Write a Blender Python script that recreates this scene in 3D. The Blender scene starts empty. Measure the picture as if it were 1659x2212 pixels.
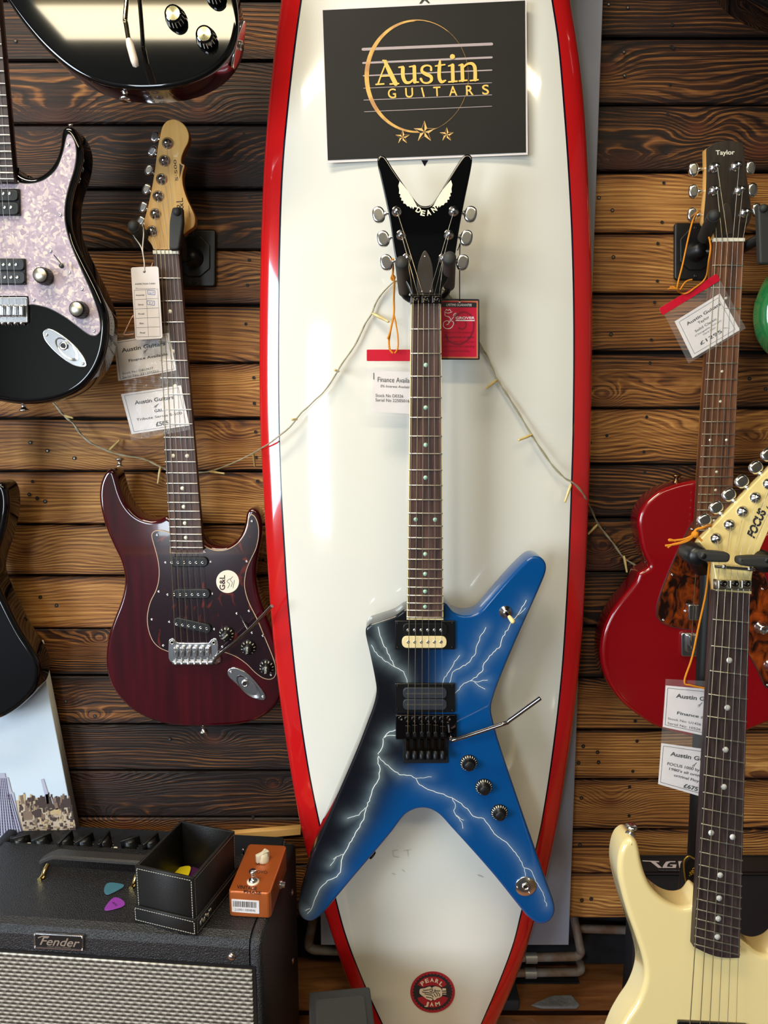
import bpy, bmesh, math, random
from mathutils import Vector, Matrix
from mathutils.geometry import delaunay_2d_cdt, tessellate_polygon
random.seed(7)
SC = bpy.context.scene
COL = SC.collection
# ------------------------------------------------------------------ camera
W, H, FPX = 1659.0, 2212.0, 1590.0
PITCH = math.radians(9.1)
CAM = Vector((0.0, -1.24, 1.17))
cd = bpy.data.cameras.new('camera'); cam = bpy.data.objects.new('camera', cd); COL.objects.link(cam)
cd.sensor_fit = 'VERTICAL'; cd.sensor_height = 24.0; cd.lens = 24.0*FPX/H
cd.clip_start = 0.02
cam.location = CAM; cam.rotation_euler = (math.pi/2-PITCH, 0, 0)
SC.camera = cam
# ------------------------------------------------------------------ world, lights, exposure
SC.view_settings.view_transform = 'Standard'; SC.view_settings.look = 'None'
SC.view_settings.gamma = 1.0; SC.view_settings.use_curve_mapping = False
SC.view_settings.exposure = 0.06
wd = bpy.data.worlds.new('world'); SC.world = wd; wd.use_nodes = True
nt = wd.node_tree; nt.nodes.clear()
wo = nt.nodes.new('ShaderNodeOutputWorld'); wb = nt.nodes.new('ShaderNodeBackground')
sk = nt.nodes.new('ShaderNodeTexSky'); sk.sky_type = 'NISHITA'; sk.sun_disc = False
sk.sun_elevation = math.radians(40); sk.sun_rotation = math.radians(200)
nt.links.new(sk.outputs[0], wb.inputs[0]); wb.inputs[1].default_value = 0.5
nt.links.new(wb.outputs[0], wo.inputs[0])

def area(name, loc, rot, sx, sy, power, col):
    l = bpy.data.lights.new(name, 'AREA'); l.shape = 'RECTANGLE'; l.size = sx; l.size_y = sy
    l.energy = power; l.color = col
    o = bpy.data.objects.new(name, l); COL.objects.link(o); o.location = loc; o.rotation_euler = rot
    return o
# daylight entering through the shop window opening in the left wall
area('window_daylight', (-2.93, -2.85, 1.2), (math.radians(90), 0, math.radians(-90)), 1.7, 1.7, 140, (0.74, 0.87, 1.0))
area('doorway_daylight', (-1.45, -4.43, 0.85), (math.radians(90), 0, 0), 0.55, 1.5, 32, (0.78, 0.89, 1.0))
# warm ceiling strip panels of the shop: the light each panel throws
area('ceiling_lamp_light', (0.05, -2.45, 2.655), (0, 0, 0), 2.8, 0.28, 40, (1.0, 0.87, 0.62))
area('ceiling_lamp_light', (-0.75, -0.95, 2.655), (0, 0, 0), 1.1, 0.28, 32, (1.0, 0.89, 0.72))

# ------------------------------------------------------------------ helpers
CA, SA = math.cos(PITCH), math.sin(PITCH)
def ray(px, py):
    u = (px-W/2)/FPX; v = (py-H/2)/FPX
    return Vector((u, CA - v*SA, -SA - v*CA))
def onplane(px, py, o, n):
    d = ray(px, py); t = (o-CAM).dot(n)/d.dot(n)
    return CAM + d*t
def onz(px, py, z): return onplane(px, py, Vector((0, 0, z)), Vector((0, 0, 1)))
def ony(px, py, y): return onplane(px, py, Vector((0, y, 0)), Vector((0, 1, 0)))
def proj(p):
    d = p-CAM; D = d.y*CA - d.z*SA
    return (W/2+FPX*d.x/D, H/2+FPX*(-(d.z*CA + d.y*SA))/D)

class Frame:
    def __init__(s, o, ux, uy):
        s.o = Vector(o); s.ux = Vector(ux).normalized(); s.uy = Vector(uy).normalized(); s.n = s.ux.cross(s.uy).normalized()
    def P(s, px, py, h=0.0): return onplane(px, py, s.o + s.n*h, s.n)
    def to2(s, p): d = p-s.o; return (d.dot(s.ux), d.dot(s.uy))
    def at(s, a, b, h=0.0): return s.o + s.ux*a + s.uy*b + s.n*h
def wallframe(Y, slope=0.0, z0=1.17):
    return Frame((0, Y, z0), (1, 0, 0), (0, slope, 1))
def cr(off, sc, pts):
    out = []
    for p in pts:
        out.append((off[0]+p[0]/sc, off[1]+p[1]/sc) + tuple(p[2:]))
    return out
def smooth(pts, n=5, closed=True):
    """Catmull-Rom through the points; a point with a third value is a corner"""
    N = len(pts); out = []
    rng = range(N) if closed else range(N-1)
    def g(i): return pts[i % N] if closed else pts[max(0, min(N-1, i))]
    for i in rng:
        p0, p1, p2, p3 = g(i-1), g(i), g(i+1), g(i+2)
        d = math.hypot(p2[0]-p1[0], p2[1]-p1[1])
        d0 = math.hypot(p1[0]-p0[0], p1[1]-p0[1]) or d; d2 = math.hypot(p3[0]-p2[0], p3[1]-p2[1]) or d
        c1 = len(p1) > 2; c2 = len(p2) > 2
        for k in range(n):
            t = k/n; q = []
            for a in (0, 1):
                m1 = 0 if c1 else (p2[a]-p0[a])/(d+d0)*d
                m2 = 0 if c2 else (p3[a]-p1[a])/(d+d2)*d
                if c1: m1 = (p2[a]-p1[a])
                if c2: m2 = (p2[a]-p1[a])
                q.append((2*t**3-3*t*t+1)*p1[a] + (t**3-2*t*t+t)*m1 + (-2*t**3+3*t*t)*p2[a] + (t**3-t*t)*m2)
            out.append(tuple(q))
    if not closed: out.append(tuple(pts[-1][:2]))
    return out
def lerp(a, b, t): return a + (b-a)*t
def lin(c):
    r = []
    for x in c[:3]:
        x = x/255.0
        r.append(x/12.92 if x <= 0.04045 else ((x+0.055)/1.055)**2.4)
    return (r[0], r[1], r[2], 1.0)

MATS = {}
def nd(nt, t, **kw):
    n = nt.nodes.new('ShaderNode'+t)
    for k, v in kw.items():
        if k.startswith('i_'):
            n.inputs[k[2:].replace('_', ' ')].default_value = v
        else: setattr(n, k, v)
    return n
def M(name, col=(128, 128, 128), rough=0.5, metal=0.0, coat=0.0, var=0.0, vs=40.0, bump=0.0, bs=300.0, emit=None, es=1.0, trans=0.0, alpha=1.0, col2=None, spec=0.5):
    if name in MATS: return MATS[name]
    m = bpy.data.materials.new(name); m.use_nodes = True; MATS[name] = m
    nt = m.node_tree; b = nt.nodes['Principled BSDF']
    b.inputs['Base Color'].default_value = lin(col); b.inputs['Roughness'].default_value = rough
    b.inputs['Metallic'].default_value = metal; b.inputs['Coat Weight'].default_value = coat
    b.inputs['Coat Roughness'].default_value = 0.03; b.inputs['Specular IOR Level'].default_value = spec
    if trans: b.inputs['Transmission Weight'].default_value = trans
    if alpha < 1: b.inputs['Alpha'].default_value = alpha
    tc = nd(nt, 'TexCoord'); no = nd(nt, 'TexNoise'); no.inputs['Scale'].default_value = vs; no.inputs['Detail'].default_value = 3
    nt.links.new(tc.outputs['Object'], no.inputs['Vector'])
    mx = nd(nt, 'MixRGB'); mx.inputs[1].default_value = lin(col)
    c2 = col2 if col2 else [c*0.8 for c in col]
    mx.inputs[2].default_value = lin(c2)
    mr = nd(nt, 'MapRange'); mr.inputs[1].default_value = 0.35; mr.inputs[2].default_value = 0.65
    mr.inputs[3].default_value = 0; mr.inputs[4].default_value = var if not col2 else 1.0
    nt.links.new(no.outputs[0], mr.inputs[0]); nt.links.new(mr.outputs[0], mx.inputs[0])
    nt.links.new(mx.outputs[0], b.inputs['Base Color'])
    if bump:
        n2 = nd(nt, 'TexNoise'); n2.inputs['Scale'].default_value = bs; n2.inputs['Detail'].default_value = 2
        nt.links.new(tc.outputs['Object'], n2.inputs['Vector'])
        bp = nd(nt, 'Bump'); bp.inputs['Strength'].default_value = bump; bp.inputs['Distance'].default_value = 0.002
        nt.links.new(n2.outputs[0], bp.inputs['Height']); nt.links.new(bp.outputs[0], b.inputs['Normal'])
    if emit:
        b.inputs['Emission Color'].default_value = lin(emit); b.inputs['Emission Strength'].default_value = es
    return m

TXT = {}
def textmesh(s, bold=0.0, shear=0.0):
    k = (s, bold, shear)
    if k in TXT: return TXT[k]
    c = bpy.data.curves.new('t', 'FONT'); c.body = s; c.offset = bold; c.shear = shear; c.resolution_u = 4
    o = bpy.data.objects.new('t', c); COL.objects.link(o)
    bpy.context.view_layer.update()
    dg = bpy.context.evaluated_depsgraph_get(); me = bpy.data.meshes.new_from_object(o.evaluated_get(dg))
    vs = [(v.co.x, v.co.y) for v in me.vertices]; fs = [tuple(p.vertices) for p in me.polygons]
    bpy.data.objects.remove(o); bpy.data.curves.remove(c); bpy.data.meshes.remove(me)
    TXT[k] = (vs, fs); return TXT[k]

PINV = {}
class MB:
    def __init__(s): s.V = []; s.F = []; s.Mi = []; s.S = []; s.mats = []; s.attr = None
    def mi(s, m):
        if m not in s.mats: s.mats.append(m)
        return s.mats.index(m)
    def add(s, vs, fs, m, sm=False):
        b = len(s.V); s.V += [Vector(v) for v in vs]; k = s.mi(m)
        for f in fs: s.F.append([b+i for i in f]); s.Mi.append(k); s.S.append(sm)
    def build(s, name, parent=None):
        me = bpy.data.meshes.new(name)
        inv = PINV.get(parent.name) if parent else None
        vs = [inv @ v for v in s.V] if inv is not None else s.V
        me.from_pydata([tuple(v) for v in vs], [], s.F)
        for m in s.mats: me.materials.append(m)
        me.polygons.foreach_set('material_index', s.Mi); me.polygons.foreach_set('use_smooth', s.S)
        me.update()
        o = bpy.data.objects.new(name, me); COL.objects.link(o)
        if parent: o.parent = parent; PINV[o.name] = inv if inv is not None else Matrix.Identity(4)
        return o
    # -- shapes
    def prism2(s, o, ux, uy, n, poly, h0, h1, m, r=0.0, rb=None, side=None, back=None, seg=4, cap=True, capf=None):
        ar = sum(poly[i-1][0]*poly[i][1]-poly[i][0]*poly[i-1][1] for i in range(len(poly)))
        if ar < 0: poly = poly[::-1]
        N = len(poly); side = side or m; back = back or side
        rb = r if rb is None else rb
        nr = []
        for i in range(N):
            a, b, c = poly[i-1], poly[i], poly[(i+1) % N]
            e1 = Vector((b[0]-a[0], b[1]-a[1])); e2 = Vector((c[0]-b[0], c[1]-b[1]))
            if e1.length < 1e-9: e1 = e2.copy()
            if e2.length < 1e-9: e2 = e1.copy()
            if e1.length < 1e-9: nr.append(Vector((0, 0))); continue
            e1.normalize(); e2.normalize()
            q = Vector((-e1.y-e2.y, e1.x+e2.x))
            if q.length < 1e-6: q = Vector((-e1.y, e1.x))
            q.normalize(); k = q.dot(Vector((-e1.y, e1.x))); nr.append(q/max(k, 0.55))
        rings = []
        ss = seg if r > 0 else 0
        if r > 0: rings.append((r*1.0+min(0.0012, r*0.5), h1))
        for k in range(ss+1):
            a = math.pi/2*k/max(ss, 1) if ss else math.pi/2
            rings.append((r*(1-math.sin(a)), h1-r*(1-math.cos(a))))
        sb = seg if rb > 0 else 0
        for k in range(sb+1):
            a = math.pi/2*k/max(sb, 1) if sb else 0
            rings.append((rb*(1-math.cos(a)), h0+rb*(1-math.sin(a))) if sb else (0, h0))
        base = len(s.V)
        for (ins, h) in rings:
            for p, q in zip(poly, nr):
                s.V.append(o + ux*(p[0]+q.x*ins) + uy*(p[1]+q.y*ins) + n*h)
        ks, kc, kb = s.mi(side), s.mi(m), s.mi(back)
        for j in range(len(rings)-1):
            kk = kc if (r > 0 and j <= ss) else ks
            for i in range(N):
                i2 = (i+1) % N
                s.F.append([base+j*N+i, base+(j+1)*N+i, base+(j+1)*N+i2, base+j*N+i2]); s.Mi.append(kk); s.S.append(r > 0)
        L = (len(rings)-1)*N
        def fill(off, ins, h, kk, flip):
            idx = [base+off+i for i in range(N)]
            if N > 8:
                co = [Vector((p[0]+q.x*ins, p[1]+q.y*ins)) for p, q in zip(poly, nr)]
                rv, _, rf, ov, _, _ = delaunay_2d_cdt(co, [], [list(range(N))], 1, 1e-7)
                mp = []
                for v, oo in zip(rv, ov):
                    if oo: mp.append(idx[oo[0]])
                    else: mp.append(len(s.V)); s.V.append(o + ux*v.x + uy*v.y + n*h)
                fs = [[mp[i] for i in f] for f in rf]
            else: fs = [idx]
            for f in fs:
                s.F.append(f[::-1] if flip else f); s.Mi.append(kk); s.S.append(False)
        if cap: fill(0, rings[0][0], rings[0][1], kc, False)
        fill(L, rings[-1][0], rings[-1][1], kb, True)
        return base, N, [(poly[i][0]+nr[i].x*rings[0][0], poly[i][1]+nr[i].y*rings[0][0]) for i in range(N)]
    def prism(s, F, px, h0, h1, m, r=0.0, **kw):
        poly = [F.to2(F.P(p[0], p[1], h1-r)) for p in px]
        return s.prism2(F.o, F.ux, F.uy, F.n, poly, h0, h1, m, r=r, **kw)
    def flat(s, F, px, h, m):
        s.add([F.P(p[0], p[1], h) for p in px], [list(range(len(px)))], m)
    def disc(s, F, c, r, h, m, n=24, ry=None):
        s.flat(F, [(c[0]+r*math.cos(2*math.pi*i/n), c[1]-(ry or r)*math.sin(2*math.pi*i/n)) for i in range(n)], h, m)
    def ribbon(s, F, pts, w, h, m):
        """flat stroke in pixel space, w a number or list"""
        N = len(pts); ws = w if isinstance(w, (list, tuple)) else [w]*N
        L, R = [], []
        for i in range(N):
            a = pts[max(0, i-1)]; b = pts[min(N-1, i+1)]
            dx, dy = b[0]-a[0], b[1]-a[1]; l = math.hypot(dx, dy) or 1
            nx, ny = -dy/l*ws[i]/2, dx/l*ws[i]/2
            L.append(F.P(pts[i][0]+nx, pts[i][1]+ny, h)); R.append(F.P(pts[i][0]-nx, pts[i][1]-ny, h))
        s.add(L+R, [[i, i+1, N+i+1, N+i] for i in range(N-1)], m)
    def tube(s, pts, r, m, n=8, caps=True, sm=True):
        pts = [Vector(p) for p in pts]; N = len(pts)
        rs = r if isinstance(r, (list, tuple)) else [r]*N
        vs = []; up = None
        for i in range(N):
            t = (pts[min(N-1, i+1)]-pts[max(0, i-1)]).normalized()
            if up is None:
                up = Vector((0, 0, 1)) if abs(t.z) < .9 else Vector((1, 0, 0))
            a = t.cross(up).normalized(); b = a.cross(t).normalized(); up = b
            for k in range(n):
                th = 2*math.pi*k/n; vs.append(pts[i]+(a*math.cos(th)+b*math.sin(th))*rs[i])
        fs = []
        for i in range(N-1):
            for k in range(n):
                k2 = (k+1) % n; fs.append([i*n+k, i*n+k2, (i+1)*n+k2, (i+1)*n+k])
        s.add(vs, fs, m, sm)
        if caps:
            s.add(vs[:n], [list(range(n))[::-1]], m); s.add(vs[-n:], [list(range(n))], m)
    def lathe(s, o, ax, prof, m, n=20, sm=True, ux=None):
        ax = Vector(ax).normalized(); a = Vector(ux) if ux else (Vector((0, 0, 1)) if abs(ax.z) < .9 else Vector((1, 0, 0)))
        a = (a - ax*a.dot(ax)).normalized(); b = ax.cross(a); o = Vector(o)
        vs = []
        for (r, h) in prof:
            for k in range(n):
                t = 2*math.pi*k/n; vs.append(o+ax*h+(a*math.cos(t)+b*math.sin(t))*r)
        fs = []
        for i in range(len(prof)-1):
            for k in range(n):
                k2 = (k+1) % n; fs.append([i*n+k, i*n+k2, (i+1)*n+k2, (i+1)*n+k])
        s.add(vs, fs, m, sm)
        if prof[-1][0] > 1e-5: s.add(vs[-n:], [list(range(n))], m)
        if prof[0][0] > 1e-5: s.add(vs[:n], [list(range(n))[::-1]], m)
    def ball(s, c, rx, m, ry=None, rz=None, ax=None, n=14):
        ry = ry or rx; rz = rz or rx
        ux, uy, uz = ax or (Vector((1, 0, 0)), Vector((0, 1, 0)), Vector((0, 0, 1)))
        c = Vector(c); vs = []; k = n//2
        for i in range(k+1):
            ph = math.pi*i/k
            for j in range(n):
                t = 2*math.pi*j/n
                vs.append(c+ux*rx*math.sin(ph)*math.cos(t)+uy*ry*math.sin(ph)*math.sin(t)+uz*rz*math.cos(ph))
        s.add(vs, [[i*n+j, (i+1)*n+j, (i+1)*n+(j+1) % n, i*n+(j+1) % n] for i in range(k) for j in range(n)], m, True)
    def box(s, o, ux, uy, uz, sx, sy, sz, m, r=0.0, **kw):
        """box with its base centre at o; ux,uy in plane, uz up"""
        poly = rrect(sx, sy, r*1.5)
        s.prism2(Vector(o), Vector(ux), Vector(uy), Vector(uz), poly, 0, sz, m, r=r, **kw)
    def text(s, F, t, p0, p1, hpx, h, m, bold=0.0, shear=0.0, xh=0.72):
        """lettering fitted along the pixel baseline p0-p1, capitals hpx tall"""
        vs, fs = textmesh(t, bold, shear)
        if not vs: return
        x0 = min(v[0] for v in vs); x1 = max(v[0] for v in vs)
        dx, dy = p1[0]-p0[0], p1[1]-p0[1]; L = math.hypot(dx, dy); ex, ey = dx/L, dy/L
        out = []
        for x, y in vs:
            a = (x-x0)/(x1-x0)*L; b = y/xh*hpx
            out.append(F.P(p0[0]+ex*a+ey*b, p0[1]+ey*a-ex*b, h))
        s.add(out, fs, m)
def rrect(sx, sy, r, k=4):
    if r <= 0: return [(-sx/2, -sy/2), (sx/2, -sy/2), (sx/2, sy/2), (-sx/2, sy/2)]
    out = []
    for cx, cy, a0 in ((sx/2-r, -sy/2+r, -90), (sx/2-r, sy/2-r, 0), (-sx/2+r, sy/2-r, 90), (-sx/2+r, -sy/2+r, 180)):
        for i in range(k+1):
            a = math.radians(a0+90*i/k); out.append((cx+r*math.cos(a), cy+r*math.sin(a)))
    return out
def pxrect(x0, y0, x1, y1, r=0, k=4):
    return [(x0+(x1-x0)/2+a, y0+(y1-y0)/2+b) for a, b in rrect(x1-x0, y1-y0, r, k)]
def quadround(q, r, k=3):
    """rounded corners on a pixel polygon"""
    out = []; N = len(q)
    for i in range(N):
        a, b, c = Vector(q[i-1]), Vector(q[i]), Vector(q[(i+1) % N])
        d1 = (a-b).normalized(); d2 = (c-b).normalized()
        for j in range(k+1):
            t = j/k; p = (b+d1*r)*(1-t)**2 + b*2*t*(1-t) + (b+d2*r)*t*t
            out.append((p.x, p.y))
    return out
def thing(name, label, cat, loc=(0, 0, 0), rz=0.0, group=None):
    o = bpy.data.objects.new(name, None); COL.objects.link(o); o.location = loc; o.rotation_euler = (0, 0, rz)
    o.empty_display_size = 0.05
    o['label'] = label; o['category'] = cat
    if group: o['group'] = group
    PINV[o.name] = (Matrix.Translation(Vector(loc)) @ Matrix.Rotation(rz, 4, 'Z')).inverted()
    return o
def tag(o, label, cat, group=None):
    o['label'] = label; o['category'] = cat
    if group: o['group'] = group
    return o
def struct(mb, name):
    o = mb.build(name); o['kind'] = 'structure'; return o
# ------------------------------------------------------------------ materials
CHROME = M('chrome', (222, 222, 224), 0.19, 1.0)
STEEL = M('string_steel', (190, 188, 180), 0.34, 1.0)
BRASSY = M('wound_string', (190, 176, 146), 0.38, 1.0)
BLKCHR = M('black_nickel', (70, 66, 66), 0.14, 1.0)
FRETM = M('fret_metal', (225, 222, 212), 0.30, 1.0)
BLACKPL = M('black_plastic', (17, 17, 18), 0.38)
GLOSSBLK = M('gloss_black', (5, 5, 6), 0.05, coat=0.6)
RUBBER = M('black_rubber', (44, 43, 40), 0.62, bump=0.15, bs=900)
DARKMET = M('black_painted_steel', (16, 16, 16), 0.42)
WHITEPL = M('white_plastic', (232, 226, 205), 0.35)
CREAMPL = M('cream_plastic', (236, 214, 160), 0.35)
PAPER = M('white_paper', (226, 218, 216), 0.7, var=0.15)
INK = M('black_ink', (35, 33, 36), 0.7)
REDPL = M('red_plastic', (196, 20, 46), 0.28)
ORSTR = M('orange_string', (226, 140, 20), 0.8, bump=0.6, bs=1500)
WSTR = M('white_string', (220, 212, 200), 0.8)
def clear_mat(name, fac, tint=(255, 255, 255), rough=0.08):
    m = bpy.data.materials.new(name); m.use_nodes = True; nt = m.node_tree; b = nt.nodes['Principled BSDF']
    out = nt.nodes['Material Output']
    b.inputs['Base Color'].default_value = lin(tint); b.inputs['Roughness'].default_value = rough
    b.inputs['Coat Weight'].default_value = 1.0
    tr = nd(nt, 'BsdfTransparent'); mx = nd(nt, 'MixShader')
    tc = nd(nt, 'TexCoord'); no = nd(nt, 'TexNoise'); no.inputs['Scale'].default_value = 28
    nt.links.new(tc.outputs['Object'], no.inputs['Vector'])
    bp = nd(nt, 'Bump'); bp.inputs['Strength'].default_value = 0.5; bp.inputs['Distance'].default_value = 0.01
    nt.links.new(no.outputs[0], bp.inputs['Height']); nt.links.new(bp.outputs[0], b.inputs['Normal']); nt.links.new(bp.outputs[0], b.inputs['Coat Normal'])
    mx.inputs[0].default_value = fac
    nt.links.new(tr.outputs[0], mx.inputs[1]); nt.links.new(b.outputs[0], mx.inputs[2]); nt.links.new(mx.outputs[0], out.inputs[0])
    return m
CLEAR = clear_mat('clear_vinyl', 0.04)
BAGM = clear_mat('clear_bag_film', 0.04)
WIREM = clear_mat('clear_wire_sheath', 0.88, (172, 164, 134), 0.3)
BULBM = M('fairy_bulb', (216, 188, 118), 0.2, coat=0.6)

def tortoise(name, base, fleck, scale, lo, hi):
    m = M(name, base, 0.16, coat=0.8); nt = m.node_tree; b = nt.nodes['Principled BSDF']
    tc = nd(nt, 'TexCoord'); mp = nd(nt, 'Mapping'); mp.inputs['Scale'].default_value = (1.4, 1, 0.8)
    no = nd(nt, 'TexNoise'); no.inputs['Scale'].default_value = scale; no.inputs['Detail'].default_value = 5; no.inputs['Distortion'].default_value = 1.4
    cr_ = nd(nt, 'ValToRGB'); e = cr_.color_ramp.elements
    e[0].position = lo; e[0].color = lin(base); e[1].position = hi; e[1].color = lin(fleck)
    nt.links.new(tc.outputs['Object'], mp.inputs[0]); nt.links.new(mp.outputs[0], no.inputs['Vector'])
    nt.links.new(no.outputs[0], cr_.inputs[0]); nt.links.new(cr_.outputs[0], b.inputs['Base Color'])
    return m
TORT_RED = tortoise('dark_red_tortoiseshell', (30, 10, 18), (150, 50, 26), 34, 0.60, 0.86)
TORT_BR = tortoise('brown_tortoiseshell', (24, 8, 5), (150, 62, 14), 34, 0.42, 0.70)
def pearl():
    m = M('pearloid', (206, 188, 206), 0.18, coat=0.7); nt = m.node_tree; b = nt.nodes['Principled BSDF']
    tc = nd(nt, 'TexCoord'); no = nd(nt, 'TexNoise'); no.inputs['Scale'].default_value = 60; no.inputs['Detail'].default_value = 2
    ad = nd(nt, 'MixRGB'); ad.blend_type = 'ADD'; ad.inputs[0].default_value = 0.022
    vo = nd(nt, 'TexVoronoi'); vo.inputs['Scale'].default_value = 260; vo.inputs['Randomness'].default_value = 1
    nt.links.new(tc.outputs['Object'], no.inputs['Vector']); nt.links.new(tc.outputs['Object'], ad.inputs[1]); nt.links.new(no.outputs['Color'], ad.inputs[2])
    nt.links.new(ad.outputs[0], vo.inputs['Vector'])
    sp = nd(nt, 'SeparateColor'); nt.links.new(vo.outputs['Color'], sp.inputs[0])
    cr_ = nd(nt, 'ValToRGB'); e = cr_.color_ramp.elements
    e[0].position = 0.0; e[0].color = lin((168, 152, 166)); e[1].position = 1.0; e[1].color = lin((226, 212, 202))
    x = e.new(0.6); x.color = lin((186, 170, 184))
    nt.links.new(sp.outputs[0], cr_.inputs[0]); nt.links.new(cr_.outputs[0], b.inputs['Base Color'])
    return m
PEARL = pearl()
def woodgrain(name, c1, c2, axis='Z', freq=220, rough=0.5, coat=0.0, stretch=8):
    """straight grain along an axis"""
    m = M(name, c1, rough, coat=coat); nt = m.node_tree; b = nt.nodes['Principled BSDF']
    tc = nd(nt, 'TexCoord'); mp = nd(nt, 'Mapping')
    s = [1.0, 1.0, 1.0]; s['XYZ'.index(axis)] = 1.0/stretch
    mp.inputs['Scale'].default_value = s
    no = nd(nt, 'TexNoise'); no.inputs['Scale'].default_value = freq; no.inputs['Detail'].default_value = 4
    cr_ = nd(nt, 'ValToRGB'); e = cr_.color_ramp.elements
    e[0].position = 0.35; e[0].color = lin(c1); e[1].position = 0.68; e[1].color = lin(c2)
    nt.links.new(tc.outputs['Object'], mp.inputs[0]); nt.links.new(mp.outputs[0], no.inputs['Vector'])
    nt.links.new(no.outputs[0], cr_.inputs[0]); nt.links.new(cr_.outputs[0], b.inputs['Base Color'])
    return m
ROSE = woodgrain('rosewood', (44, 28, 25), (92, 62, 52), 'Z', 260, 0.5, stretch=25)
ROSE_DK = woodgrain('dark_rosewood', (34, 24, 26), (62, 46, 44), 'Z', 260, 0.5, stretch=25)
ROSE_BR = woodgrain('brown_rosewood', (66, 38, 24), (132, 84, 54), 'Z', 190, 0.5, stretch=25)
MAPLE = woodgrain('amber_maple', (214, 160, 84), (232, 184, 110), 'Z', 90, 0.3, 0.5, 10)
MAPLE_SIDE = woodgrain('amber_neck_maple', (172, 104, 34), (196, 128, 50), 'Z', 90, 0.3, 0.5, 10)
MAHOG = woodgrain('brown_neck_wood', (104, 52, 30), (132, 70, 42), 'Z', 120, 0.4, 0.3, 10)
PINE = woodgrain('pine_batten', (214, 164, 92), (232, 188, 120), 'X', 120, 0.6, 0, 10)

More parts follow.
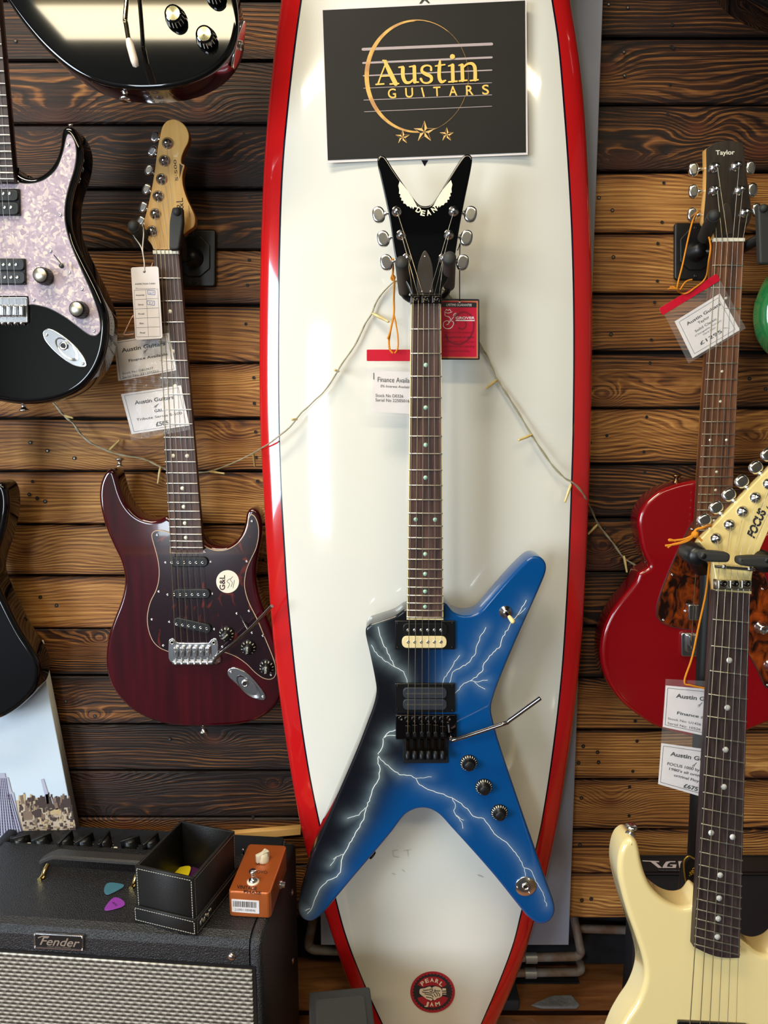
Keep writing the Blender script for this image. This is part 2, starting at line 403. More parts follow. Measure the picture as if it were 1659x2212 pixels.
KNOTS = [(431, 243, .017, 4), (477, 371, .024, 4.5), (505, 943, .014, 3), (217, 1383, .009, 3.5), (55, 1191, .018, 4), (140, 1513, .012, 3), (202, 1546, .008, 3), (460, 1598, .014, 4.5), (270, 1786, .022, 6), (590, 1698, .008, 3),
         (1505, 277, .014, 4), (1645, 322, .024, 5), (1310, 148, .016, 3), (1310, 855, .011, 4), (1632, 952, .009, 3.5), (1305, 1188, .008, 2.5), (1320, 1733, .018, 6), (390, 1040, .016, 3.5)]
def plank_mat():
    m = bpy.data.materials.new('charred_planks'); m.use_nodes = True; nt = m.node_tree; b = nt.nodes['Principled BSDF']
    L = nt.links.new
    def mth(op, a, b_=None, c=None, cl=False):
        n = nd(nt, 'Math'); n.operation = op; n.use_clamp = cl
        for i, x in enumerate((a, b_, c)):
            if x is None: continue
            if isinstance(x, (int, float)): n.inputs[i].default_value = x
            else: L(x, n.inputs[i])
        return n.outputs[0]
    tc = nd(nt, 'TexCoord'); sx = nd(nt, 'SeparateXYZ'); L(tc.outputs['Object'], sx.inputs[0])
    at = lambda n_: (lambda q: q.outputs['Fac'])(nd(nt, 'Attribute', attribute_name=n_))
    pid, tone, pv = at('pid'), at('tone'), at('pv')
    X, Z = sx.outputs[0], sx.outputs[2]
    def vec(x, y, z=0):
        c = nd(nt, 'CombineXYZ')
        for i, q in enumerate((x, y, z)):
            if isinstance(q, (int, float)): c.inputs[i].default_value = q
            else: L(q, c.inputs[i])
        return c.outputs[0]
    P7 = mth('MULTIPLY', pid, 7.31)
    def noise(v, sc, det=2.0, dist=0.0):
        n = nd(nt, 'TexNoise'); n.inputs['Scale'].default_value = sc; n.inputs['Detail'].default_value = det; n.inputs['Distortion'].default_value = dist
        L(v, n.inputs['Vector']); return n.outputs[0]
    # knots: stretched voronoi cells, one cone each, grain bends round them
    kv = vec(mth('MULTIPLY_ADD', X, 3.2, P7), mth('MULTIPLY_ADD', Z, 9.0, P7), pid)
    vo = nd(nt, 'TexVoronoi'); vo.inputs['Scale'].default_value = 1.0; vo.inputs['Randomness'].default_value = 0.95; L(kv, vo.inputs['Vector'])
    wob = noise(vec(mth('MULTIPLY_ADD', X, 9.0, P7), mth('MULTIPLY', Z, 30.0), pid), 1.0, 2)
    d = mth('ADD', vo.outputs['Distance'], mth('MULTIPLY', mth('SUBTRACT', wob, 0.5), 0.22))
    ke = mth('EXPONENT', mth('MULTIPLY', mth('MULTIPLY', d, d), -7.0))
    ke2 = mth('EXPONENT', mth('MULTIPLY', mth('MULTIPLY', d, d), -60.0))
    w1 = noise(vec(mth('MULTIPLY_ADD', X, 1.2, P7), mth('MULTIPLY', Z, 9.0), pid), 1.0, 1)
    w2 = noise(vec(mth('MULTIPLY_ADD', X, 9.0, P7), mth('MULTIPLY', Z, 60.0), pid), 1.0, 3)
    fr = mth('MULTIPLY_ADD', noise(vec(P7, pid), 3.0), 130.0, 95.0)
    g = mth('MULTIPLY', Z, fr)
    g = mth('ADD', g, mth('MULTIPLY', w1, 7.0))
    g = mth('ADD', g, mth('MULTIPLY', ke, 6.5))
    g = mth('ADD', g, mth('MULTIPLY', ke2, 2.0))
    g = mth('ADD', g, mth('MULTIPLY', w2, 0.7))
    core = 0.0
    for (kx, ky, kr, amp_) in KNOTS:
        k0 = ony(kx, ky, 0)
        ex = mth('MULTIPLY', mth('SUBTRACT', X, k0.x), 0.62/kr); ez = mth('MULTIPLY', mth('SUBTRACT', Z, k0.z), 1.0/kr)
        q = mth('ADD', mth('MULTIPLY', ex, ex), mth('MULTIPLY', ez, ez))
        q = mth('ADD', q, mth('MULTIPLY', mth('SUBTRACT', w2, 0.5), 0.5))
        g = mth('ADD', g, mth('MULTIPLY', mth('EXPONENT', mth('MULTIPLY', q, -0.40)), amp_))
        core = mth('ADD', mth('EXPONENT', mth('MULTIPLY', q, -2.6)), core)
    s = mth('MULTIPLY_ADD', mth('SINE', mth('MULTIPLY', g, 6.2832)), 0.5, 0.5)
    fib = noise(vec(mth('MULTIPLY_ADD', X, 22.0, P7), mth('MULTIPLY', Z, 700.0), pid), 1.0, 3)
    blot = noise(vec(mth('MULTIPLY_ADD', X, 2.2, P7), mth('MULTIPLY', Z, 11.0), mth('MULTIPLY', pid, 3.3)), 1.0, 3)
    amp = noise(vec(mth('MULTIPLY_ADD', X, 3.0, P7), mth('MULTIPLY', Z, 38.0), pid), 1.0, 2)
    amp = mth('MULTIPLY_ADD', amp, 2.6, -0.65, cl=True)
    s2 = mth('MULTIPLY_ADD', mth('SINE', mth('MULTIPLY', g, 14.9)), 0.5, 0.5)
    s = mth('ADD', mth('MULTIPLY', mth('SUBTRACT', s, 0.5), amp), 0.5)
    s = mth('ADD', s, mth('MULTIPLY', mth('SUBTRACT', s2, 0.5), 0.28))
    streak = noise(vec(mth('MULTIPLY_ADD', X, 5.0, P7), mth('MULTIPLY', Z, 260.0), pid), 1.0, 3)
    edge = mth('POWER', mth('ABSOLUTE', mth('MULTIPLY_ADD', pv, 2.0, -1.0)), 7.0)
    a = mth('MULTIPLY', s, mth('MULTIPLY_ADD', tone, -0.18, 0.56))
    a = mth('ADD', a, mth('MULTIPLY', fib, 0.42))
    a = mth('ADD', a, mth('MULTIPLY', mth('SUBTRACT', streak, 0.5), 0.75))
    a = mth('ADD', a, mth('MULTIPLY', blot, 0.75))
    a = mth('ADD', a, mth('MULTIPLY', tone, 0.82))
    a = mth('SUBTRACT', a, 0.90)
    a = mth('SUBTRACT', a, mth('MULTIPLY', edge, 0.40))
    a = mth('SUBTRACT', a, mth('MULTIPLY', ke2, 0.30))
    rp = nd(nt, 'ValToRGB'); e = rp.color_ramp.elements
    e[0].position = 0.0; e[0].color = lin((26, 14, 9)); e[1].position = 1.0; e[1].color = lin((208, 156, 88))
    for p, c in ((0.22, (58, 32, 15)), (0.45, (122, 76, 36)), (0.70, (164, 112, 56))):
        x = e.new(p); x.color = lin(c)
    L(a, rp.inputs[0])
    # knots a little redder
    ke2 = mth('ADD', ke2, mth('MULTIPLY', core, 1.5))
    km = nd(nt, 'MixRGB'); km.inputs[2].default_value = lin((92, 44, 26)); L(mth('MULTIPLY', ke2, 0.45, cl=True), km.inputs[0]); L(rp.outputs[0], km.inputs[1])
    L(km.outputs[0], b.inputs['Base Color'])
    b.inputs['Roughness'].default_value = 0.58; b.inputs['Specular IOR Level'].default_value = 0.35
    bp = nd(nt, 'Bump'); bp.inputs['Strength'].default_value = 0.45; bp.inputs['Distance'].default_value = 0.0015
    L(mth('ADD', s, mth('MULTIPLY', fib, 0.6)), bp.inputs['Height']); L(bp.outputs[0], b.inputs['Normal'])
    return m
PLANK = plank_mat()
SEAM = M('dark_gap', (12, 9, 8), 0.9)

# ------------------------------------------------------------------ the room
def simple_box(mb, x0, x1, y0, y1, z0, z1, m):
    vs = [(x, y, z) for z in (z0, z1) for y in (y0, y1) for x in (x0, x1)]
    mb.add(vs, [(0, 2, 3, 1), (4, 5, 7, 6), (0, 1, 5, 4), (2, 6, 7, 3), (0, 4, 6, 2), (1, 3, 7, 5)], m)
ROOMW = M('painted_wall', (110, 108, 102), 0.8, var=0.1)
ROOMC = M('ceiling_paint', (58, 54, 44), 0.85, var=0.1)
def floor_mat():
    m = M('laminate_floor', (150, 92, 50), 0.45); nt = m.node_tree; b = nt.nodes['Principled BSDF']
    tc = nd(nt, 'TexCoord'); mp = nd(nt, 'Mapping'); mp.inputs['Scale'].default_value = (2, 14, 1)
    no = nd(nt, 'TexNoise'); no.inputs['Scale'].default_value = 3.0; no.inputs['Detail'].default_value = 5; no.inputs['Distortion'].default_value = 1.6
    br = nd(nt, 'TexBrick'); br.inputs['Scale'].default_value = 1.0; br.inputs['Mortar Size'].default_value = 0.006
    br.inputs['Brick Width'].default_value = 1.2; br.inputs['Row Height'].default_value = 0.19
    br.inputs['Color1'].default_value = lin((255, 255, 255)); br.inputs['Color2'].default_value = lin((225, 218, 210)); br.inputs['Mortar'].default_value = lin((70, 50, 40))
    cr_ = nd(nt, 'ValToRGB'); e = cr_.color_ramp.elements
    e[0].position = 0.3; e[0].color = lin((138, 84, 48)); e[1].position = 0.75; e[1].color = lin((192, 132, 82))
    mx = nd(nt, 'MixRGB'); mx.blend_type = 'MULTIPLY'; mx.inputs[0].default_value = 1
    nt.links.new(tc.outputs['Object'], mp.inputs[0]); nt.links.new(mp.outputs[0], no.inputs['Vector']); nt.links.new(tc.outputs['Object'], br.inputs['Vector'])
    nt.links.new(no.outputs[0], cr_.inputs[0]); nt.links.new(cr_.outputs[0], mx.inputs[1]); nt.links.new(br.outputs[0], mx.inputs[2])
    nt.links.new(mx.outputs[0], b.inputs['Base Color']); return m
FLOORM = floor_mat()
XL, XR, YB, ZC = -3.0, 3.0, -4.5, 2.72
mb = MB(); simple_box(mb, XL-.1, XR+.1, YB-.1, .25, -.1, 0, FLOORM); struct(mb, 'floor')
mb = MB(); simple_box(mb, -2.6, 2.6, -4.2, -.62, 0, .004, M('added_rug_dark_grey', (40, 40, 43), .95, bump=.5, bs=400)); tag(mb.build('added_rug'), 'unseen dark floor covering added behind the viewer to cut floor reflections', 'added_rug')  # unseen rug, added to keep the orange floor out of reflections and bounce
mb = MB(); simple_box(mb, XL-.1, XR+.1, YB-.1, .25, ZC, ZC+.1, ROOMC); struct(mb, 'ceiling')
mb = MB(); simple_box(mb, XR, XR+.1, YB-.1, .25, 0, ZC, ROOMW); struct(mb, 'wall_right')
dx0, dx1, dz1 = -1.80, -1.10, 1.75
mb = MB(); simple_box(mb, XL-.1, dx0, YB-.1, YB, 0, ZC, ROOMW); simple_box(mb, dx1, XR+.1, YB-.1, YB, 0, ZC, ROOMW); simple_box(mb, dx0, dx1, YB-.1, YB, dz1, ZC, ROOMW); struct(mb, 'wall_front')
PAVE = M('pavement', (150, 148, 142), 0.8, var=.4, vs=3)
mb = MB(); simple_box(mb, -9, 7, -13, YB-.1, -.1, -.02, PAVE); struct(mb, 'ground')
HEDGE = M('hedge_leaves', (70, 110, 40), 0.8, bump=1.0, bs=12, vs=9, col2=(150, 170, 70))
mb = MB(); hb = random.Random(9)
for i in range(40):
    mb.ball((hb.uniform(-4.6, -1.6), hb.uniform(-9.6, -9), hb.uniform(.3, 1.5)), .42, HEDGE, n=10)
tag(mb.build('hedge'), 'green hedge outside the shop doorway behind the viewer', 'hedge')
wy0, wy1, wz0, wz1 = -3.75, -1.95, .3, 2.1
mb = MB()
simple_box(mb, XL-.1, XL, YB, wy0, 0, ZC, ROOMW); simple_box(mb, XL-.1, XL, wy1, .25, 0, ZC, ROOMW)
simple_box(mb, XL-.1, XL, wy0, wy1, 0, wz0, ROOMW); simple_box(mb, XL-.1, XL, wy0, wy1, wz1, ZC, ROOMW); struct(mb, 'wall_left')
WFR = M('window_frame_paint', (206, 204, 198), 0.5); mb = MB()
for (y0_, y1_, z0, z1) in ((wy0, wy0+.05, wz0, wz1), (wy1-.05, wy1, wz0, wz1), (wy0, wy1, wz0, wz0+.05), (wy0, wy1, wz1-.05, wz1), (-2.87, -2.83, wz0, wz1)):
    simple_box(mb, XL-.07, XL-.03, y0_, y1_, z0, z1, WFR)
struct(mb, 'window_1')
mb = MB()
for (x0_, x1_, z0, z1) in ((dx0, dx0+.06, 0, dz1), (dx1-.06, dx1, 0, dz1), (dx0, dx1, dz1-.06, dz1), (dx0, dx1, 0, .12), (dx0, dx1, .95, 1.0)):
    simple_box(mb, x0_, x1_, YB-.07, YB-.03, z0, z1, WFR)
struct(mb, 'door_1')
LAMPM = M('ceiling_lamp_diffuser', (255, 240, 200), 0.6, emit=(255, 222, 130), es=2.5)
for x0, x1, y in ((-1.35, 1.45, -2.45), (-1.3, -.2, -.95)):
    t = thing('ceiling_lamp', 'long warm white ceiling strip lamp %s' % ('behind the viewer' if y < -2 else 'nearest the plank wall'), 'lamp', ((x0+x1)/2, y, ZC-.05))
    mb = MB(); simple_box(mb, x0-.02, x1+.02, y-.17, y+.17, ZC-.05, ZC, WFR); mb.build('lamp_housing', t)
    mb = MB(); simple_box(mb, x0, x1, y-.14, y+.14, ZC-.06, ZC-.05, LAMPM); mb.build('diffuser', t)
# rear masonry behind the plank cladding, seen below it
OLDWALL = M('dark_old_wall', (44, 44, 46), 0.85, var=0.8, vs=30, bump=0.5, bs=60, col2=(22, 22, 25))
mb = MB(); simple_box(mb, XL, XR, .14, .25, 0, ZC, OLDWALL); struct(mb, 'wall_rear')

def seams(px, xs_):
    return [ony(xs_, p, 0).z for p in px]
sl = [-270, -135, 0, 132, 269, 408, 540, 660, 785, 905, 1018, 1133, 1244, 1358, 1460, 1565, 1665, 1765, 1868, 1985]
tl = [.2, .25, .42, .2, .18, .34, .68, .86, .88, .92, .98, .95, .95, .48, .40, .2, .16, .62, .6]
sr = [-210, -65, 81, 226, 371, 504, 635, 762, 882, 1003, 1118, 1236, 1354, 1465, 1578, 1684, 1792, 1887, 1985]
tr_ = [.3, .28, .3, .26, .92, .90, .72, .74, .86, .42, .34, .26, .50, .74, .88, .80, .76, .84]
mb = MB(); pid, ton, pvv = [], [], []
def plank_rows(sp, tn, x0, x1, k0, xm):
    zs = seams(sp, xm)
    for i in range(len(tn)):
        z1, z0 = zs[i], zs[i+1]; g = .0016
        yo = random.uniform(-.001, .0015)
        tilt = random.uniform(-.0012, .0012)
        prof = [(.018, z0+g, 0), (yo+.0025, z0+g, 0.0), (yo, z0+g+.0022, 0.03), (yo, z1-g-.0022, 0.97), (yo+.0025, z1-g, 1.0), (.018, z1-g, 1)]
        b = len(mb.V)
        for X in (x0, x1):
            for (y, z, v) in prof:
                mb.V.append(Vector((X, y, z + (tilt if X == x1 else -tilt)))); pid.append(k0+i*1.37); ton.append(tn[i]); pvv.append(v)
        for j in range(5):
            mb.F.append([b+j, b+6+j, b+7+j, b+j+1]); mb.Mi.append(mb.mi(PLANK)); mb.S.append(False)
plank_rows(sl, tl, XL, .055, 3.1, 300)
plank_rows(sr, tr_, .0585, XR, 41.7, 1450)
nb = len(mb.V)
# nail and screw holes
NAIL = M('nail_hole', (10, 8, 8), 0.7); NAILH = M('nail_head', (120, 112, 100), 0.35, 0.9)
FW = wallframe(0)
for (x, y) in [(1434, 395), (1430, 480), (1421, 526), (1420, 607), (1414, 653), (1407, 734), (1404, 784), (1397, 901), (1391, 976), (1393, 1021), (1452, 53), (1450, 100), (1446, 182), (1442, 247), (1438, 330), (1454, 103), (1372, 1558), (1376, 1601), (1367, 1666), (1360, 1700), (1359, 1762), (540, 425), (541, 490), (538, 562), (534, 616), (531, 700), (548, 816), (549, 871), (552, 933), (553, 988), (556, 1039), (536, 1140), (1236, 1360), (568, 1210), (527, 290), (529, 383), (1275, 956), (1311, 941), (546, 1765), (525, 1885), (70, 1040)]:
    mb.disc(FW, (x, y), 3.6, .0012, NAIL, 10)
for (x, y) in [(65, 956), (102, 974), (63, 1068), (80, 1076), (97, 1083), (87, 1290), (122, 1308), (33, 88), (1315, 9), (1356, 16), (1348, 112), (1349, 163), (1294, 427), (1323, 454), (1325, 555), (1320, 722), (1306, 1141), (1260, 1612), (1291, 1625), (1250, 1648), (1293, 1647), (1256, 1724), (1253, 1825), (1277, 1942), (1257, 1945), (1619, 818), (1654, 840), (366, 1597), (142, 1515), (205, 1547), (160, 990)]:
    mb.disc(FW, (x, y), 4.2, .0012, NAIL, 10); mb.disc(FW, (x, y), 2.2, .0016, NAILH, 8)
simple_box(mb, XL, XR, .019, .03, seams([1985], 1300)[0], ZC, SEAM)
wall = struct(mb, 'wall_back')
n = len(mb.V)
for nm, arr in (('pid', pid), ('tone', ton), ('pv', pvv)):
    a = wall.data.attributes.new(nm, 'FLOAT', 'POINT'); a.data.foreach_set('value', arr + [0.0]*(n-len(arr)))
# black skirting and old pipework under the cladding
zb = seams([1985], 1300)[0]
SKIRT = M('scuffed_black_board', (34, 36, 42), 0.7, var=1, vs=24, col2=(14, 15, 18), bump=.3, bs=90)
mb = MB(); simple_box(mb, .25, .85, .11, .135, 0.012, zb-.05, SKIRT); struct(mb, 'baseboard_back')
# ------------------------------------------------------------------ surfboard
SURFW = M('surfboard_white', (230, 228, 218), 0.10, coat=1.0, var=0.05, vs=3)
SURFR = M('surfboard_red', (194, 24, 26), 0.12, coat=1.0)
SURFB = M('surfboard_pinline', (16, 14, 30), 0.15, coat=1.0)
def zfun(pl, Y):
    q = sorted([(p.z, p.x) for p in (ony(x, y, Y) for x, y in pl)])
    zs = [a for a, _ in q]; xs_ = [b for _, b in q]
    def f(z):
        if z <= zs[0]: i = 0
        elif z >= zs[-1]: i = len(zs)-2
        else:
            i = max(k for k in range(len(zs)-1) if zs[k] <= z)
        if z < zs[0] or z > zs[-1]:
            return xs_[i] + (xs_[i+1]-xs_[i])*(z-zs[i])/(zs[i+1]-zs[i])
        # cubic
        g = lambda k: (zs[max(0, min(len(zs)-1, k))], xs_[max(0, min(len(zs)-1, k))])
        p0, p1, p2, p3 = g(i-1), g(i), g(i+1), g(i+2)
        h = p2[0]-p1[0]; t = (z-p1[0])/h
        m1 = (p2[1]-p0[1])/(p2[0]-p0[0])*h; m2 = (p3[1]-p1[1])/(p3[0]-p1[0])*h
        return (2*t**3-3*t*t+1)*p1[1]+(t**3-2*t*t+t)*m1+(-2*t**3+3*t*t)*p2[1]+(t**3-t*t)*m2
    return f
oL = [(608, 0), (592, 115), (578, 252), (568, 400), (562, 600), (561, 880), (569, 1060), (583, 1300), (600, 1474), (632, 1690), (664, 1848), (703, 1975), (745, 2100), (790, 2212)]
oR = [(1231, 0), (1249, 115), (1261, 229), (1270, 380), (1278, 560), (1279, 740), (1276, 950), (1270, 1120), (1258, 1360), (1243, 1518), (1226, 1640), (1204, 1777), (1176, 1910), (1150, 2005), (1115, 2110), (1070, 2212)]
iL = [(649, 0), (636, 92), (620, 229), (608, 366), (602, 520), (599, 720), (600, 900), (604, 1040), (612, 1180), (621, 1311), (643, 1518), (666, 1669), (691, 1789), (739, 2000), (788, 2127), (827, 2209)]
iR = [(1194, 0), (1208, 92), (1220, 229), (1230, 366), (1238, 520), (1242, 720), (1240, 940), (1237, 1040), (1232, 1180), (1226, 1299), (1215, 1458), (1195, 1630), (1173, 1769), (1159, 1832), (1127, 1968), (1109, 2038), (1077, 2120), (1036, 2212)]
YS = -.088
fo, fr_, fl, fi = zfun(oL, YS), zfun(oR, YS), zfun(iL, YS-.018), zfun(iR, YS-.018)
SRF = thing('surfboard', 'tall white surfboard with red rails and black pinline standing against the wood wall', 'surfboard', (.06, YS, 0))
mb = MB(); rows = []
ztop = 1.72; NZ = 110
zz = [0.012 + (ztop-.012)*i/NZ for i in range(NZ+1)]
zz += [ztop + .62*math.sin(math.pi/2*i/14) for i in range(1, 15)]
for z in zz:
    if z <= ztop: xl, xr, pl_, pr = fo(z), fr_(z), fl(z), fi(z)
    else:
        t = min(.985, (z-ztop)/.62); k = math.sqrt(max(0.0, 1-t**2.0)); c = .062
        sl_ = lambda f: c + (f(ztop)-c)*(k*(1-.0))
        xl, xr, pl_, pr = sl_(fo), sl_(fr_), sl_(fl), sl_(fi)
    cx = (xl+xr)/2; hw = (xr-xl)/2
    T = .034 * min(1.0, hw/.12)
    us = []
    rail = [-1+(1-math.cos(math.pi/2*i/7))*((pl_-cx)/hw+1) for i in range(8)]
    pw = .0028/hw
    deck = [lerp((pl_-cx)/hw+pw, (pr-cx)/hw-pw, i/24) for i in range(25)]
    rail2 = [1-(1-math.cos(math.pi/2*i/7))*(1-(pr-cx)/hw) for i in range(7, -1, -1)]
    us = rail + deck + rail2
    row = []
    for u in us:
        q = max(0.0, 1-abs(u)**2.7)**.52
        row.append(Vector((cx+u*hw, YS-T*q, z)))
    for u in [1-2*i/16 for i in range(1, 16)]:
        row.append(Vector((cx+u*hw, YS+T*.8*max(0, 1-abs(u)**3)**.5, z)))
    rows.append(row)
NR = len(rows[0]); vs = [v for r in rows for v in r]
b0 = len(mb.V); mb.V += vs
for i in range(len(rows)-1):
    for j in range(NR):
        j2 = (j+1) % NR
        m = SURFR if (j < 7 or 33 <= j < 40) else SURFB if j in (7, 32) else SURFW if j < 33 else SURFR
        mb.F.append([b0+i*NR+j, b0+i*NR+j2, b0+(i+1)*NR+j2, b0+(i+1)*NR+j]); mb.Mi.append(mb.mi(m)); mb.S.append(True)
mb.F.append([b0+j for j in range(NR)][::-1]); mb.Mi.append(mb.mi(SURFR)); mb.S.append(False)
mb.F.append([b0+(len(rows)-1)*NR+j for j in range(NR)]); mb.Mi.append(mb.mi(SURFR)); mb.S.append(False)
FB = wallframe(YS-.034)
mb.flat(FB, [(910, 346), (925, 346), (917, 359)], .0006, SURFB)
mb.flat(FB, [(905, 8), (917, -8), (930, 8), (926, 8), (917, 0), (910, 8)], .0006, SURFB)
SCR = M('grey_scuff', (196, 194, 190), 0.5)
for L_ in ([(848, 1838), (860, 1836)], [(848, 1838), (850, 1850), (862, 1852)], [(872, 1838), (888, 1835)], [(880, 1836), (882, 1850)], [(868, 1878), (874, 1884)], [(1030, 1890), (1042, 1896)], [(846, 1886), (854, 1890)]):
    mb.ribbon(FB, L_, 1.6, .0006, SCR)
board = mb.build('board', SRF)
# round sticker near the tail
mb = MB(); S = lambda pts: cr((870, 2080), 12.76, pts)
RS = M('sticker_red', (176, 40, 56), 0.5); KS = M('sticker_black', (44, 46, 54), 0.5); WS = M('sticker_cream', (240, 226, 206), 0.5)
c0 = (870+822/12.76, 2080+803/12.76)
mb.disc(FB, c0, 615/12.76, .0008, RS, 60, 570/12.76)
gear = []
for i in range(144):
    a = 2*math.pi*i/144; k = 1.0 if (i % 4) < 2 else .94
    gear.append((c0[0]+555/12.76*k*math.cos(a), c0[1]-515/12.76*k*math.sin(a)))
mb.flat(FB, gear, .0011, KS)
mb.flat(FB, S([(400, 600), (470, 500), (600, 410), (740, 380), (900, 380), (1040, 420), (1160, 510), (1215, 605), (1120, 660), (1080, 680), (960, 640), (820, 615), (660, 640), (560, 680), (520, 650)]), .0014, RS)
mb.flat(FB, S([(400, 970), (520, 930), (620, 960), (700, 1030), (800, 1050), (900, 1020), (1000, 960), (1120, 920), (1255, 960), (1200, 1060), (1080, 1170), (940, 1220), (820, 1232), (680, 1215), (560, 1150), (450, 1060)]), .0014, RS)
hand = [(480, 720), (600, 700), (740, 650), (800, 680), (870, 650), (960, 655), (1050, 700), (1080, 760), (1085, 900), (1010, 960), (940, 980), (880, 1030), (820, 1000), (800, 1040), (720, 1020), (650, 990), (600, 950), (480, 860), (460, 820)]
mb.flat(FB, smooth(S(hand), 3), .0017, WS)
for q in ([(1090, 700), (1190, 700), (1195, 760), (1090, 770)], [(1090, 790), (1200, 790), (1200, 820), (1090, 820)], [(1110, 850), (1200, 850), (1200, 872), (1110, 872)]): mb.flat(FB, S(q), .0017, WS)
for q in ([(560, 750), (640, 755), (720, 740)], [(530, 800), (650, 815), (760, 830), (850, 820), (900, 760)], [(730, 740), (780, 720), (830, 760), (780, 790), (740, 770)], [(870, 740), (930, 770), (1030, 770)], [(860, 850), (890, 900), (930, 940)], [(900, 800), (940, 850), (970, 920)], [(960, 810), (1010, 860), (1020, 930)], [(600, 850), (720, 880), (800, 890), (840, 950)], [(800, 680), (820, 710)], [(640, 940), (760, 960), (840, 990)]):
    mb.ribbon(FB, S(smooth(q, 3, False)), 1.6, .002, KS)
for ch, x, y, rot in (('P', 545, 560, -38), ('E', 665, 490, -20), ('A', 805, 470, 0), ('R', 945, 500, 18), ('L', 1065, 580, 36), ('J', 665, 1125, 14), ('A', 800, 1140, 0), ('M', 960, 1130, -12)):
    a = math.radians(rot); ex, ey = math.cos(a), math.sin(a); w = 100 if ch != 'M' else 130
    hh = 110
    bx, by = x - ex*w/2 - ey*hh/2, y - ey*w/2 + ex*hh/2
    p0, p1 = S([(bx, by), (bx+ex*w, by+ey*w)])
    mb.text(FB, ch, p0, p1, hh/12.76, .002, WS, bold=.035)
mb.build('round_sticker', SRF)

# ------------------------------------------------------------------ paper sign
FS = wallframe(YS-.038)
SGN = thing('paper_sign', 'black and gold printed guitar shop sign taped to the top of the surfboard', 'sign', FS.P(917, 350), 0)
SB = M('sign_black_print', (30, 29, 27), 0.5, var=0.5, vs=9, spec=0.25); GOLD = M('sign_gold_print', (224, 178, 88), 0.45, var=0.6, vs=60, col2=(186, 132, 78)); LIL = M('sign_grey_print', (172, 156, 156), 0.5)
LETG = M('sign_letter_gold', (236, 190, 92), 0.45)
def sheet(F, q, m, h=0.0, n=10, bend=0.0, mb=None, th=.0004, inset=0):
    """curved thin sheet between four pixel corners TL TR BR BL"""
    mb = mb or MB(); vs = []
    for j in range(n+1):
        for i in range(n+1):
            u, v = i/n, j/n
            x = lerp(lerp(q[0][0], q[1][0], u), lerp(q[3][0], q[2][0], u), v); y = lerp(lerp(q[0][1], q[1][1], u), lerp(q[3][1], q[2][1], u), v)
            vs.append(F.P(x, y, h + bend*math.sin(math.pi*u)*math.sin(math.pi*min(1, v))))
    k = len(vs); vs += [v - F.n*th for v in vs]
    fs = []
    for j in range(n):
        for i in range(n):
            a = j*(n+1)+i; fs.append([a, a+n+1, a+n+2, a+1]); fs.append([k+a, k+a+1, k+a+n+2, k+a+n+1])
    bd = [i for i in range(n+1)] + [j*(n+1)+n for j in range(1, n+1)] + [n*(n+1)+i for i in range(n-1, -1, -1)] + [j*(n+1) for j in range(n-1, 0, -1)]
    for i in range(len(bd)):
        a, b = bd[i], bd[(i+1) % len(bd)]; fs.append([a, b, k+b, k+a])
    mb.add(vs, fs, m); return mb
mb = sheet(FS, [(694, 19), (1137, -3), (1140, 334), (706, 352)], PAPER)
mb.build('paper', SGN)
mb = sheet(FS, [(697, 22), (1134, 1), (1136, 329), (708, 346)], SB, h=.0007)
S = lambda pts: cr((760, 20), 4.879, pts)
ring_o, ring_i = [], []
N = 120
for i in range(N+1):
    t = 2*math.pi*i/N; ca, sa_ = math.cos(t), math.sin(t)
    w = 2 + 44*max(0, (1-math.cos(t-math.pi*.0))/2)**1.1*(1 if ca < 0 else .55)
    if -1.2 < math.atan2(math.sin(t), math.cos(t)) < .9: w = 2.0
    ring_o.append((682+548*ca, 705-597*sa_)); ring_i.append((682+(548-w)*ca, 705-(597-w*.8)*sa_))
vs = [FS.P(*p, .0011) for p in S(ring_o)] + [FS.P(*p, .0011) for p in S(ring_i)]
mb.add(vs, [[i, i+1, N+2+i, N+1+i] for i in range(N)], GOLD)
for (x0, y0, x1, y1, w) in ((118, 422, 1474, 366, 30), (120, 566, 1474, 507, 21), (122, 701, 1474, 641, 13), (125, 832, 1474, 774, 6), (128, 957, 1474, 902, 7), (132, 1080, 1474, 1022, 6)):
    q = S([(x0, y0), (x1, y1)]); mb.ribbon(FS, q, w/4.879, .0009, LIL)
    for i_, p in enumerate(q): mb.disc(FS, p, w/4.879/2, .00098, LIL, 10)
SH = [.0015]
def strk(pts, ws, round_=True, h=None, m=LETG):
    SH[0] += .00003; h = SH[0]
    P_ = S(pts); W_ = [w/4.879 for w in ws]
    q = smooth([(p[0], p[1], ) for p in P_], 6, False); n = len(P_)-1
    wv = [lerp(W_[min(n-1, i//6)], W_[min(n, i//6+1)], (i % 6)/6) if i < n*6 else W_[-1] for i in range(len(q))]
    mb.ribbon(FS, q, wv, h, m)
    if round_:
        mb.disc(FS, q[0], wv[0]/2, h+.00001, m, 14)
        if len(pts) > 2 or abs(pts[0][0]-pts[1][0]) > 1: mb.disc(FS, q[-1], wv[-1]/2, h+.00002, m, 14)
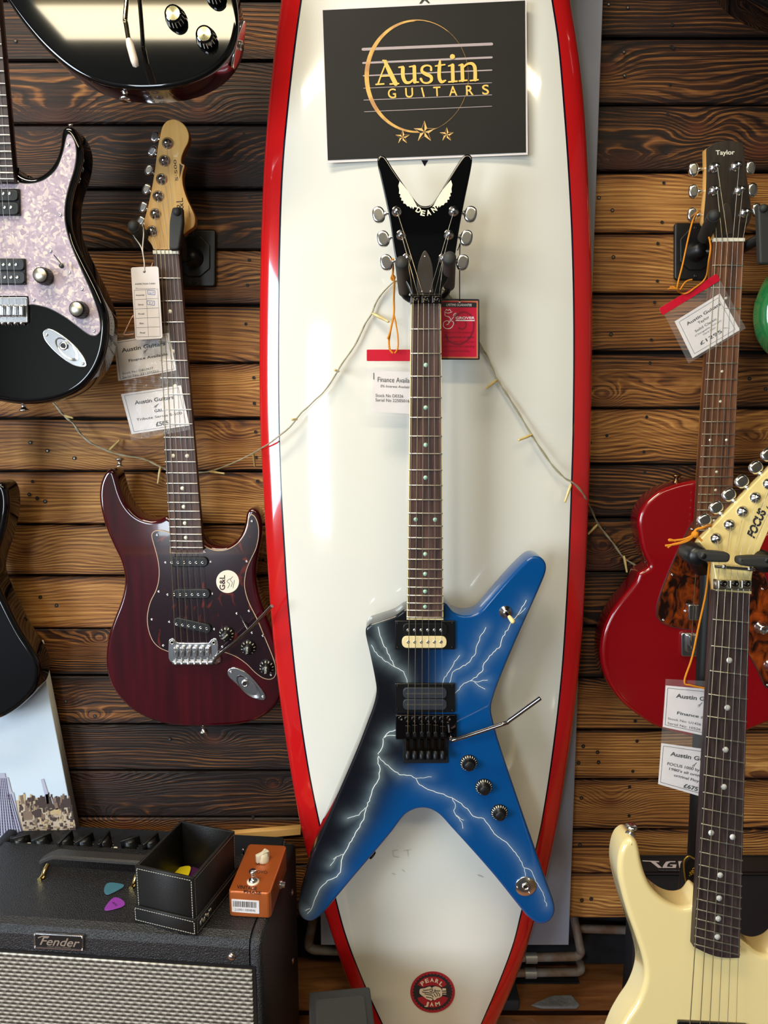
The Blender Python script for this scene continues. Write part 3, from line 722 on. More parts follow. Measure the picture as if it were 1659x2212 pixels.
A2 = [([(275, 790), (318, 670), (362, 560)], [18, 15, 15]), ([(350, 552), (400, 660), (462, 785)], [34, 48, 46]), ([(312, 706), (425, 700)], [15, 15]), ([(256, 792), (336, 787)], [17, 17]), ([(404, 788), (492, 783)], [17, 17]), ([(328, 540), (360, 545)], [18, 22]),
      ([(496, 612), (540, 606)], [16, 20]), ([(538, 620), (540, 710), (568, 768), (612, 770), (655, 730)], [40, 40, 34, 24, 16]), ([(658, 605), (663, 765)], [38, 38]), ([(608, 606), (660, 598)], [15, 17]), ([(665, 768), (702, 768)], [20, 16]),
      ([(836, 640), (832, 605), (790, 592), (745, 612), (740, 655), (785, 685), (832, 710), (838, 750), (800, 776), (752, 770), (728, 735)], [26, 18, 18, 26, 32, 40, 36, 30, 20, 18, 28]),
      ([(930, 542), (924, 600), (922, 720), (945, 765), (988, 750)], [18, 38, 38, 34, 16]), ([(882, 598), (980, 583)], [16, 16]),
      ([(1062, 590), (1066, 756)], [38, 38]), ([(1020, 598), (1062, 584)], [15, 18]), ([(1022, 766), (1108, 758)], [17, 17]), ([(1060, 499), (1060.5, 500)], [54, 54]),
      ([(1162, 590), (1168, 748)], [38, 38]), ([(1128, 592), (1162, 578)], [14, 17]), ([(1132, 756), (1212, 748)], [17, 17]), ([(1168, 620), (1215, 578), (1268, 574), (1296, 612), (1300, 742)], [16, 22, 32, 38, 38]), ([(1250, 752), (1330, 743)], [17, 17])]
for p, w in A2: strk(p, w)
for ch, x0, x1, yb in (('G', 382, 468, 938), ('U', 566, 648, 930), ('I', 752, 768, 924), ('T', 862, 938, 917), ('A', 1026, 1112, 912), ('R', 1206, 1284, 905), ('S', 1376, 1448, 898)):
    p = S([(x0, yb), (x1, yb-4)]); mb.text(FS, ch, p[0], p[1], 104/4.879, .0015, LETG, bold=.012)
STARG = M('sign_star_gold', (232, 184, 110), 0.45)
for cx, cy, R_ in ((765, 1292, 118), (535, 1348, 78), (1000, 1322, 78)):
    st = []
    for i in range(10):
        a = math.pi/2+math.pi*i/5; r_ = R_ if i % 2 == 0 else R_*.4
        st.append((cx+r_*math.cos(a), cy-r_*math.sin(a)))
    mb.flat(FS, S(st), .0012, STARG)
    st2 = [(cx+(x-cx)*.93, cy+(y-cy)*.93) for x, y in st]; C_ = (cx, cy)
    for i in range(0, 10, 2): mb.flat(FS, S([C_, st2[i], st2[(i+1) % 10]]), .0014, SB)
mb.build('print', SGN)
# ------------------------------------------------------------------ guitar hardware helpers
def fretpos(k, nf): return (1-2**(-k/12.0))/(1-2**(-(nf+.45)/12.0))
def slab(F, pts3, h0, h1, m, r=.0, mb=None, **kw):
    mb = mb or MB(); mb.prism2(F.o, F.ux, F.uy, F.n, [F.to2(p) for p in pts3], h0, h1, m, r=r, **kw); return mb
def neck(T, F, nl, nr, el, er, hb, ht, nf=22, board=ROSE, wood=MAPLE_SIDE, binding=None, dot=WHITEPL, dots=(3, 5, 7, 9, 12, 15, 17, 19, 21), nutm=WHITEPL, roundend=None, f0=1, depth=.019, dotx=.27, dotr=.003, inset=.0, nk0=None):
    A, B, C, D = F.P(*nl, ht), F.P(*nr, ht), F.P(*el, ht), F.P(*er, ht)
    def P(u, v): return A.lerp(B, u).lerp(C.lerp(D, u), v)
    # neck shaft behind the board
    if wood:
        mb = MB(); rows = []
        for i in range(13):
            v = i/12; a, b = P(0.02, v), P(.98, v); w = (b-a); row = []
            for k in range(11):
                t = math.pi*k/10; row.append((a+b)/2 + w*.5*math.cos(t) - F.n*(ht-hb+depth*math.sin(t)**.8))
            rows += row
        mb.add(rows, [[i*11+j, i*11+j+1, (i+1)*11+j+1, (i+1)*11+j] for i in range(12) for j in range(10)], wood, True)
        mb.add(rows[:11], [list(range(11))], wood); mb.add(rows[-11:], [list(range(11))[::-1]], wood)
        mb.build('neck', T)
    poly = [P(0, 0), P(1, 0), P(1, 1)]
    if roundend: poly += [P(1-i/8, 1+roundend*math.sin(math.pi*i/8)) for i in range(1, 8)]
    poly += [P(0, 1)]
    mb = slab(F, poly, hb, ht-.0003, binding or board, r=.0006, side=binding or board)
    if binding:
        i_ = .028; slab(F, [P(i_, 0), P(1-i_, 0), P(1-i_, 1-.006), P(i_, 1-.006)], ht-.001, ht, board, mb=mb)
    fb = mb.build('fretboard', T)
    for k in range(f0, nf+1):
        v = fretpos(k, nf); a, b = P(.005, v), P(.995, v); c = (a+b)/2 + F.n*.0012
        mb = MB(); mb.tube([a-F.n*.0002, a.lerp(b, .04)+F.n*.0006, c, a.lerp(b, .96)+F.n*.0006, b-F.n*.0002], .0011, FRETM, 6); mb.build('fret', fb)
    for k in dots:
        if k > nf or k < f0: continue
        v = (fretpos(k-1, nf)+fretpos(k, nf))/2
        for u in ((dotx, 1-dotx) if k == 12 else (.5,)):
            mb = MB(); mb.lathe(P(u, v)+F.n*.0, F.n, [(dotr, -.001), (dotr, .0004), (0, .0005)], dot, 14); mb.build('inlay', fb)
    return P
def nut(T, F, P, h, m=WHITEPL, v0=-.012, v1=0.0, name='nut'):
    mb = slab(F, [P(-.01, v0), P(1.01, v0), P(1.01, v1), P(-.01, v1)], h-.006, h+.0012, m, r=.0008); return mb.build(name, T)
def strings(T, paths, rad=(.00058, .00050, .00042, .0003, .00026, .00022)):
    for i, p in enumerate(paths):
        mb = MB(); mb.tube(p, rad[i], BRASSY if i < 3 else STEEL, 6); mb.build('string', T)
def tuner(T, F, post, btn, hf, bh, bw=.0075, bl=.0105, pr=.0048, m=CHROME, hp=.008):
    """post through the headstock face and a button on its edge"""
    o = F.P(*post, hf); n = F.n
    mb = MB(); mb.lathe(o, n, [(pr*1.35, 0), (pr*1.35, .0012), (pr, .0022), (pr*.92, .0032), (pr*.55, .0036), (pr*.5, hp-.003), (pr*.62, hp-.002), (pr*.58, hp), (0, hp+.0003)], m, 18)
    mt = mb.build('tuning_post', T)
    if btn:
        b = F.P(*btn, bh); s = F.P(*post, bh); d = (b-s).normalized(); w = n.cross(d).normalized()
        mb = MB(); mb.tube([s.lerp(b, .35), b-d*bw*.7], .0022, m, 8); mb.lathe(b-d*bw*1.2, d, [(.0035, 0), (.0035, .002), (.0025, .003)], m, 12)
        kid = [(-.95, -.42), (-.55, -.88), (.1, -1.0), (.72, -.8), (1.0, -.35), (1.0, .35), (.72, .8), (.1, 1.0), (-.55, .88), (-.95, .42)]
        mb.prism2(b-n*.0034, d, w, n, smooth([(x*bw, y*bl) for x, y in kid], 3), 0, .0068, m, r=.0030, seg=4)
        mb.build('tuner_button', mt)
    return o + n*(hp-.0025)
def screw(mb, F, p, h, r=.0025, m=CHROME):
    o = F.P(*p, h); mb.lathe(o, F.n, [(r, -.0005), (r, .0003), (r*.8, .0012), (r*.35, .0016), (r*.3, .0008), (0, .0008)], m, 12)
def knob_marks(mb, o, F, r0, r1, h, m, n=11, a0=210, a1=-30):
    for i in range(n):
        a = math.radians(a0+(a1-a0)*i/(n-1)); c, s_ = math.cos(a), math.sin(a)
        w = .00055
        q = [o+F.ux*(c*r-s_*w*k)+F.uy*(s_*r+c*w*k)+F.n*h2 for r, k, h2 in ((r0, 1, h[0]), (r1, 1, h[1]), (r1, -1, h[1]), (r0, -1, h[0]))]
        mb.add(q, [[0, 1, 2, 3]], m)
def knob(T, F, p, h, kind='strat', r=.012, name='control_knob', txt=None, rot=0):
    o = F.P(*p, h); mb = MB(); n = F.n
    if kind == 'tophat':
        mb.lathe(o, n, [(r, 0), (r, .002), (r*.80, .005), (r*.62, .0062), (r*.58, .013), (r*.5, .0138), (0, .0138)], BLACKPL, 28)
        knob_marks(mb, o, F, r*.80, r*.97, (.0053, .0028), WHITEPL, 20, 260, -80)
    elif kind == 'strat':
        mb.lathe(o, n, [(r, 0), (r, .0018), (r*.86, .005), (r*.60, .0072), (r*.56, .0145), (r*.46, .016), (0, .016)], BLACKPL, 28)
        knob_marks(mb, o, F, r*.72, r*.93, (.0068, .0042), WHITEPL, 11, 250, -50)
        if txt:
            vs, fs = textmesh(txt, .01, 0); x0 = min(v[0] for v in vs); x1 = max(v[0] for v in vs); sc = r*.95/(x1-x0)
            a = math.radians(rot); q = []
            for x, y in vs:
                X, Y = (x-(x0+x1)/2)*sc, (y-.36)*sc; q.append(o+F.ux*(X*math.cos(a)-Y*math.sin(a))+F.uy*(X*math.sin(a)+Y*math.cos(a))+n*.0162)
            mb.add(q, fs, WHITEPL)
    elif kind == 'metalcap':
        mb.lathe(o, n, [(r, 0), (r, .004), (r*.93, .012), (r*.86, .0165), (r*.8, .017)], BLACKPL, 28)
        for i in range(20):
            a = 2*math.pi*i/20; mb.tube([o+(F.ux*math.cos(a)+F.uy*math.sin(a))*r*.99+n*.003, o+(F.ux*math.cos(a)+F.uy*math.sin(a))*r*.9+n*.014], .0007, BLACKPL, 5)
        mb.lathe(o+n*.0168, n, [(r*.78, 0), (r*.76, .0006), (0, .0008)], M('brushed_cap', (216, 210, 192), .38, 1.0), 28)
    elif kind == 'chrome':
        mb.lathe(o, n, [(r, 0), (r, .002), (r*.8, .005), (r*.74, .010), (r*.6, .0125), (r*.45, .0130), (r*.40, .0124), (0, .0124)], CHROME, 28)
    elif kind == 'speed':
        mb.lathe(o, n, [(r, 0), (r, .003), (r*.98, .006), (r*.80, .016), (r*.74, .017), (0, .017)], GLOSSBLK, 28)
        knob_marks(mb, o, F, r*.82, r*.97, (.0155, .007), WHITEPL, 16, 260, -80)
        mb.lathe(o+n*.0171, n, [(r*.62, 0), (0, .0003)], M('brushed_cap_pale', (210, 206, 170), .12, 1.0), 24)
    return mb.build(name, T)
def strap_button(T, p, d, m=CHROME, s=1.0):
    mb = MB(); mb.lathe(p, d, [(.0062*s, 0), (.0062*s, .001), (.0032*s, .003), (.0032*s, .008*s), (.0072*s, .0105*s), (.0072*s, .0125*s), (.003*s, .0137*s), (0, .0137*s)], m, 16); return mb.build('strap_button', T)
def single_coil(T, F, a, b, h, poles, scr, hh=.0055, pw=.0165, cover=BLACKPL):
    """pickup between end pixels a and b"""
    A, B = F.P(*a, h+hh), F.P(*b, h+hh); d = (B-A); L = d.length; d.normalize(); w = F.n.cross(d); c = (A+B)/2 - F.n*hh
    mb = MB(); mb.prism2(c, d, w, F.n, rrect(L, pw, pw*.48, 6), -.001, hh, cover, r=.0014)
    for i in range(6):
        t = i/5; q = F.P(lerp(poles[0][0], poles[1][0], t), lerp(poles[0][1], poles[1][1], t), h+hh)
        mb.lathe(q, F.n, [(.0024, -.001), (.0024, .0006), (.0012, .0007), (.0011, .0), (0, .0)], CHROME, 12)
    for s_ in scr: screw(mb, F, s_, h, .0022)
    return mb.build('pickup', T)
def neckset_screws(name, T, F, pts, h, r=.0023):
    for p in pts:
        mb = MB(); screw(mb, F, p, h, r); mb.build('screw', T)
def arm(T, pts, r, m=CHROME, tip=None, name='tremolo_arm', tipn='arm_tip'):
    mb = MB(); mb.tube(pts, r, m, 12); o = mb.build(name, T)
    if tip:
        mb = MB(); p, q, rr, mm = tip; d = (q-p); L = d.length; mb.lathe(p, d, [(rr*.75, 0), (rr, L*.2), (rr, L*.75), (rr*.8, L*.93), (0, L)], mm, 14); mb.build(tipn, o)
    return o
def bez(p, n=5):
    """smooth 3D path"""
    p = [Vector(q) for q in p]; out = []
    for i in range(len(p)-1):
        p0, p1, p2, p3 = p[max(0, i-1)], p[i], p[i+1], p[min(len(p)-1, i+2)]
        for k in range(n):
            t = k/n; out.append(.5*((2*p1)+(p2-p0)*t+(2*p0-5*p1+4*p2-p3)*t*t+(3*p1-p0-3*p2+p3)*t**3))
    out.append(p[-1]); return out
def jackplate(T, F, poly, scr, cav, h, name='jack_plate'):
    mb = MB(); mb.prism(F, smooth(poly, 4), h, h+.0022, CHROME, r=.001)
    for s_ in scr: screw(mb, F, s_, h+.0022, .0023)
    cx, cy, rx, ry, rot = cav; a = math.radians(rot); pts = []
    # sloping boat shaped dish
    vs = []; K = 24
    for j, (k, d) in enumerate(((1, .0024), (.9, .0012), (.72, -.003), (.4, -.006), (.12, -.0075))):
        for i in range(K):
            t = 2*math.pi*i/K; x, y = rx*k*math.cos(t)-(1-k)*rx*.35, ry*k*math.sin(t)
            vs.append(F.P(cx+x*math.cos(a)-y*math.sin(a), cy+x*math.sin(a)+y*math.cos(a), h+.0024) + F.n*(d-.0024)*.25 + F.n*.0006)
    mb.add(vs, [[j*K+i, (j+1)*K+i, (j+1)*K+(i+1) % K, j*K+(i+1) % K] for j in range(4) for i in range(K)] + [[4*K+i for i in range(K)]], CHROME, True)
    o = mb.build(name, T)
    mb = MB(); q = F.P(cx-rx*.3*math.cos(a), cy-rx*.3*math.sin(a), h+.003); mb.lathe(q, F.n, [(.006, -.001), (.006, .0015), (.0035, .002), (.0032, -.001), (0, -.001)], CHROME, 16)
    mb.lathe(q+F.n*.0022, F.n, [(.003, 0), (0, .0001)], M('jack_hole', (10, 10, 10), .6), 12)
    mb.build('jack_socket', o); return o

# ------------------------------------------------------------------ blue lightning guitar
FD = wallframe(-.200)
S8 = lambda pts: cr((600, 1180), 2.5136, pts)
S6 = lambda pts: cr((820, 1300), 4.253, pts)
S7 = lambda pts: cr((740, 320), 3.686, pts)
LG = thing('electric_guitar', 'blue and black lightning bolt electric guitar with forked headstock hanging on the surfboard', 'guitar', FD.P(920, 1700), 0, None)
bolts = [
 ([(545, 437), (562, 500), (568, 520), (605, 590), (632, 650), (640, 658), (683, 680), (695, 710), (702, 745)], 3.2),
 ([(508, 535), (525, 570), (572, 615), (610, 640), (640, 658)], 2.6),
 ([(1130, 440), (1105, 480), (1085, 530), (1075, 580), (1040, 630), (985, 665), (948, 685), (942, 710), (932, 745)], 2.8),
 ([(988, 592), (960, 625), (930, 680), (905, 712), (896, 745)], 2.6),
 ([(1350, 292), (1320, 345), (1300, 375), (1270, 410), (1255, 440), (1222, 490), (1210, 540), (1150, 595), (1120, 635), (1115, 670), (1080, 710), (1040, 732), (1010, 745), (975, 785), (958, 803)], 3.2),
 ([(1302, 375), (1345, 335)], 1.6), ([(1040, 732), (1070, 735), (1100, 733), (1140, 727)], 2.0), ([(1068, 737), (1105, 765), (1126, 776)], 2.0),
 ([(640, 997), (595, 1015), (572, 1045), (570, 1085), (545, 1125), (545, 1165), (555, 1220), (550, 1260), (520, 1310), (500, 1370), (480, 1420), (470, 1470), (445, 1525), (420, 1560), (385, 1625), (360, 1670), (345, 1720), (340, 1770), (320, 1795), (270, 1815), (240, 1845), (215, 1890), (200, 1920), (185, 1965), (160, 1995)], 4.0),
 ([(640, 1028), (590, 1030), (572, 1045)], 3.0), ([(475, 1420), (440, 1460), (410, 1468), (378, 1478)], 2.8),
 ([(358, 1672), (320, 1685), (300, 1700)], 2.4), ([(318, 1690), (285, 1735)], 2.2), ([(176, 1968), (150, 1978)], 2.0),
 ([(545, 1130), (560, 1160), (600, 1190), (625, 1215), (660, 1240), (725, 1245), (750, 1260), (770, 1295), (830, 1325), (900, 1345), (945, 1365), (985, 1390), (1030, 1425), (1060, 1465), (1120, 1480), (1150, 1520), (1175, 1560), (1230, 1600), (1270, 1640), (1310, 1690), (1335, 1745), (1375, 1760), (1400, 1820), (1440, 1880), (1460, 1955)], 3.0),
 ([(750, 1260), (790, 1258), (835, 1252)], 2.0), ([(948, 1368), (965, 1405), (955, 1435), (970, 1465), (1000, 1500), (1005, 1532)], 2.4),
 ([(970, 1460), (1010, 1488)], 1.8), ([(1340, 1745), (1345, 1790)], 2.0)]
rb = random.Random(5)
def jag(pts):
    out = [pts[0]]
    for a, b in zip(pts, pts[1:]):
        L = math.hypot(b[0]-a[0], b[1]-a[1]); k = max(1, int(L/13))
        for i in range(1, k+1):
            t = i/k; j = rb.uniform(-3.6, 3.6) if i < k else 0
            out.append((lerp(a[0], b[0], t)-(b[1]-a[1])/L*j, lerp(a[1], b[1], t)+(b[0]-a[0])/L*j))
    return out
bp = [(S8(jag(p)), w/2.5136) for p, w in bolts]
segs = []
for pts, w in bp:
    for a, b in zip(pts, pts[1:]): segs.append((a[0], a[1], b[0]-a[0], b[1]-a[1], w))
for pts, w in bp: pass
div = S8([(900, 100), (905, 330), (860, 560), (850, 730), (830, 960), (800, 1120), (700, 1230), (610, 1340), (560, 1450), (430, 1640), (330, 1800), (150, 2060)])
import numpy as np
SG = np.array(segs)
def paint(px, py):
    px = np.asarray(px)[:, None]; py = np.asarray(py)[:, None]
    L2 = SG[:, 2]**2+SG[:, 3]**2+1e-9
    t = np.clip(((px-SG[:, 0])*SG[:, 2]+(py-SG[:, 1])*SG[:, 3])/L2, 0, 1)
    d = np.sqrt((px-SG[:, 0]-t*SG[:, 2])**2+(py-SG[:, 1]-t*SG[:, 3])**2)
    dm = d.min(axis=1)
    dv = np.array(div); dx = np.interp(py[:, 0], dv[:, 1], dv[:, 0]); s_ = (px[:, 0]-dx)
    wdt = np.interp(py[:, 0], [1300, 1500, 1700, 1800, 1950], [42, 42, 62, 46, 34])
    k = 1/(1+np.exp(-s_/wdt*3.2))
    blue = np.array(lin((0, 70, 130))[:3]); blk = np.array(lin((12, 13, 20))[:3])
    c = blk[None]*(1-k[:, None]) + blue[None]*k[:, None]
    g = (.20*np.exp(-(dm/15.0)**1.4) + .26*np.exp(-dm/7.0))*np.interp(s_, [-60, 60], [1.0, .62])
    hl = np.array(lin((176, 200, 208))[:3])
    g = np.clip(g*.62, 0, 1)[:, None]
    return c*(1-g)+hl[None]*g
PAINT = bpy.data.materials.new('airbrushed_blue_black'); PAINT.use_nodes = True
_n = PAINT.node_tree; _b = _n.nodes['Principled BSDF']; _a = nd(_n, 'Attribute', attribute_name='paint')
_n.links.new(_a.outputs['Color'], _b.inputs['Base Color']); _b.inputs['Roughness'].default_value = .3; _b.inputs['Specular IOR Level'].default_value = .15; _b.inputs['Coat Weight'].default_value = 1; _b.inputs['Coat Roughness'].default_value = .03
BOLT = M('lightning_white', (244, 248, 244), 0.25, coat=1.0)
bodyD = [(697, 336), (640, 372), (560, 400), (500, 420, 1), (480, 442), (478, 480), (505, 600), (532, 740), (535, 790), (520, 860), (480, 970), (430, 1100), (340, 1310), (250, 1520), (185, 1670), (140, 1830), (114, 1930), (116, 1985), (140, 2020), (185, 2030), (240, 1995), (300, 1925), (400, 1805), (520, 1665), (620, 1545), (690, 1455), (740, 1426), (785, 1418), (830, 1425), (880, 1455), (940, 1520), (1060, 1652), (1180, 1790), (1300, 1940), (1360, 2010), (1410, 2042), (1455, 2040), (1490, 2010), (1503, 1965), (1490, 1905), (1460, 1825), (1400, 1650), (1300, 1360), (1200, 1060), (1163, 920), (1158, 870), (1172, 810), (1210, 705), (1270, 560), (1350, 380), (1430, 200), (1455, 130), (1452, 88), (1425, 58), (1385, 52), (1345, 75), (1250, 172), (1135, 305), (1100, 345), (1060, 368), (1000, 372), (950, 352), (903, 305)]
polyD = [FD.to2(FD.P(x, y, -.004)) for x, y in smooth(S8(bodyD), 4)]
mb = MB(); base, NB, inner = mb.prism2(FD.o, FD.ux, FD.uy, FD.n, polyD, -.044, 0, PAINT, r=.004, cap=False)
from mathutils import Vector as V2
x0, x1 = min(p[0] for p in inner), max(p[0] for p in inner); y0, y1 = min(p[1] for p in inner), max(p[1] for p in inner)
pts = [V2(p) for p in inner]; st = .0023
import bisect
def inside(x, y):
    c = False; j = len(inner)-1
    for i in range(len(inner)):
        if (inner[i][1] > y) != (inner[j][1] > y) and x < (inner[j][0]-inner[i][0])*(y-inner[i][1])/(inner[j][1]-inner[i][1])+inner[i][0]: c = not c
        j = i
    return c
yy = y0
while yy < y1:
    xx = x0 + (st/2 if int((yy-y0)/st) % 2 else 0)
    while xx < x1:
        if inside(xx, yy): pts.append(V2((xx, yy)))
        xx += st
    yy += st*.87
r_ = delaunay_2d_cdt(pts, [], [list(range(len(inner)))], 1, 1e-6)
mb.add([FD.at(v.x, v.y, 0) for v in r_[0]], [list(f) for f in r_[2]], PAINT, False)
npaint = len(mb.V)
for pts_, w in bp:
    n_ = len(pts_); ws = [max(.9, w*(1.0 if i < n_*.7 else lerp(1, .45, (i-n_*.7)/(n_*.3)))) for i in range(n_)]
    mb.ribbon(FD, pts_, ws, .00025, BOLT)
allv = [Vector(v) for v in mb.V]
body = mb.build('body', LG)
pp = [proj(v) for v in allv]
colr = paint([p[0] for p in pp], [p[1] for p in pp])
at_ = body.data.color_attributes.new('paint', 'FLOAT_COLOR', 'POINT')
at_.data.foreach_set('color', np.concatenate([colr, np.ones((len(colr), 1))], axis=1).ravel())
PD = neck(LG, FD, (888, 655), (952.5, 655), (878.5, 1339), (958, 1340), .0, .010, board=ROSE, wood=M('black_neck', (12, 12, 13), .2, coat=.8), binding=M('cream_binding', (232, 214, 158), .4), dot=M('abalone', (120, 196, 176), .15, coat=1, vs=900, col2=(206, 214, 190)), dotx=.22, dotr=.0031, depth=.018)
# headstock, tilted back
o_ = FD.P(920, 655, .006)
FH = Frame(o_, (1, 0, 0), (0, .05, 1))
heads = [(545, 1240), (545, 1170), (530, 1120), (490, 1050), (440, 950), (410, 820), (380, 600), (340, 400), (300, 220), (279, 130), (280, 85), (298, 62), (325, 60), (350, 85), (400, 165), (500, 310), (580, 420), (618, 455), (660, 463), (702, 452), (740, 410), (820, 280), (900, 150), (950, 75), (975, 53), (1010, 53), (1031, 80), (1027, 140), (1000, 280), (965, 450), (930, 640), (905, 800), (880, 950), (830, 1060), (795, 1110), (786, 1170), (786, 1240)]
mb = MB(); mb.prism(FH, smooth(S7(heads), 3), -.015, 0, GLOSSBLK, r=.002)
hd = mb.build('headstock', LG)
mb = MB(); IV = M('ivory_logo', (238, 230, 204), .4)
wing = [(455, 262), (444, 298), (451, 330), (449, 362), (461, 366), (457, 390), (470, 396), (467, 416), (485, 420), (484, 440), (503, 444), (514, 462), (530, 463), (546, 480), (550, 464), (563, 487), (570, 468), (604, 478), (590, 458), (560, 400), (520, 340), (480, 290)]
mb.flat(FH, S7(wing), .0004, IV); mb.flat(FH, S7([(1318-x, y-8) for x, y in wing]), .0004, IV)
for ch, x, y, rot in (('D', 606, 492, 32), ('E', 640, 515, 12), ('A', 685, 512, -12), ('N', 728, 487, -36)):
    a = math.radians(rot); ex, ey = math.cos(a), math.sin(a); w, hh = 36, 44
    bx, by = x-ex*w/2-ey*hh/2, y-ey*w/2+ex*hh/2
    p0, p1 = S7([(bx, by), (bx+ex*w, by+ey*w)]); mb.text(FH, ch, p0, p1, hh/3.686, .0006, IV, bold=.03)
mb.build('logo', hd)
mb = MB(); mb.prism(FH, smooth(S7([(655, 815), (690, 860), (713, 930), (722, 1010), (720, 1080), (725, 1155, 1), (602, 1155, 1), (592, 1080), (592, 1000), (610, 900)]), 4), -.001, .0018, M('truss_cover_brown', (46, 38, 34), .35, coat=.5, var=.6, vs=200), r=.0006); 
for p in S7([(655, 862), (632, 1140), (700, 1140)]): screw(mb, FH, p, .0018, .0014)
mb.build('truss_rod_cover', LG)
posts = S7([(515, 878), (468, 693), (432, 505), (885, 503), (848, 690), (802, 880)])
btns = S7([(350, 910), (325, 722), (288, 532), (1018, 528), (985, 716), (955, 910)])
tp = [tuner(LG, FH, p, b, 0, -.009, bw=.0085, bl=.0112, pr=.0052, hp=.007) for p, b in zip(posts, btns)]
# locking nut
mb = MB()
for i, (xa, xb) in enumerate(((545, 622), (628, 705), (711, 786))):
    q = S7([(xa, 1172), (xb, 1172), (xb, 1238), (xa, 1238)]); mb.prism(FD, quadround(q, 1.5), .006, .016, BLKCHR, r=.0012)
    c = S7([((xa+xb)/2, 1200)])[0]; mb.lathe(FD.P(*c, .016), FD.n, [(.0034, 0), (.0034, .0018), (.0015, .002), (.0014, .0005), (0, .0005)], BLKCHR, 12)
q = S7([(540, 1160), (790, 1160), (790, 1245), (540, 1245)]); mb.prism(FD, q, .002, .008, BLKCHR, r=.0008)
mb.build('locking_nut', LG)
# pickups
RING = M('pickup_ring_black', (14, 14, 15), .25, coat=.5)
def humb(T, F, ring, bobs, poles, scr, h, hr=.004, hbob=.0065, blades=None, polecol=CHROME, tag_=None):
    mb = MB(); mb.prism(F, quadround(ring, 2), h-.001, h+hr, RING, r=.001)
    for s_ in scr: screw(mb, F, s_, h+hr, .0014, BLKCHR)
    t = mb.build('pickup', T)
    for i, (q, m) in enumerate(bobs):
        mb = MB(); mb.prism(F, q, h, h+hbob, m, r=.0009)
        if poles:
            for k in range(6):
                x = lerp(poles[i][0][0], poles[i][1][0], k/5); y = lerp(poles[i][0][1], poles[i][1][1], k/5)
                mb.lathe(F.P(x, y, h+hbob), F.n, [(.0023, -.001), (.0023, .0007), (.0009, .0009), (0, .0004)], polecol, 12)
        if blades: mb.prism(F, blades[i], h+hbob-.001, h+hbob+.0006, M('blade_steel', (190, 184, 172), .3, 1), r=0)
        mb.build('bobbin', t)
    return t
scrD = lambda y0, y1: S8([(650, y0+12), (947, y0+12), (650, y1-12), (947, y1-12)])
mb = MB()
humb(LG, FD, S8([(637, 404), (962, 404), (962, 560), (637, 560)]), [(pxrect(*S8([(680, 418)])[0], *S8([(922, 484)])[0], 10), M('bobbin_black', (16, 16, 18), .3)), (pxrect(*S8([(674, 487)])[0], *S8([(917, 552)])[0], 11), CREAMPL)],
     [S8([(707, 455), (886, 455)]), S8([(707, 519), (886, 519)])], scrD(404, 560), 0)
BG = M('bobbin_grey', (44, 48, 56), .4)
humb(LG, FD, S8([(637, 744), (962, 744), (962, 902), (637, 902)]), [(pxrect(*S8([(680, 768)])[0], *S8([(918, 826)])[0], 9), BG), (pxrect(*S8([(680, 830)])[0], *S8([(918, 888)])[0], 9), BG)],
     None, scrD(744, 902), 0, blades=[S8([(695, 798), (898, 798), (898, 804), (695, 804)]), S8([(695, 858), (898, 858), (898, 864), (695, 864)])])
# double locking tremolo
SF = lambda pts: cr((840, 1520), 10.37, pts)
mb = MB(); mb.prism(FD, quadround(SF([(150, 240), (1520, 240), (1520, 800), (1330, 800), (1330, 1330), (310, 1330), (310, 800), (150, 800)]), 3), -.001, .002, M('tremolo_cavity', (12, 12, 13), .5), r=.0005)
mb.prism(FD, quadround(SF([(160, 250), (1510, 250), (1510, 790), (160, 790)]), 4), .002, .006, BLKCHR, r=.001)
tr = mb.build('tremolo_bridge', LG)
strx = [425, 580, 740, 893, 1048, 1205]
for i, x in enumerate(strx):
    mb = MB(); dy = (-40, -55, -75, -75, -60, -30)[i]+55
    mb.prism(FD, SF([(x-68, 290), (x+68, 290), (x+68, 480), (x-68, 480)]), .006, .010, BLKCHR, r=.0008)
    mb.prism(FD, quadround(SF([(x-60, 470+dy), (x+60, 470+dy), (x+70, 790), (x-70, 790)]), 1), .006, .0145, BLKCHR, r=.001)
    mb.prism(FD, SF([(x-34, 640+dy*.5), (x+34, 640+dy*.5), (x+34, 745), (x-34, 745)]), .0145, .0162, BLACKPL, r=.0006)
    mb.lathe(FD.P(*SF([(x, 400)])[0], .010), FD.n, [(.0024, 0), (.0024, .0016), (.001, .0018), (0, .0008)], BLKCHR, 10)
    mb.build('saddle', tr)
    mb = MB(); mb.tube([FD.P(*SF([(x, 800)])[0], .010), FD.P(*SF([(x, 1060)])[0], .009)], .0026, M('worn_black_bronze', (74, 56, 40), .3, 1, vs=700, col2=(24, 22, 22)), 10)
    mb.lathe(FD.P(*SF([(x, 1060)])[0], .009), (0, -.55, -1), [(.0045, 0), (.0052, .003), (.0052, .012), (.004, .013), (0, .013)], M('fine_tuner_black', (30, 31, 34), .35, .7), 14)
    mb.build('fine_tuner', tr)
mb = MB()
for x in (270, 1345): mb.lathe(FD.P(*SF([(x, 325)])[0], .006), FD.n, [(.0042, 0), (.0042, .002), (.002, .0022), (.0018, .0008), (0, .0008)], BLKCHR, 14)
mb.build('pivot_stud', tr); mb = MB()
mb.tube([FD.P(*SF([(1330, 460)])[0], .009), FD.P(*SF([(1350, 640)])[0], .010)], .0018, CHROME, 8)
mb.lathe(FD.P(*SF([(1385, 680)])[0], .004), FD.n, [(.0055, 0), (.0055, .006), (.004, .008), (.004, .016), (0, .016)], BLKCHR, 14)
mb.build('arm_socket', tr)
a_ = S8([(928, 1035), (945, 1050), (975, 1046), (1222, 965), (1260, 945), (1425, 825)])
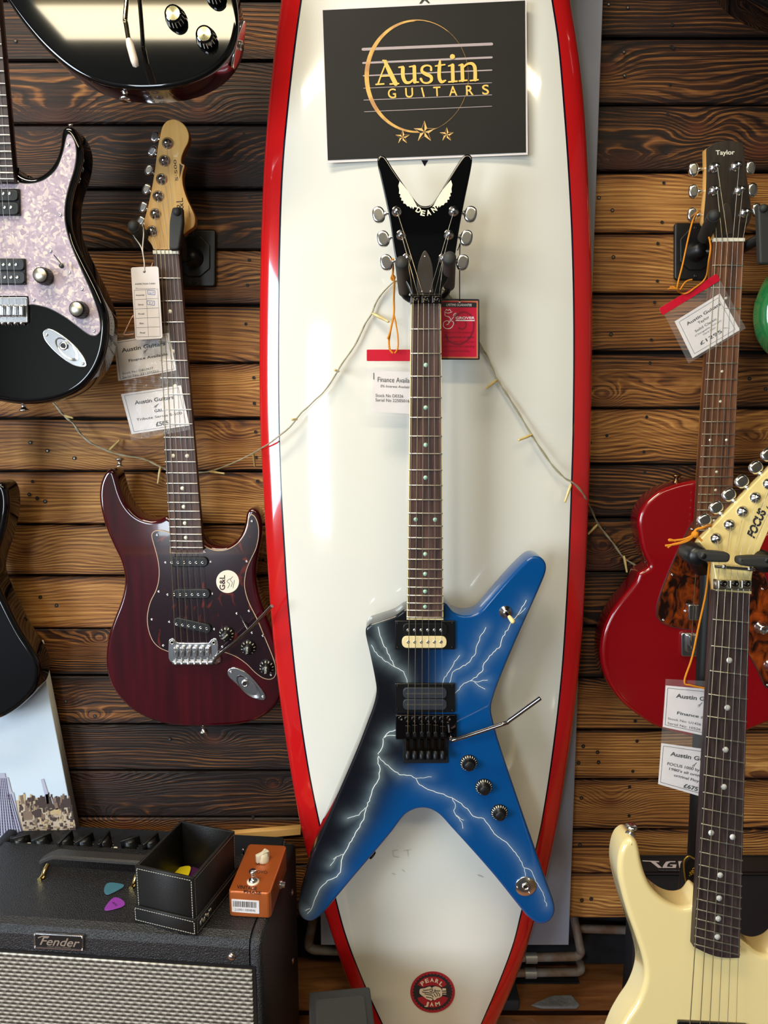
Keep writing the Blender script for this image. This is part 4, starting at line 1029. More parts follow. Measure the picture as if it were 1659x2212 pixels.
arm(LG, bez([FD.P(*a_[0], .012), FD.P(*a_[1], .020), FD.P(*a_[2], .024), FD.P(*a_[3], .036), FD.P(*a_[4], .038), FD.P(*a_[5], .046)], 4), .0031, M('dark_chrome', (150, 142, 138), .12, 1))
# toggle
mb = MB(); c = S8([(1236, 356)])[0]; o = FD.P(*c, 0); mb.lathe(o, FD.n, [(.0095, 0), (.0095, .001), (.0078, .0014), (.0076, .003), (.005, .0034), (.005, .006), (.002, .0065)], CHROME, 20)
mb.tube([o+FD.n*.005, o+FD.n*.011+Vector((.003, 0, -.003))], .0018, BLKCHR, 8); tg = mb.build('toggle_switch', LG)
mb = MB(); p = o+FD.n*.010+Vector((.003, 0, -.003)); d = Vector((.0055, -.010, -.0065)).normalized()
mb.lathe(p, d, [(.002, 0), (.003, .003), (.0036, .010), (.003, .0135), (0, .0145)], M('ivory_tip', (236, 214, 150), .35), 14); mb.build('switch_tip', tg)
for c in S8([(1036, 1174), (1118, 1304), (1202, 1442)]): knob(LG, FD, c, 0, 'tophat', .0128)
mb = MB(); c = S8([(1345, 1845)])[0]; o = FD.P(*c, 0); mb.lathe(o, FD.n, [(.0165, 0), (.0165, .0012), (.0158, .0016), (.007, .0012), (0, .0012)], CHROME, 36); jp = mb.build('jack_plate', LG)
mb = MB(); mb.lathe(o+FD.n*.0012, FD.n, [(.0062, 0), (.0062, .0022), (.0042, .0024), (.004, -.001), (0, -.001)], CHROME, 6); mb.lathe(o+FD.n*.0016, FD.n, [(.0034, 0), (0, .0001)], M('jack_hole', (10, 10, 10), .6), 12)
for p in S8([(1300, 1850), (1366, 1808), (1366, 1880)]): screw(mb, FD, p, .0014, .0017)
mb.build('jack_socket', jp)
strap_button(LG, FD.P(*S8([(485, 1650)])[0], -.026), Vector((.75, -.1, -.68)), BLKCHR)
nx = [892.5, 903.6, 915, 926, 937.5, 948.5]
paths = []
for i in range(6):
    e = SF([(strx[i], 640)])[0]; paths.append([tp[i], FH.P(nx[i], 640, .003), FD.P(nx[i], 645, .0172), FD.P(nx[i], 658, .0148), FD.P(e[0], 1560, .0175), FD.P(e[0], 1582, .0155)])
strings(LG, paths)
# hanger on the surfboard holding this guitar
HG = thing('guitar_hanger', 'black padded hanger yoke on the surfboard holding the lightning guitar', 'hanger', ony(920, 640, -.123), 0)
mb = MB(); mb.prism(wallframe(-.133), pxrect(893, 610, 948, 672, 8), -.002, .010, DARKMET, r=.002); mb.build('hanger_block', HG)
mb = MB(); mb.tube(bez([ony(920, 640, -.138), ony(900, 652, -.155), ony(875, 640, -.16), ony(870, 625, -.17)]), .0045, DARKMET, 8); mb.tube(bez([ony(920, 640, -.138), ony(945, 648, -.155), ony(966, 630, -.16), ony(969, 612, -.17)]), .0045, DARKMET, 8); mb.build('yoke_wire', HG)
FOAM = M('brown_grey_foam', (72, 58, 50), .8, bump=.2, bs=700)
for a, b in (((873, 630), (867, 563)), ((970, 617), (971, 553))):
    mb = MB(); p, q = ony(*a, -.158), ony(*b, -.246); mb.tube([p-(q-p)*.03, p, p.lerp(q, .86)], [.0072, .0082, .0086], FOAM, 18)
    mb.lathe(p.lerp(q, .84), (q-p), [(.0088, 0), (.0088, .010), (.0078, .0125), (0, .013)], RUBBER, 20); mb.build('padded_arm', HG)
# ------------------------------------------------------------------ burgundy guitar
FB_ = wallframe(-.066)
B3 = lambda pts: cr((180, 950), 3.402, pts)
B2 = lambda pts: cr((0, 250), 2.765, pts)
BG_ = thing('electric_guitar', 'burgundy double-cutaway electric guitar with dark tortoiseshell pickguard hanging left of the surfboard', 'guitar', FB_.P(400, 1300), 0, None)
BURG = woodgrain('burgundy_lacquer', (46, 3, 10), (68, 5, 15), 'Z', 60, .1, 1.0, 14)
bodyB = [(622, 560), (570, 580), (500, 588), (430, 568), (370, 525), (320, 460), (285, 380), (262, 300), (243, 240), (215, 212), (178, 228), (148, 275), (128, 340), (124, 430), (140, 530), (172, 645), (230, 780), (280, 885), (308, 1000), (303, 1090), (278, 1190), (228, 1320), (193, 1430), (175, 1550), (175, 1655), (192, 1745), (235, 1840), (310, 1930), (410, 2005), (520, 2055), (640, 2088), (800, 2100), (980, 2098), (1150, 2085), (1270, 2055), (1370, 1995), (1440, 1915), (1480, 1810), (1482, 1700), (1455, 1580), (1410, 1450), (1360, 1320), (1315, 1200), (1283, 1080), (1272, 960), (1285, 860), (1305, 760), (1318, 670), (1314, 590), (1296, 535), (1262, 505), (1225, 508), (1203, 540), (1192, 610), (1165, 690), (1120, 745), (1060, 782), (990, 787), (930, 775), (886, 745)]
mb = MB(); mb.prism(FB_, smooth(B3(bodyB), 4), -.044, 0, BURG, r=.006); mb.build('body', BG_)
pg = [(640, 690), (600, 672), (560, 665), (522, 670), (502, 692), (505, 730), (525, 800), (545, 880), (555, 960), (550, 1040), (530, 1110), (495, 1180), (475, 1250), (468, 1320), (478, 1400), (510, 1480), (560, 1530), (622, 1557, 1), (1000, 1555, 1), (1060, 1570), (1130, 1600), (1200, 1650), (1260, 1710), (1320, 1752), (1370, 1762), (1405, 1745), (1417, 1700), (1408, 1640), (1380, 1560), (1330, 1440), (1280, 1320), (1220, 1200), (1192, 1110), (1187, 1040), (1200, 960), (1232, 880), (1270, 800), (1290, 700), (1285, 620), (1262, 565), (1235, 548), (1215, 570), (1203, 640), (1178, 700), (1130, 760), (1060, 802), (990, 812), (930, 800), (885, 775, 1), (880, 830, 1), (640, 830, 1)]
def guard(T, F, pts, top, edge, h=.0, e=.0011):
    poly = [F.to2(F.P(x, y, h+.002)) for x, y in pts]
    mb = MB(); b, n, inner = mb.prism2(F.o, F.ux, F.uy, F.n, poly, h-.0005, h+.0020, edge, r=0)
    ar = sum(poly[i-1][0]*poly[i][1]-poly[i][0]*poly[i-1][1] for i in range(len(poly)))
    if ar < 0: poly = poly[::-1]
    q = []
    for i in range(len(poly)):
        a, c, d = poly[i-1], poly[i], poly[(i+1) % len(poly)]
        e1 = Vector((c[0]-a[0], c[1]-a[1])); e2 = Vector((d[0]-c[0], d[1]-c[1]))
        if e1.length < 1e-9 or e2.length < 1e-9: continue
        e1.normalize(); e2.normalize(); nn = Vector((-e1.y-e2.y, e1.x+e2.x)); nn.normalize(); q.append((c[0]+nn.x*e, c[1]+nn.y*e))
    mb.prism2(F.o, F.ux, F.uy, F.n, q, h+.0018, h+.0023, top, r=0); return mb.build('pickguard', T)
EDGE = M('aged_cream_ply', (206, 178, 146), .45)
guard(BG_, FB_, smooth(B3(pg), 4), TORT_RED, EDGE)
P_ = neck(BG_, FB_, (331, 549), (386, 549), (368, 1188), (439, 1189), .001, .0125, board=ROSE, wood=MAPLE_SIDE, dotr=.0032, depth=.018)
nut(BG_, FB_, P_, .0125)
FBH = wallframe(-.066-.0025)
hB = [(918, 800, 1), (905, 770), (880, 735), (866, 690), (862, 630), (880, 560), (900, 470), (922, 350), (942, 200), (958, 120), (972, 65), (1000, 32), (1040, 22), (1085, 40), (1115, 72), (1130, 115), (1125, 160), (1102, 205), (1086, 250), (1086, 285), (1104, 295), (1096, 330), (1090, 370), (1097, 430), (1120, 500), (1148, 560), (1166, 610), (1160, 660), (1120, 690), (1085, 725), (1066, 765), (1060, 800, 1)]
mb = MB(); mb.prism(FBH, smooth(B2(hB), 4), -.012, .003, MAPLE, r=.0012, side=MAPLE_SIDE); hd = mb.build('headstock', BG_)
mb = MB(); p0, p1 = B2([(1064, 388), (1052, 262)]); INKB = M('brown_print', (64, 44, 26), .6)
mb.text(FBH, 'S·500', p0, p1, 17/2.765, .0032, INKB, bold=.01); mb.flat(FBH, B2([(1072, 375), (1072, 285), (1092, 300)]), .0032, INKB)
p0, p1 = B2([(1100, 600), (1092, 490)]); mb.text(FBH, 'G&L', p0, p1, 44/2.765, .0032, INKB, bold=.0); p0, p1 = B2([(1136, 605), (1130, 535)]); mb.text(FBH, 'TRIBUTE SERIES', p0, p1, 6/2.765, .0032, INKB); mb.build('logo', hd)
posts = B2([(910, 690), (928, 587), (945, 482), (965, 380), (982, 270), (1000, 165)]); btns = B2([(842, 632), (858, 548), (878, 440), (893, 325), (914, 214), (930, 128)])
tb = [tuner(BG_, FBH, p, b, .003, -.008, bw=.0062, bl=.0088, pr=.0062, hp=.007) for p, b in zip(posts, btns)]
hS = .0028
pk = [((637, 900), (916, 900), (650, 902), (876, 902), (605, 902), (937, 897)), ((655, 1134), (932, 1134), (667, 1138), (890, 1138), (620, 1138), (949, 1131)), ((660, 1335), (938, 1398), (685, 1355), (907, 1388), (633, 1338), (963, 1391))]
for a, b, c, d, s1, s2 in pk:
    a, b, c, d, s1, s2 = B3([a, b, c, d, s1, s2]); single_coil(BG_, FB_, a, b, .0022, (c, d), (s1, s2), hh=.0045)
neckset_screws('screw', BG_, FB_, B3([(543, 700), (893, 822), (1240, 598), (1202, 893), (1218, 1258), (1320, 1440), (1380, 1728), (1023, 1520), (588, 1512), (505, 1320), (555, 1115), (1128, 1277)]), .0023)
mb = MB(); c = B3([(1060, 1042)])[0]; mb.disc(FB_, c, 84/3.402, .0026, WHITEPL, 36)
p0, p1 = B3([(1040, 1105), (1040, 995)]); DPUR = M('maroon_print', (70, 20, 34), .6); mb.text(FB_, 'G&L', p0, p1, 40/3.402, .0028, DPUR, bold=.02)
for L_ in ([(1060, 1090), (1075, 1060), (1055, 1040), (1080, 1020)], [(1085, 1080), (1095, 1050), (1080, 1030), (1098, 1005)], [(1100, 1090), (1105, 1060), (1110, 1030)]): mb.ribbon(FB_, smooth(B3(L_), 3, False), .9, .0028, INK)
mb.build('round_sticker', BG_)
for (x, y), t_, r_2 in (((1055, 1425), 'VOLUME', 42), ((1215, 1524), 'TONE', 88), ((1350, 1668), 'TONE', 88)): knob(BG_, FB_, B3([(x, y)])[0], .0023, 'strat', .0128, txt=t_, rot=r_2)
mb = MB(); q = B3([(1150, 1290), (1210, 1385)]); mb.ribbon(FB_, q, 2.2, .0026, INK); a, b = FB_.P(*B3([(1170, 1330)])[0], .002), FB_.P(*B3([(1205, 1392)])[0], .014); mb.tube([a, b], .0012, CHROME, 8); ps = mb.build('pickup_selector', BG_)
screw_ = MB(); screw(screw_, FB_, B3([(1240, 1418)])[0], .0023, .0022); screw_.build('screw', BG_)
# bridge
mb = MB(); mb.prism(FB_, smooth(B3([(628, 1480), (640, 1462), (662, 1460), (680, 1475), (700, 1490), (920, 1490), (938, 1470), (955, 1460), (980, 1462), (990, 1480), (992, 1560), (985, 1620), (965, 1640), (660, 1640), (640, 1630), (626, 1600)]), 3), 0, .0045, CHROME, r=.001)
for p in B3([(652, 1490), (958, 1492)]): mb.lathe(FB_.P(*p, .0045), FB_.n, [(.0038, 0), (.0038, .001), (.002, .0012), (.0018, 0), (0, 0)], STEEL, 14)
mb.prism(FB_, quadround(B3([(655, 1628), (950, 1628), (950, 1650), (655, 1650)]), 1), .0, .009, CHROME, r=.001)
bb = mb.build('bridge', BG_)
sx_ = [680, 725, 772, 818, 865, 912]
for x in sx_:
    mb = MB(); mb.prism(FB_, quadround(B3([(x-17, 1525), (x+17, 1525), (x+19, 1600), (x-19, 1600)]), 2), .0045, .0115, CHROME, r=.0012)
    mb.ball(FB_.P(*B3([(x, 1560)])[0], .0118), .0018, STEEL); mb.tube([FB_.P(*B3([(x, 1600)])[0], .008), FB_.P(*B3([(x, 1640)])[0], .009)], .0014, STEEL, 6)
    mb.ball(FB_.P(*B3([(x, 1646)])[0], .009), .0026, CHROME); mb.build('saddle', bb)
mb = MB(); mb.lathe(FB_.P(*B3([(985, 1610)])[0], 0), FB_.n, [(.0075, 0), (.0075, .006), (.0055, .008), (.0045, .012), (0, .012)], CHROME, 16); mb.build('arm_collar', bb)
q = B3([(960, 1628), (975, 1605), (1020, 1562), (1215, 1400), (1385, 1222)])
arm(BG_, bez([FB_.P(*q[0], .012), FB_.P(*q[1], .016), FB_.P(*q[2], .022), FB_.P(*q[3], .040), FB_.P(*q[4], .072)], 5), .0028, M('dark_chrome', (150, 142, 138), .12, 1))
jackplate(BG_, FB_, B3([(1060, 1712), (1066, 1690), (1090, 1675), (1130, 1678), (1200, 1712), (1275, 1785), (1330, 1860), (1340, 1895), (1325, 1912), (1280, 1908), (1190, 1850), (1110, 1780), (1068, 1738)]), B3([(1086, 1706), (1320, 1889)]), (*B3([(1212, 1815)])[0], 33, 14, 44), 0)
strap_button(BG_, FB_.P(*B3([(268, 192)])[0], -.024), Vector((.05, 0, 1))); strap_button(BG_, FB_.P(*B3([(882, 2098)])[0], -.022), Vector((0, 0, -1)))
paths = []; nxs = [338, 347, 356, 364, 372, 380]
for i in range(6):
    e = B3([(sx_[i], 1560)])[0]; e2 = B3([(sx_[i], 1605)])[0]; paths.append([tb[i], FB_.P(nxs[i], 545, .0145), FB_.P(nxs[i], 551, .0148), FB_.P(e[0], e[1], .0140), FB_.P(e2[0], e2[1], .009)])
strings(BG_, paths)
def wall_hanger(label, plate, yk, arm_r, arm_l, base_y=-.0015, ya=-.125):
    """square wall plate, centre boss, two padded yoke arms"""
    x0, y0, x1, y1 = plate; F = wallframe(base_y)
    T = thing('guitar_hanger', label, 'hanger', F.P((x0+x1)/2, (y0+y1)/2), 0)
    mb = MB(); mb.prism(F, pxrect(x0, y0, x1, y1, 7), 0, .008, DARKMET, r=.003)
    cx, cy = (x0+x1)/2, (y0+y1)/2; w, hh = x1-x0, y1-y0
    mb.prism(wallframe(base_y-.008), quadround([(x0+w*.14, y0+hh*.28), (x0+w*.36, y0+hh*.10), (x1-w*.36, y0+hh*.10), (x1-w*.14, y0+hh*.28), (x1-w*.14, y1-hh*.32), (x1-w*.36, y1-hh*.18), (x0+w*.36, y1-hh*.18), (x0+w*.14, y1-hh*.32)], 3), -.001, .003, DARKMET, r=.0015)
    p = F.P(cx, cy, .008); mb.lathe(p, (0, -1, 0), [(.016, 0), (.016, .004), (.010, .006), (.010, .022), (0, .022)], DARKMET, 24); 
    for q in ((cx, y0+hh*.08), (cx, y1-hh*.08)): screw(mb, F, q, .0085, .003, DARKMET)
    mb.build('wall_plate', T)
    c = ony(yk[0], yk[1], -.04)
    mb = MB(); mb.tube(bez([p+Vector((0, -.01, 0)), c, ]), .006, DARKMET, 10); mb.build('stem', T)
    for kind, a, b in (arm_l, arm_r):
        mb = MB()
        if kind == 'pad':
            fr = wallframe(ya); mb.prism(fr, a, -.0, .012, RUBBER, r=.0028)
            q = fr.P(*b, .012); mb.ball(q, .0062, RUBBER); 
            e = fr.P(sum(x for x, _ in a)/len(a), sum(y for _, y in a)/len(a), 0)
            mb.tube(bez([c, c.lerp(e, .5)+Vector((0, .012, 0)), e]), [.006]*6, DARKMET, 8) if False else mb.tube([c, c.lerp(e, .6)+Vector((0, .015, -.005)), e], .008, DARKMET, 10)
        else:
            q0 = ony(*a, -.045); q1 = ony(*b, ya-.01)
            mb.tube([c, q0], .0065, DARKMET, 8); mb.tube([q0, q1], [.0105, .0095], RUBBER, 16); mb.ball(q1, .0088, RUBBER)
        mb.build('yoke_arm', T)
    return T
wall_hanger('black hanger with square wall plate holding the burgundy guitar', (372, 496, 467, 620), (395, 560), ('pad', quadround(B2([(1030, 548), (1092, 548), (1096, 640), (1072, 800), (1012, 805), (1014, 640)]), 6), B2([(1058, 574)])[0]), ('rod', (326, 528), (289, 489)), ya=-.085)

# ------------------------------------------------------------------ black guitar with pearl guard, left
FP = wallframe(-.165)
PG = thing('electric_guitar', 'gloss black electric guitar with white pearl pickguard and two humbuckers at the left edge', 'guitar', FP.P(60, 700), 0, None)
bodyP = [(88, 330), (93, 308), (112, 335), (150, 362), (200, 374), (250, 362), (300, 325), (342, 265), (366, 190), (374, 120), (385, 82), (415, 66), (450, 80), (480, 130), (500, 200), (498, 280), (480, 360), (450, 450), (432, 540), (432, 640), (455, 740), (505, 850), (565, 970), (615, 1080), (652, 1190), (655, 1310), (630, 1440), (575, 1550), (490, 1635), (380, 1690), (250, 1718), (130, 1722), (0, 1705), (-150, 1680), (-300, 1600), (-390, 1460), (-400, 1300), (-360, 1150), (-290, 1000), (-270, 880), (-300, 760), (-380, 600), (-450, 460), (-460, 360), (-430, 290), (-380, 290), (-330, 350), (-270, 430), (-200, 460), (-130, 450), (-130, 330)]
mb = MB(); mb.prism(FP, smooth(B2(bodyP), 4), -.046, 0, GLOSSBLK, r=.008, seg=6); mb.build('body', PG)
pgp = [(85, 385, 1), (110, 393), (150, 402), (215, 397), (275, 372), (335, 315), (372, 225), (390, 145), (404, 108), (430, 118), (452, 170), (458, 235), (446, 320), (415, 420), (393, 520), (390, 620), (410, 720), (448, 825), (502, 950), (550, 1060), (588, 1170), (602, 1250), (596, 1295), (568, 1316), (528, 1308), (460, 1258), (380, 1200), (290, 1152), (200, 1130), (172, 1132, 1), (168, 1080, 1), (-130, 1080, 1), (-220, 960), (-210, 800), (-170, 640), (-200, 520), (-190, 460), (-130, 430, 1), (-125, 385, 1)]
guard(PG, FP, smooth(B2(pgp), 4), PEARL, M('black_ply', (40, 38, 42), .4))
PP = neck(PG, FP, (-83, -230), (-26, -230), (-45, 393), (30.5, 393), .001, .0125, board=ROSE_DK, wood=MAHOG, dotr=.003)
paths = []
for i in range(6):
    xe = 3+i*14.2-40; paths.append([PP((i+.6)/6.2, 0)+FP.n*.002, FP.P(xe+ (i-2.5)*1.0, 660, .0125), FP.P(xe+(i-2.5)*1.0, 690, .009)])
strings(PG, paths)
for ys, yr in (((437, 597), (465, 548)), ((852, 1010), (890, 966))):
    ring = B2([(-205, ys[0]), (118 if ys[0] < 500 else 152, ys[0]), (122 if ys[0] < 500 else 157, ys[1]), (-205, ys[1])])
    dx = 0 if ys[0] < 500 else 38
    humb(PG, FP, ring, [(pxrect(*B2([(-190+dx, ys[0]+6)])[0], *B2([(108+dx, ys[0]+72)])[0], 9), BLACKPL), (pxrect(*B2([(-190+dx, ys[0]+82)])[0], *B2([(112+dx, ys[1]-6)])[0], 9), BLACKPL)],
         [B2([(-130+dx, yr[0]), (58+dx, yr[0])]), B2([(-120+dx, yr[1]), (66+dx, yr[1])])], [], .0023, hr=.003, hbob=.0055)
for p in B2([(272, 962), (484, 1162)]): knob(PG, FP, p, .0023, 'metalcap', .0118)
neckset_screws('screw', PG, FP, B2([(410, 173), (107, 398), (361, 592), (303, 808), (415, 937), (490, 1035), (202, 1100), (562, 1285)]), .0023)
mb = MB(); mb.ribbon(FP, B2([(320, 830), (375, 895)]), 2, .0026, INK); a, b = FP.P(*B2([(362, 880)])[0], .002), FP.P(*B2([(368, 890)])[0], .012); mb.tube([a, b], .001, DARKMET, 6); mb.lathe(FP.P(*B2([(374, 900)])[0], .010), FP.n, [(.0025, 0), (.0035, .003), (.003, .006), (0, .0065)], M('grey_tip', (70, 72, 70), .4), 12); mb.build('pickup_selector', PG)
mb = MB(); mb.prism(FP, quadround(B2([(-120, 1084), (165, 1084), (170, 1238), (-120, 1238)]), 4), 0, .005, CHROME, r=.0015)
for i in range(6):
    x = -75+i*38+14; mb.ball(FP.P(*B2([(x, 1240)])[0], .006), .0024, CHROME)
bp_ = mb.build('bridge', PG)
for i in range(6):
    x = -61+i*38; mb = MB(); mb.prism(FP, quadround(B2([(x-15, 1128), (x+15, 1128), (x+15, 1200), (x-15, 1200)]), 3), .005, .012, CHROME, r=.002); mb.build('saddle', bp_)
jackplate(PG, FP, B2([(256, 1300), (268, 1278), (300, 1273), (350, 1298), (430, 1355), (495, 1430), (520, 1488), (502, 1503), (440, 1492), (350, 1430), (275, 1350)]), B2([(278, 1308), (495, 1480)]), (*B2([(400, 1395)])[0], 33, 15, 46), 0)
strap_button(PG, FP.P(*B2([(140, 1712)])[0], -.024), Vector((0, 0, -1))); strap_button(PG, FP.P(*B2([(430, 80)])[0], -.010), Vector((-.05, -.5, .8)), s=.5)

# ------------------------------------------------------------------ black guitar at lower left
FQ = wallframe(-.090)
QG = thing('electric_guitar', 'gloss black guitar body at the left edge below the pearl guard guitar', 'guitar', FQ.P(-40, 1300), 0, None)
B4 = lambda pts: cr((0, 950), 2.4575, pts)
bodyQ = [(-60, 330), (-35, 250), (0, 222), (35, 240), (55, 300), (52, 400), (25, 520), (-8, 620), (-20, 700), (5, 780), (60, 900), (120, 1015), (175, 1100), (212, 1170), (220, 1235), (202, 1310), (150, 1378), (80, 1435), (0, 1475), (-150, 1500), (-300, 1420), (-380, 1250), (-350, 1050), (-260, 900), (-240, 740), (-300, 600), (-350, 450), (-350, 330), (-300, 250), (-250, 300), (-200, 400), (-120, 410)]
mb = MB(); mb.prism(FQ, smooth(B4(bodyQ), 4), -.046, 0, GLOSSBLK, r=.008, seg=6); mb.build('body', QG)
FQn = neck(QG, FQ, (-120, 700), (-78, 700), (-110, 1130), (-60, 1130), .001, .012, board=ROSE_DK, wood=MAHOG)

# ------------------------------------------------------------------ black guitar at the top left
FT = wallframe(-.215)
TG = thing('electric_guitar', 'gloss black guitar with white-tipped tremolo arm and two speed knobs at the top left corner', 'guitar', FT.P(300, 100), 0, None)
T1 = lambda pts: cr((0, 0), 2.765, pts)
bodyT = [(-60, -160), (0, -60), (60, 25), (105, 90), (165, 170), (250, 270), (335, 352), (430, 425), (540, 487), (660, 527), (800, 545), (950, 543), (1080, 525), (1200, 485), (1300, 425), (1372, 345), (1412, 260), (1428, 160), (1425, 60), (1405, -60), (1370, -220), (1330, -400), (1330, -560), (1380, -700), (1340, -800), (1200, -760), (1050, -640), (900, -600), (640, -600), (500, -640), (350, -760), (200, -800), (120, -700), (80, -500), (-20, -300)]
SIDEC = M('dark_cherry_lacquer', (58, 8, 14), .18, coat=1.0, var=.6, vs=6)
mb = MB(); mb.prism(FT, smooth(T1(bodyT), 5), -.050, 0, GLOSSBLK, r=.006, seg=6, side=SIDEC); mb.build('body', TG)
arm(TG, bez([FT.P(*T1([(770, -120)])[0], .02), FT.P(*T1([(757, 0)])[0], .028), FT.P(*T1([(748, 118)])[0], .034), FT.P(*T1([(752, 140)])[0], .034), FT.P(*T1([(768, 235)])[0], .036)], 4), .0028, M('warm_chrome', (225, 205, 165), .1, 1), tip=(FT.P(*T1([(768, 235)])[0], .036), FT.P(*T1([(814, 404)])[0], .038), .0048, M('white_arm_tip', (232, 216, 200), .35)))
for p in T1([(1055, 118), (1238, 240)]): knob(TG, FT, p, 0, 'speed', .0135)
knob(TG, FT, T1([(1290, -25)])[0], 0, 'speed', .0135)
mb = MB(); c = FT.P(*T1([(1424, 268)])[0], -.022); d = Vector((.957, 0, -.29)).normalized(); w = Vector((.29, 0, .957)).normalized(); v = d.cross(w)
mb.prism2(c-d*.002, v, w, d, [(x*.0145, y*.030) for x, y in [(math.cos(2*math.pi*i/28), math.sin(2*math.pi*i/28)) for i in range(28)]], 0, .004, CHROME, r=.0012)
mb.lathe(c+d*.0015, d, [(.006, 0), (.006, .003), (.004, .0035), (.0038, 0), (0, 0)], STEEL, 16); mb.build('jack_plate', TG)
strap_button(TG, FT.P(*T1([(745, 541)])[0], -.012), Vector((0, -.1, -1)))
mb = MB(); q = FT.P(*T1([(965, 543)])[0], -.03); mb.prism2(q+Vector((0, 0, -.0012)), Vector((1, 0, 0)), Vector((0, -1, 0)), Vector((0, 0, -1)), rrect(.03, .02, .003), 0, .0012, M('white_plate', (200, 195, 185), .4)); mb.build('end_plate', TG)

# ------------------------------------------------------------------ black guitar at the top right
FU = wallframe(-.19)
UG = thing('electric_guitar', 'gloss black guitar body just showing at the top right corner', 'guitar', FU.P(1750, -50), 0, None)
bodyU = [(1560, -70), (1595, -15), (1625, 8), (1660, 26), (1720, 44), (1800, 50), (1880, 36), (1935, -10), (1960, -90), (1930, -200), (1900, -300), (1600, -300), (1540, -180)]
mb = MB(); mb.prism(FU, smooth(bodyU, 5), -.055, 0, GLOSSBLK, r=.007, seg=6); mb.build('body', UG)
strap_button(UG, FU.P(1690, 34, -.03), Vector((0, 0, -1)))
# green guitar edge
FG = wallframe(-.12)
GG = thing('electric_guitar', 'green guitar body edge at the right border beside the red guitar neck', 'guitar', FG.P(1710, 690), 0, None)
mb = MB(); mb.prism(FG, smooth([(1655, 640), (1649, 670), (1650, 700), (1660, 735), (1690, 770), (1740, 790), (1810, 780), (1860, 730), (1880, 660), (1850, 590), (1790, 560), (1720, 565), (1680, 590)], 5), -.045, 0, M('green_lacquer', (36, 116, 62), .15, coat=1), r=.008); mb.build('body', GG)

# ------------------------------------------------------------------ red single cutaway guitar, right
FR_ = wallframe(-.066)
RG = thing('electric_guitar', 'metallic red electric guitar with brown tortoiseshell pickguard and dark six-tuner headstock at right', 'guitar', FR_.P(1540, 1350), 0, None)
R2 = lambda pts: cr((1300, 300), 4.022, pts)
R3 = lambda pts: cr((1240, 850), 3.687, pts)
R4 = lambda pts: cr((1240, 1350), 2.5667, pts)
REDM = M('metallic_red_lacquer', (132, 3, 12), .2, coat=1.0, var=.15, vs=1500); 
br_ = [(1505, 1039), (1484, 1040), (1465, 1044), (1443, 1051), (1424, 1059), (1403, 1075), (1389, 1091), (1379, 1110), (1376, 1132), (1379, 1154), (1384, 1181), (1392, 1203), (1400, 1222), (1400, 1236), (1394, 1251), (1378, 1273), (1356, 1300), (1338, 1327), (1325, 1357), (1318, 1392), (1318, 1420), (1324, 1450), (1340, 1484), (1364, 1515), (1396, 1541), (1440, 1568), (1500, 1590), (1560, 1595), (1620, 1572), (1680, 1545), (1720, 1510), (1748, 1460), (1752, 1410), (1738, 1350), (1705, 1290), (1690, 1250), (1700, 1210), (1722, 1170), (1718, 1140), (1690, 1130), (1650, 1150), (1610, 1172), (1582, 1165)]
# shift: traced silhouette at left is the face edge already
br_ = [(x-22 if x < 1480 and y > 1230 else x, y) for x, y in br_]
mb = MB(); mb.prism(FR_, smooth(br_, 4), -.046, 0, REDM, r=.007, seg=5, side=M('dark_red_lacquer', (96, 6, 12), .22, coat=1)); mb.build('body', RG)
pgr = [(1506, 1122, 1), (1501, 1124), (1495, 1130), (1487, 1143), (1471, 1176), (1457, 1206), (1443, 1240), (1430, 1273), (1420, 1306), (1418, 1327), (1422, 1338), (1436, 1349), (1458, 1356), (1480, 1360), (1520, 1362), (1560, 1372), (1605, 1400), (1632, 1440), (1657, 1487), (1685, 1450), (1692, 1380), (1672, 1300), (1652, 1240), (1636, 1195), (1612, 1165), (1582, 1150, 1), (1578, 1135, 1)]
guard(RG, FR_, smooth(pgr, 4), TORT_BR, M('dark_ply', (66, 40, 40), .4), e=.0014)
PR = neck(RG, FR_, (1542, 522), (1608, 522), (1503, 1151), (1579, 1151), .002, .0135, board=ROSE_BR, wood=MAPLE_SIDE, dotr=.0021, dotx=.26)
nut(RG, FR_, PR, .0135)
FRH = Frame(FR_.P(1575, 522, .007), (1, 0, 0), (0, .03, 1))
hr = [(975, 866, 1), (970, 830), (940, 780), (905, 750), (885, 725), (884, 690), (892, 600), (902, 480), (907, 350), (907, 200), (905, 86, 1), (985, 32, 1), (1100, 14), (1222, 34, 1), (1238, 105), (1250, 270), (1272, 420), (1292, 560), (1302, 650), (1285, 715), (1255, 770), (1240, 815), (1238, 866, 1)]
mb = MB(); mb.prism(FRH, smooth(R2(hr), 3), -.014, 0, woodgrain('ebony_veneer', (26, 20, 17), (50, 38, 30), 'Z', 160, .3, .5, 14), r=.0006, side=MAPLE); hd = mb.build('headstock', RG)
mb = MB(); p0, p1 = R2([(990, 138), (1155, 134)]); mb.text(FRH, 'Taylor', p0, p1, 40/4.022, .0004, WHITEPL, bold=.02, shear=.0); mb.build('logo', hd)
mb = MB(); mb.prism(FRH, smooth(R2([(1062, 575), (1085, 556), (1112, 575), (1135, 700), (1150, 820, 1), (1075, 838, 1), (1072, 700)]), 3), -.0005, .0016, M('truss_cover_dark', (46, 36, 30), .35, coat=.4), r=.0005); mb.build('truss_rod_cover', RG)
posts = R2([(960, 665), (975, 450), (975, 252), (1165, 240), (1195, 450), (1240, 645)]); btns = R2([(786, 658), (796, 458), (796, 268), (1288, 252), (1306, 445), (1345, 620)])
tR = [tuner(RG, FRH, p, b, 0, -.008, bw=.0075, bl=.0105, pr=.0055, hp=.013) for p, b in zip(posts, btns)]
nR = R2([(995, 880), (1045, 880), (1092, 880), (1140, 880), (1182, 880), (1228, 880)])
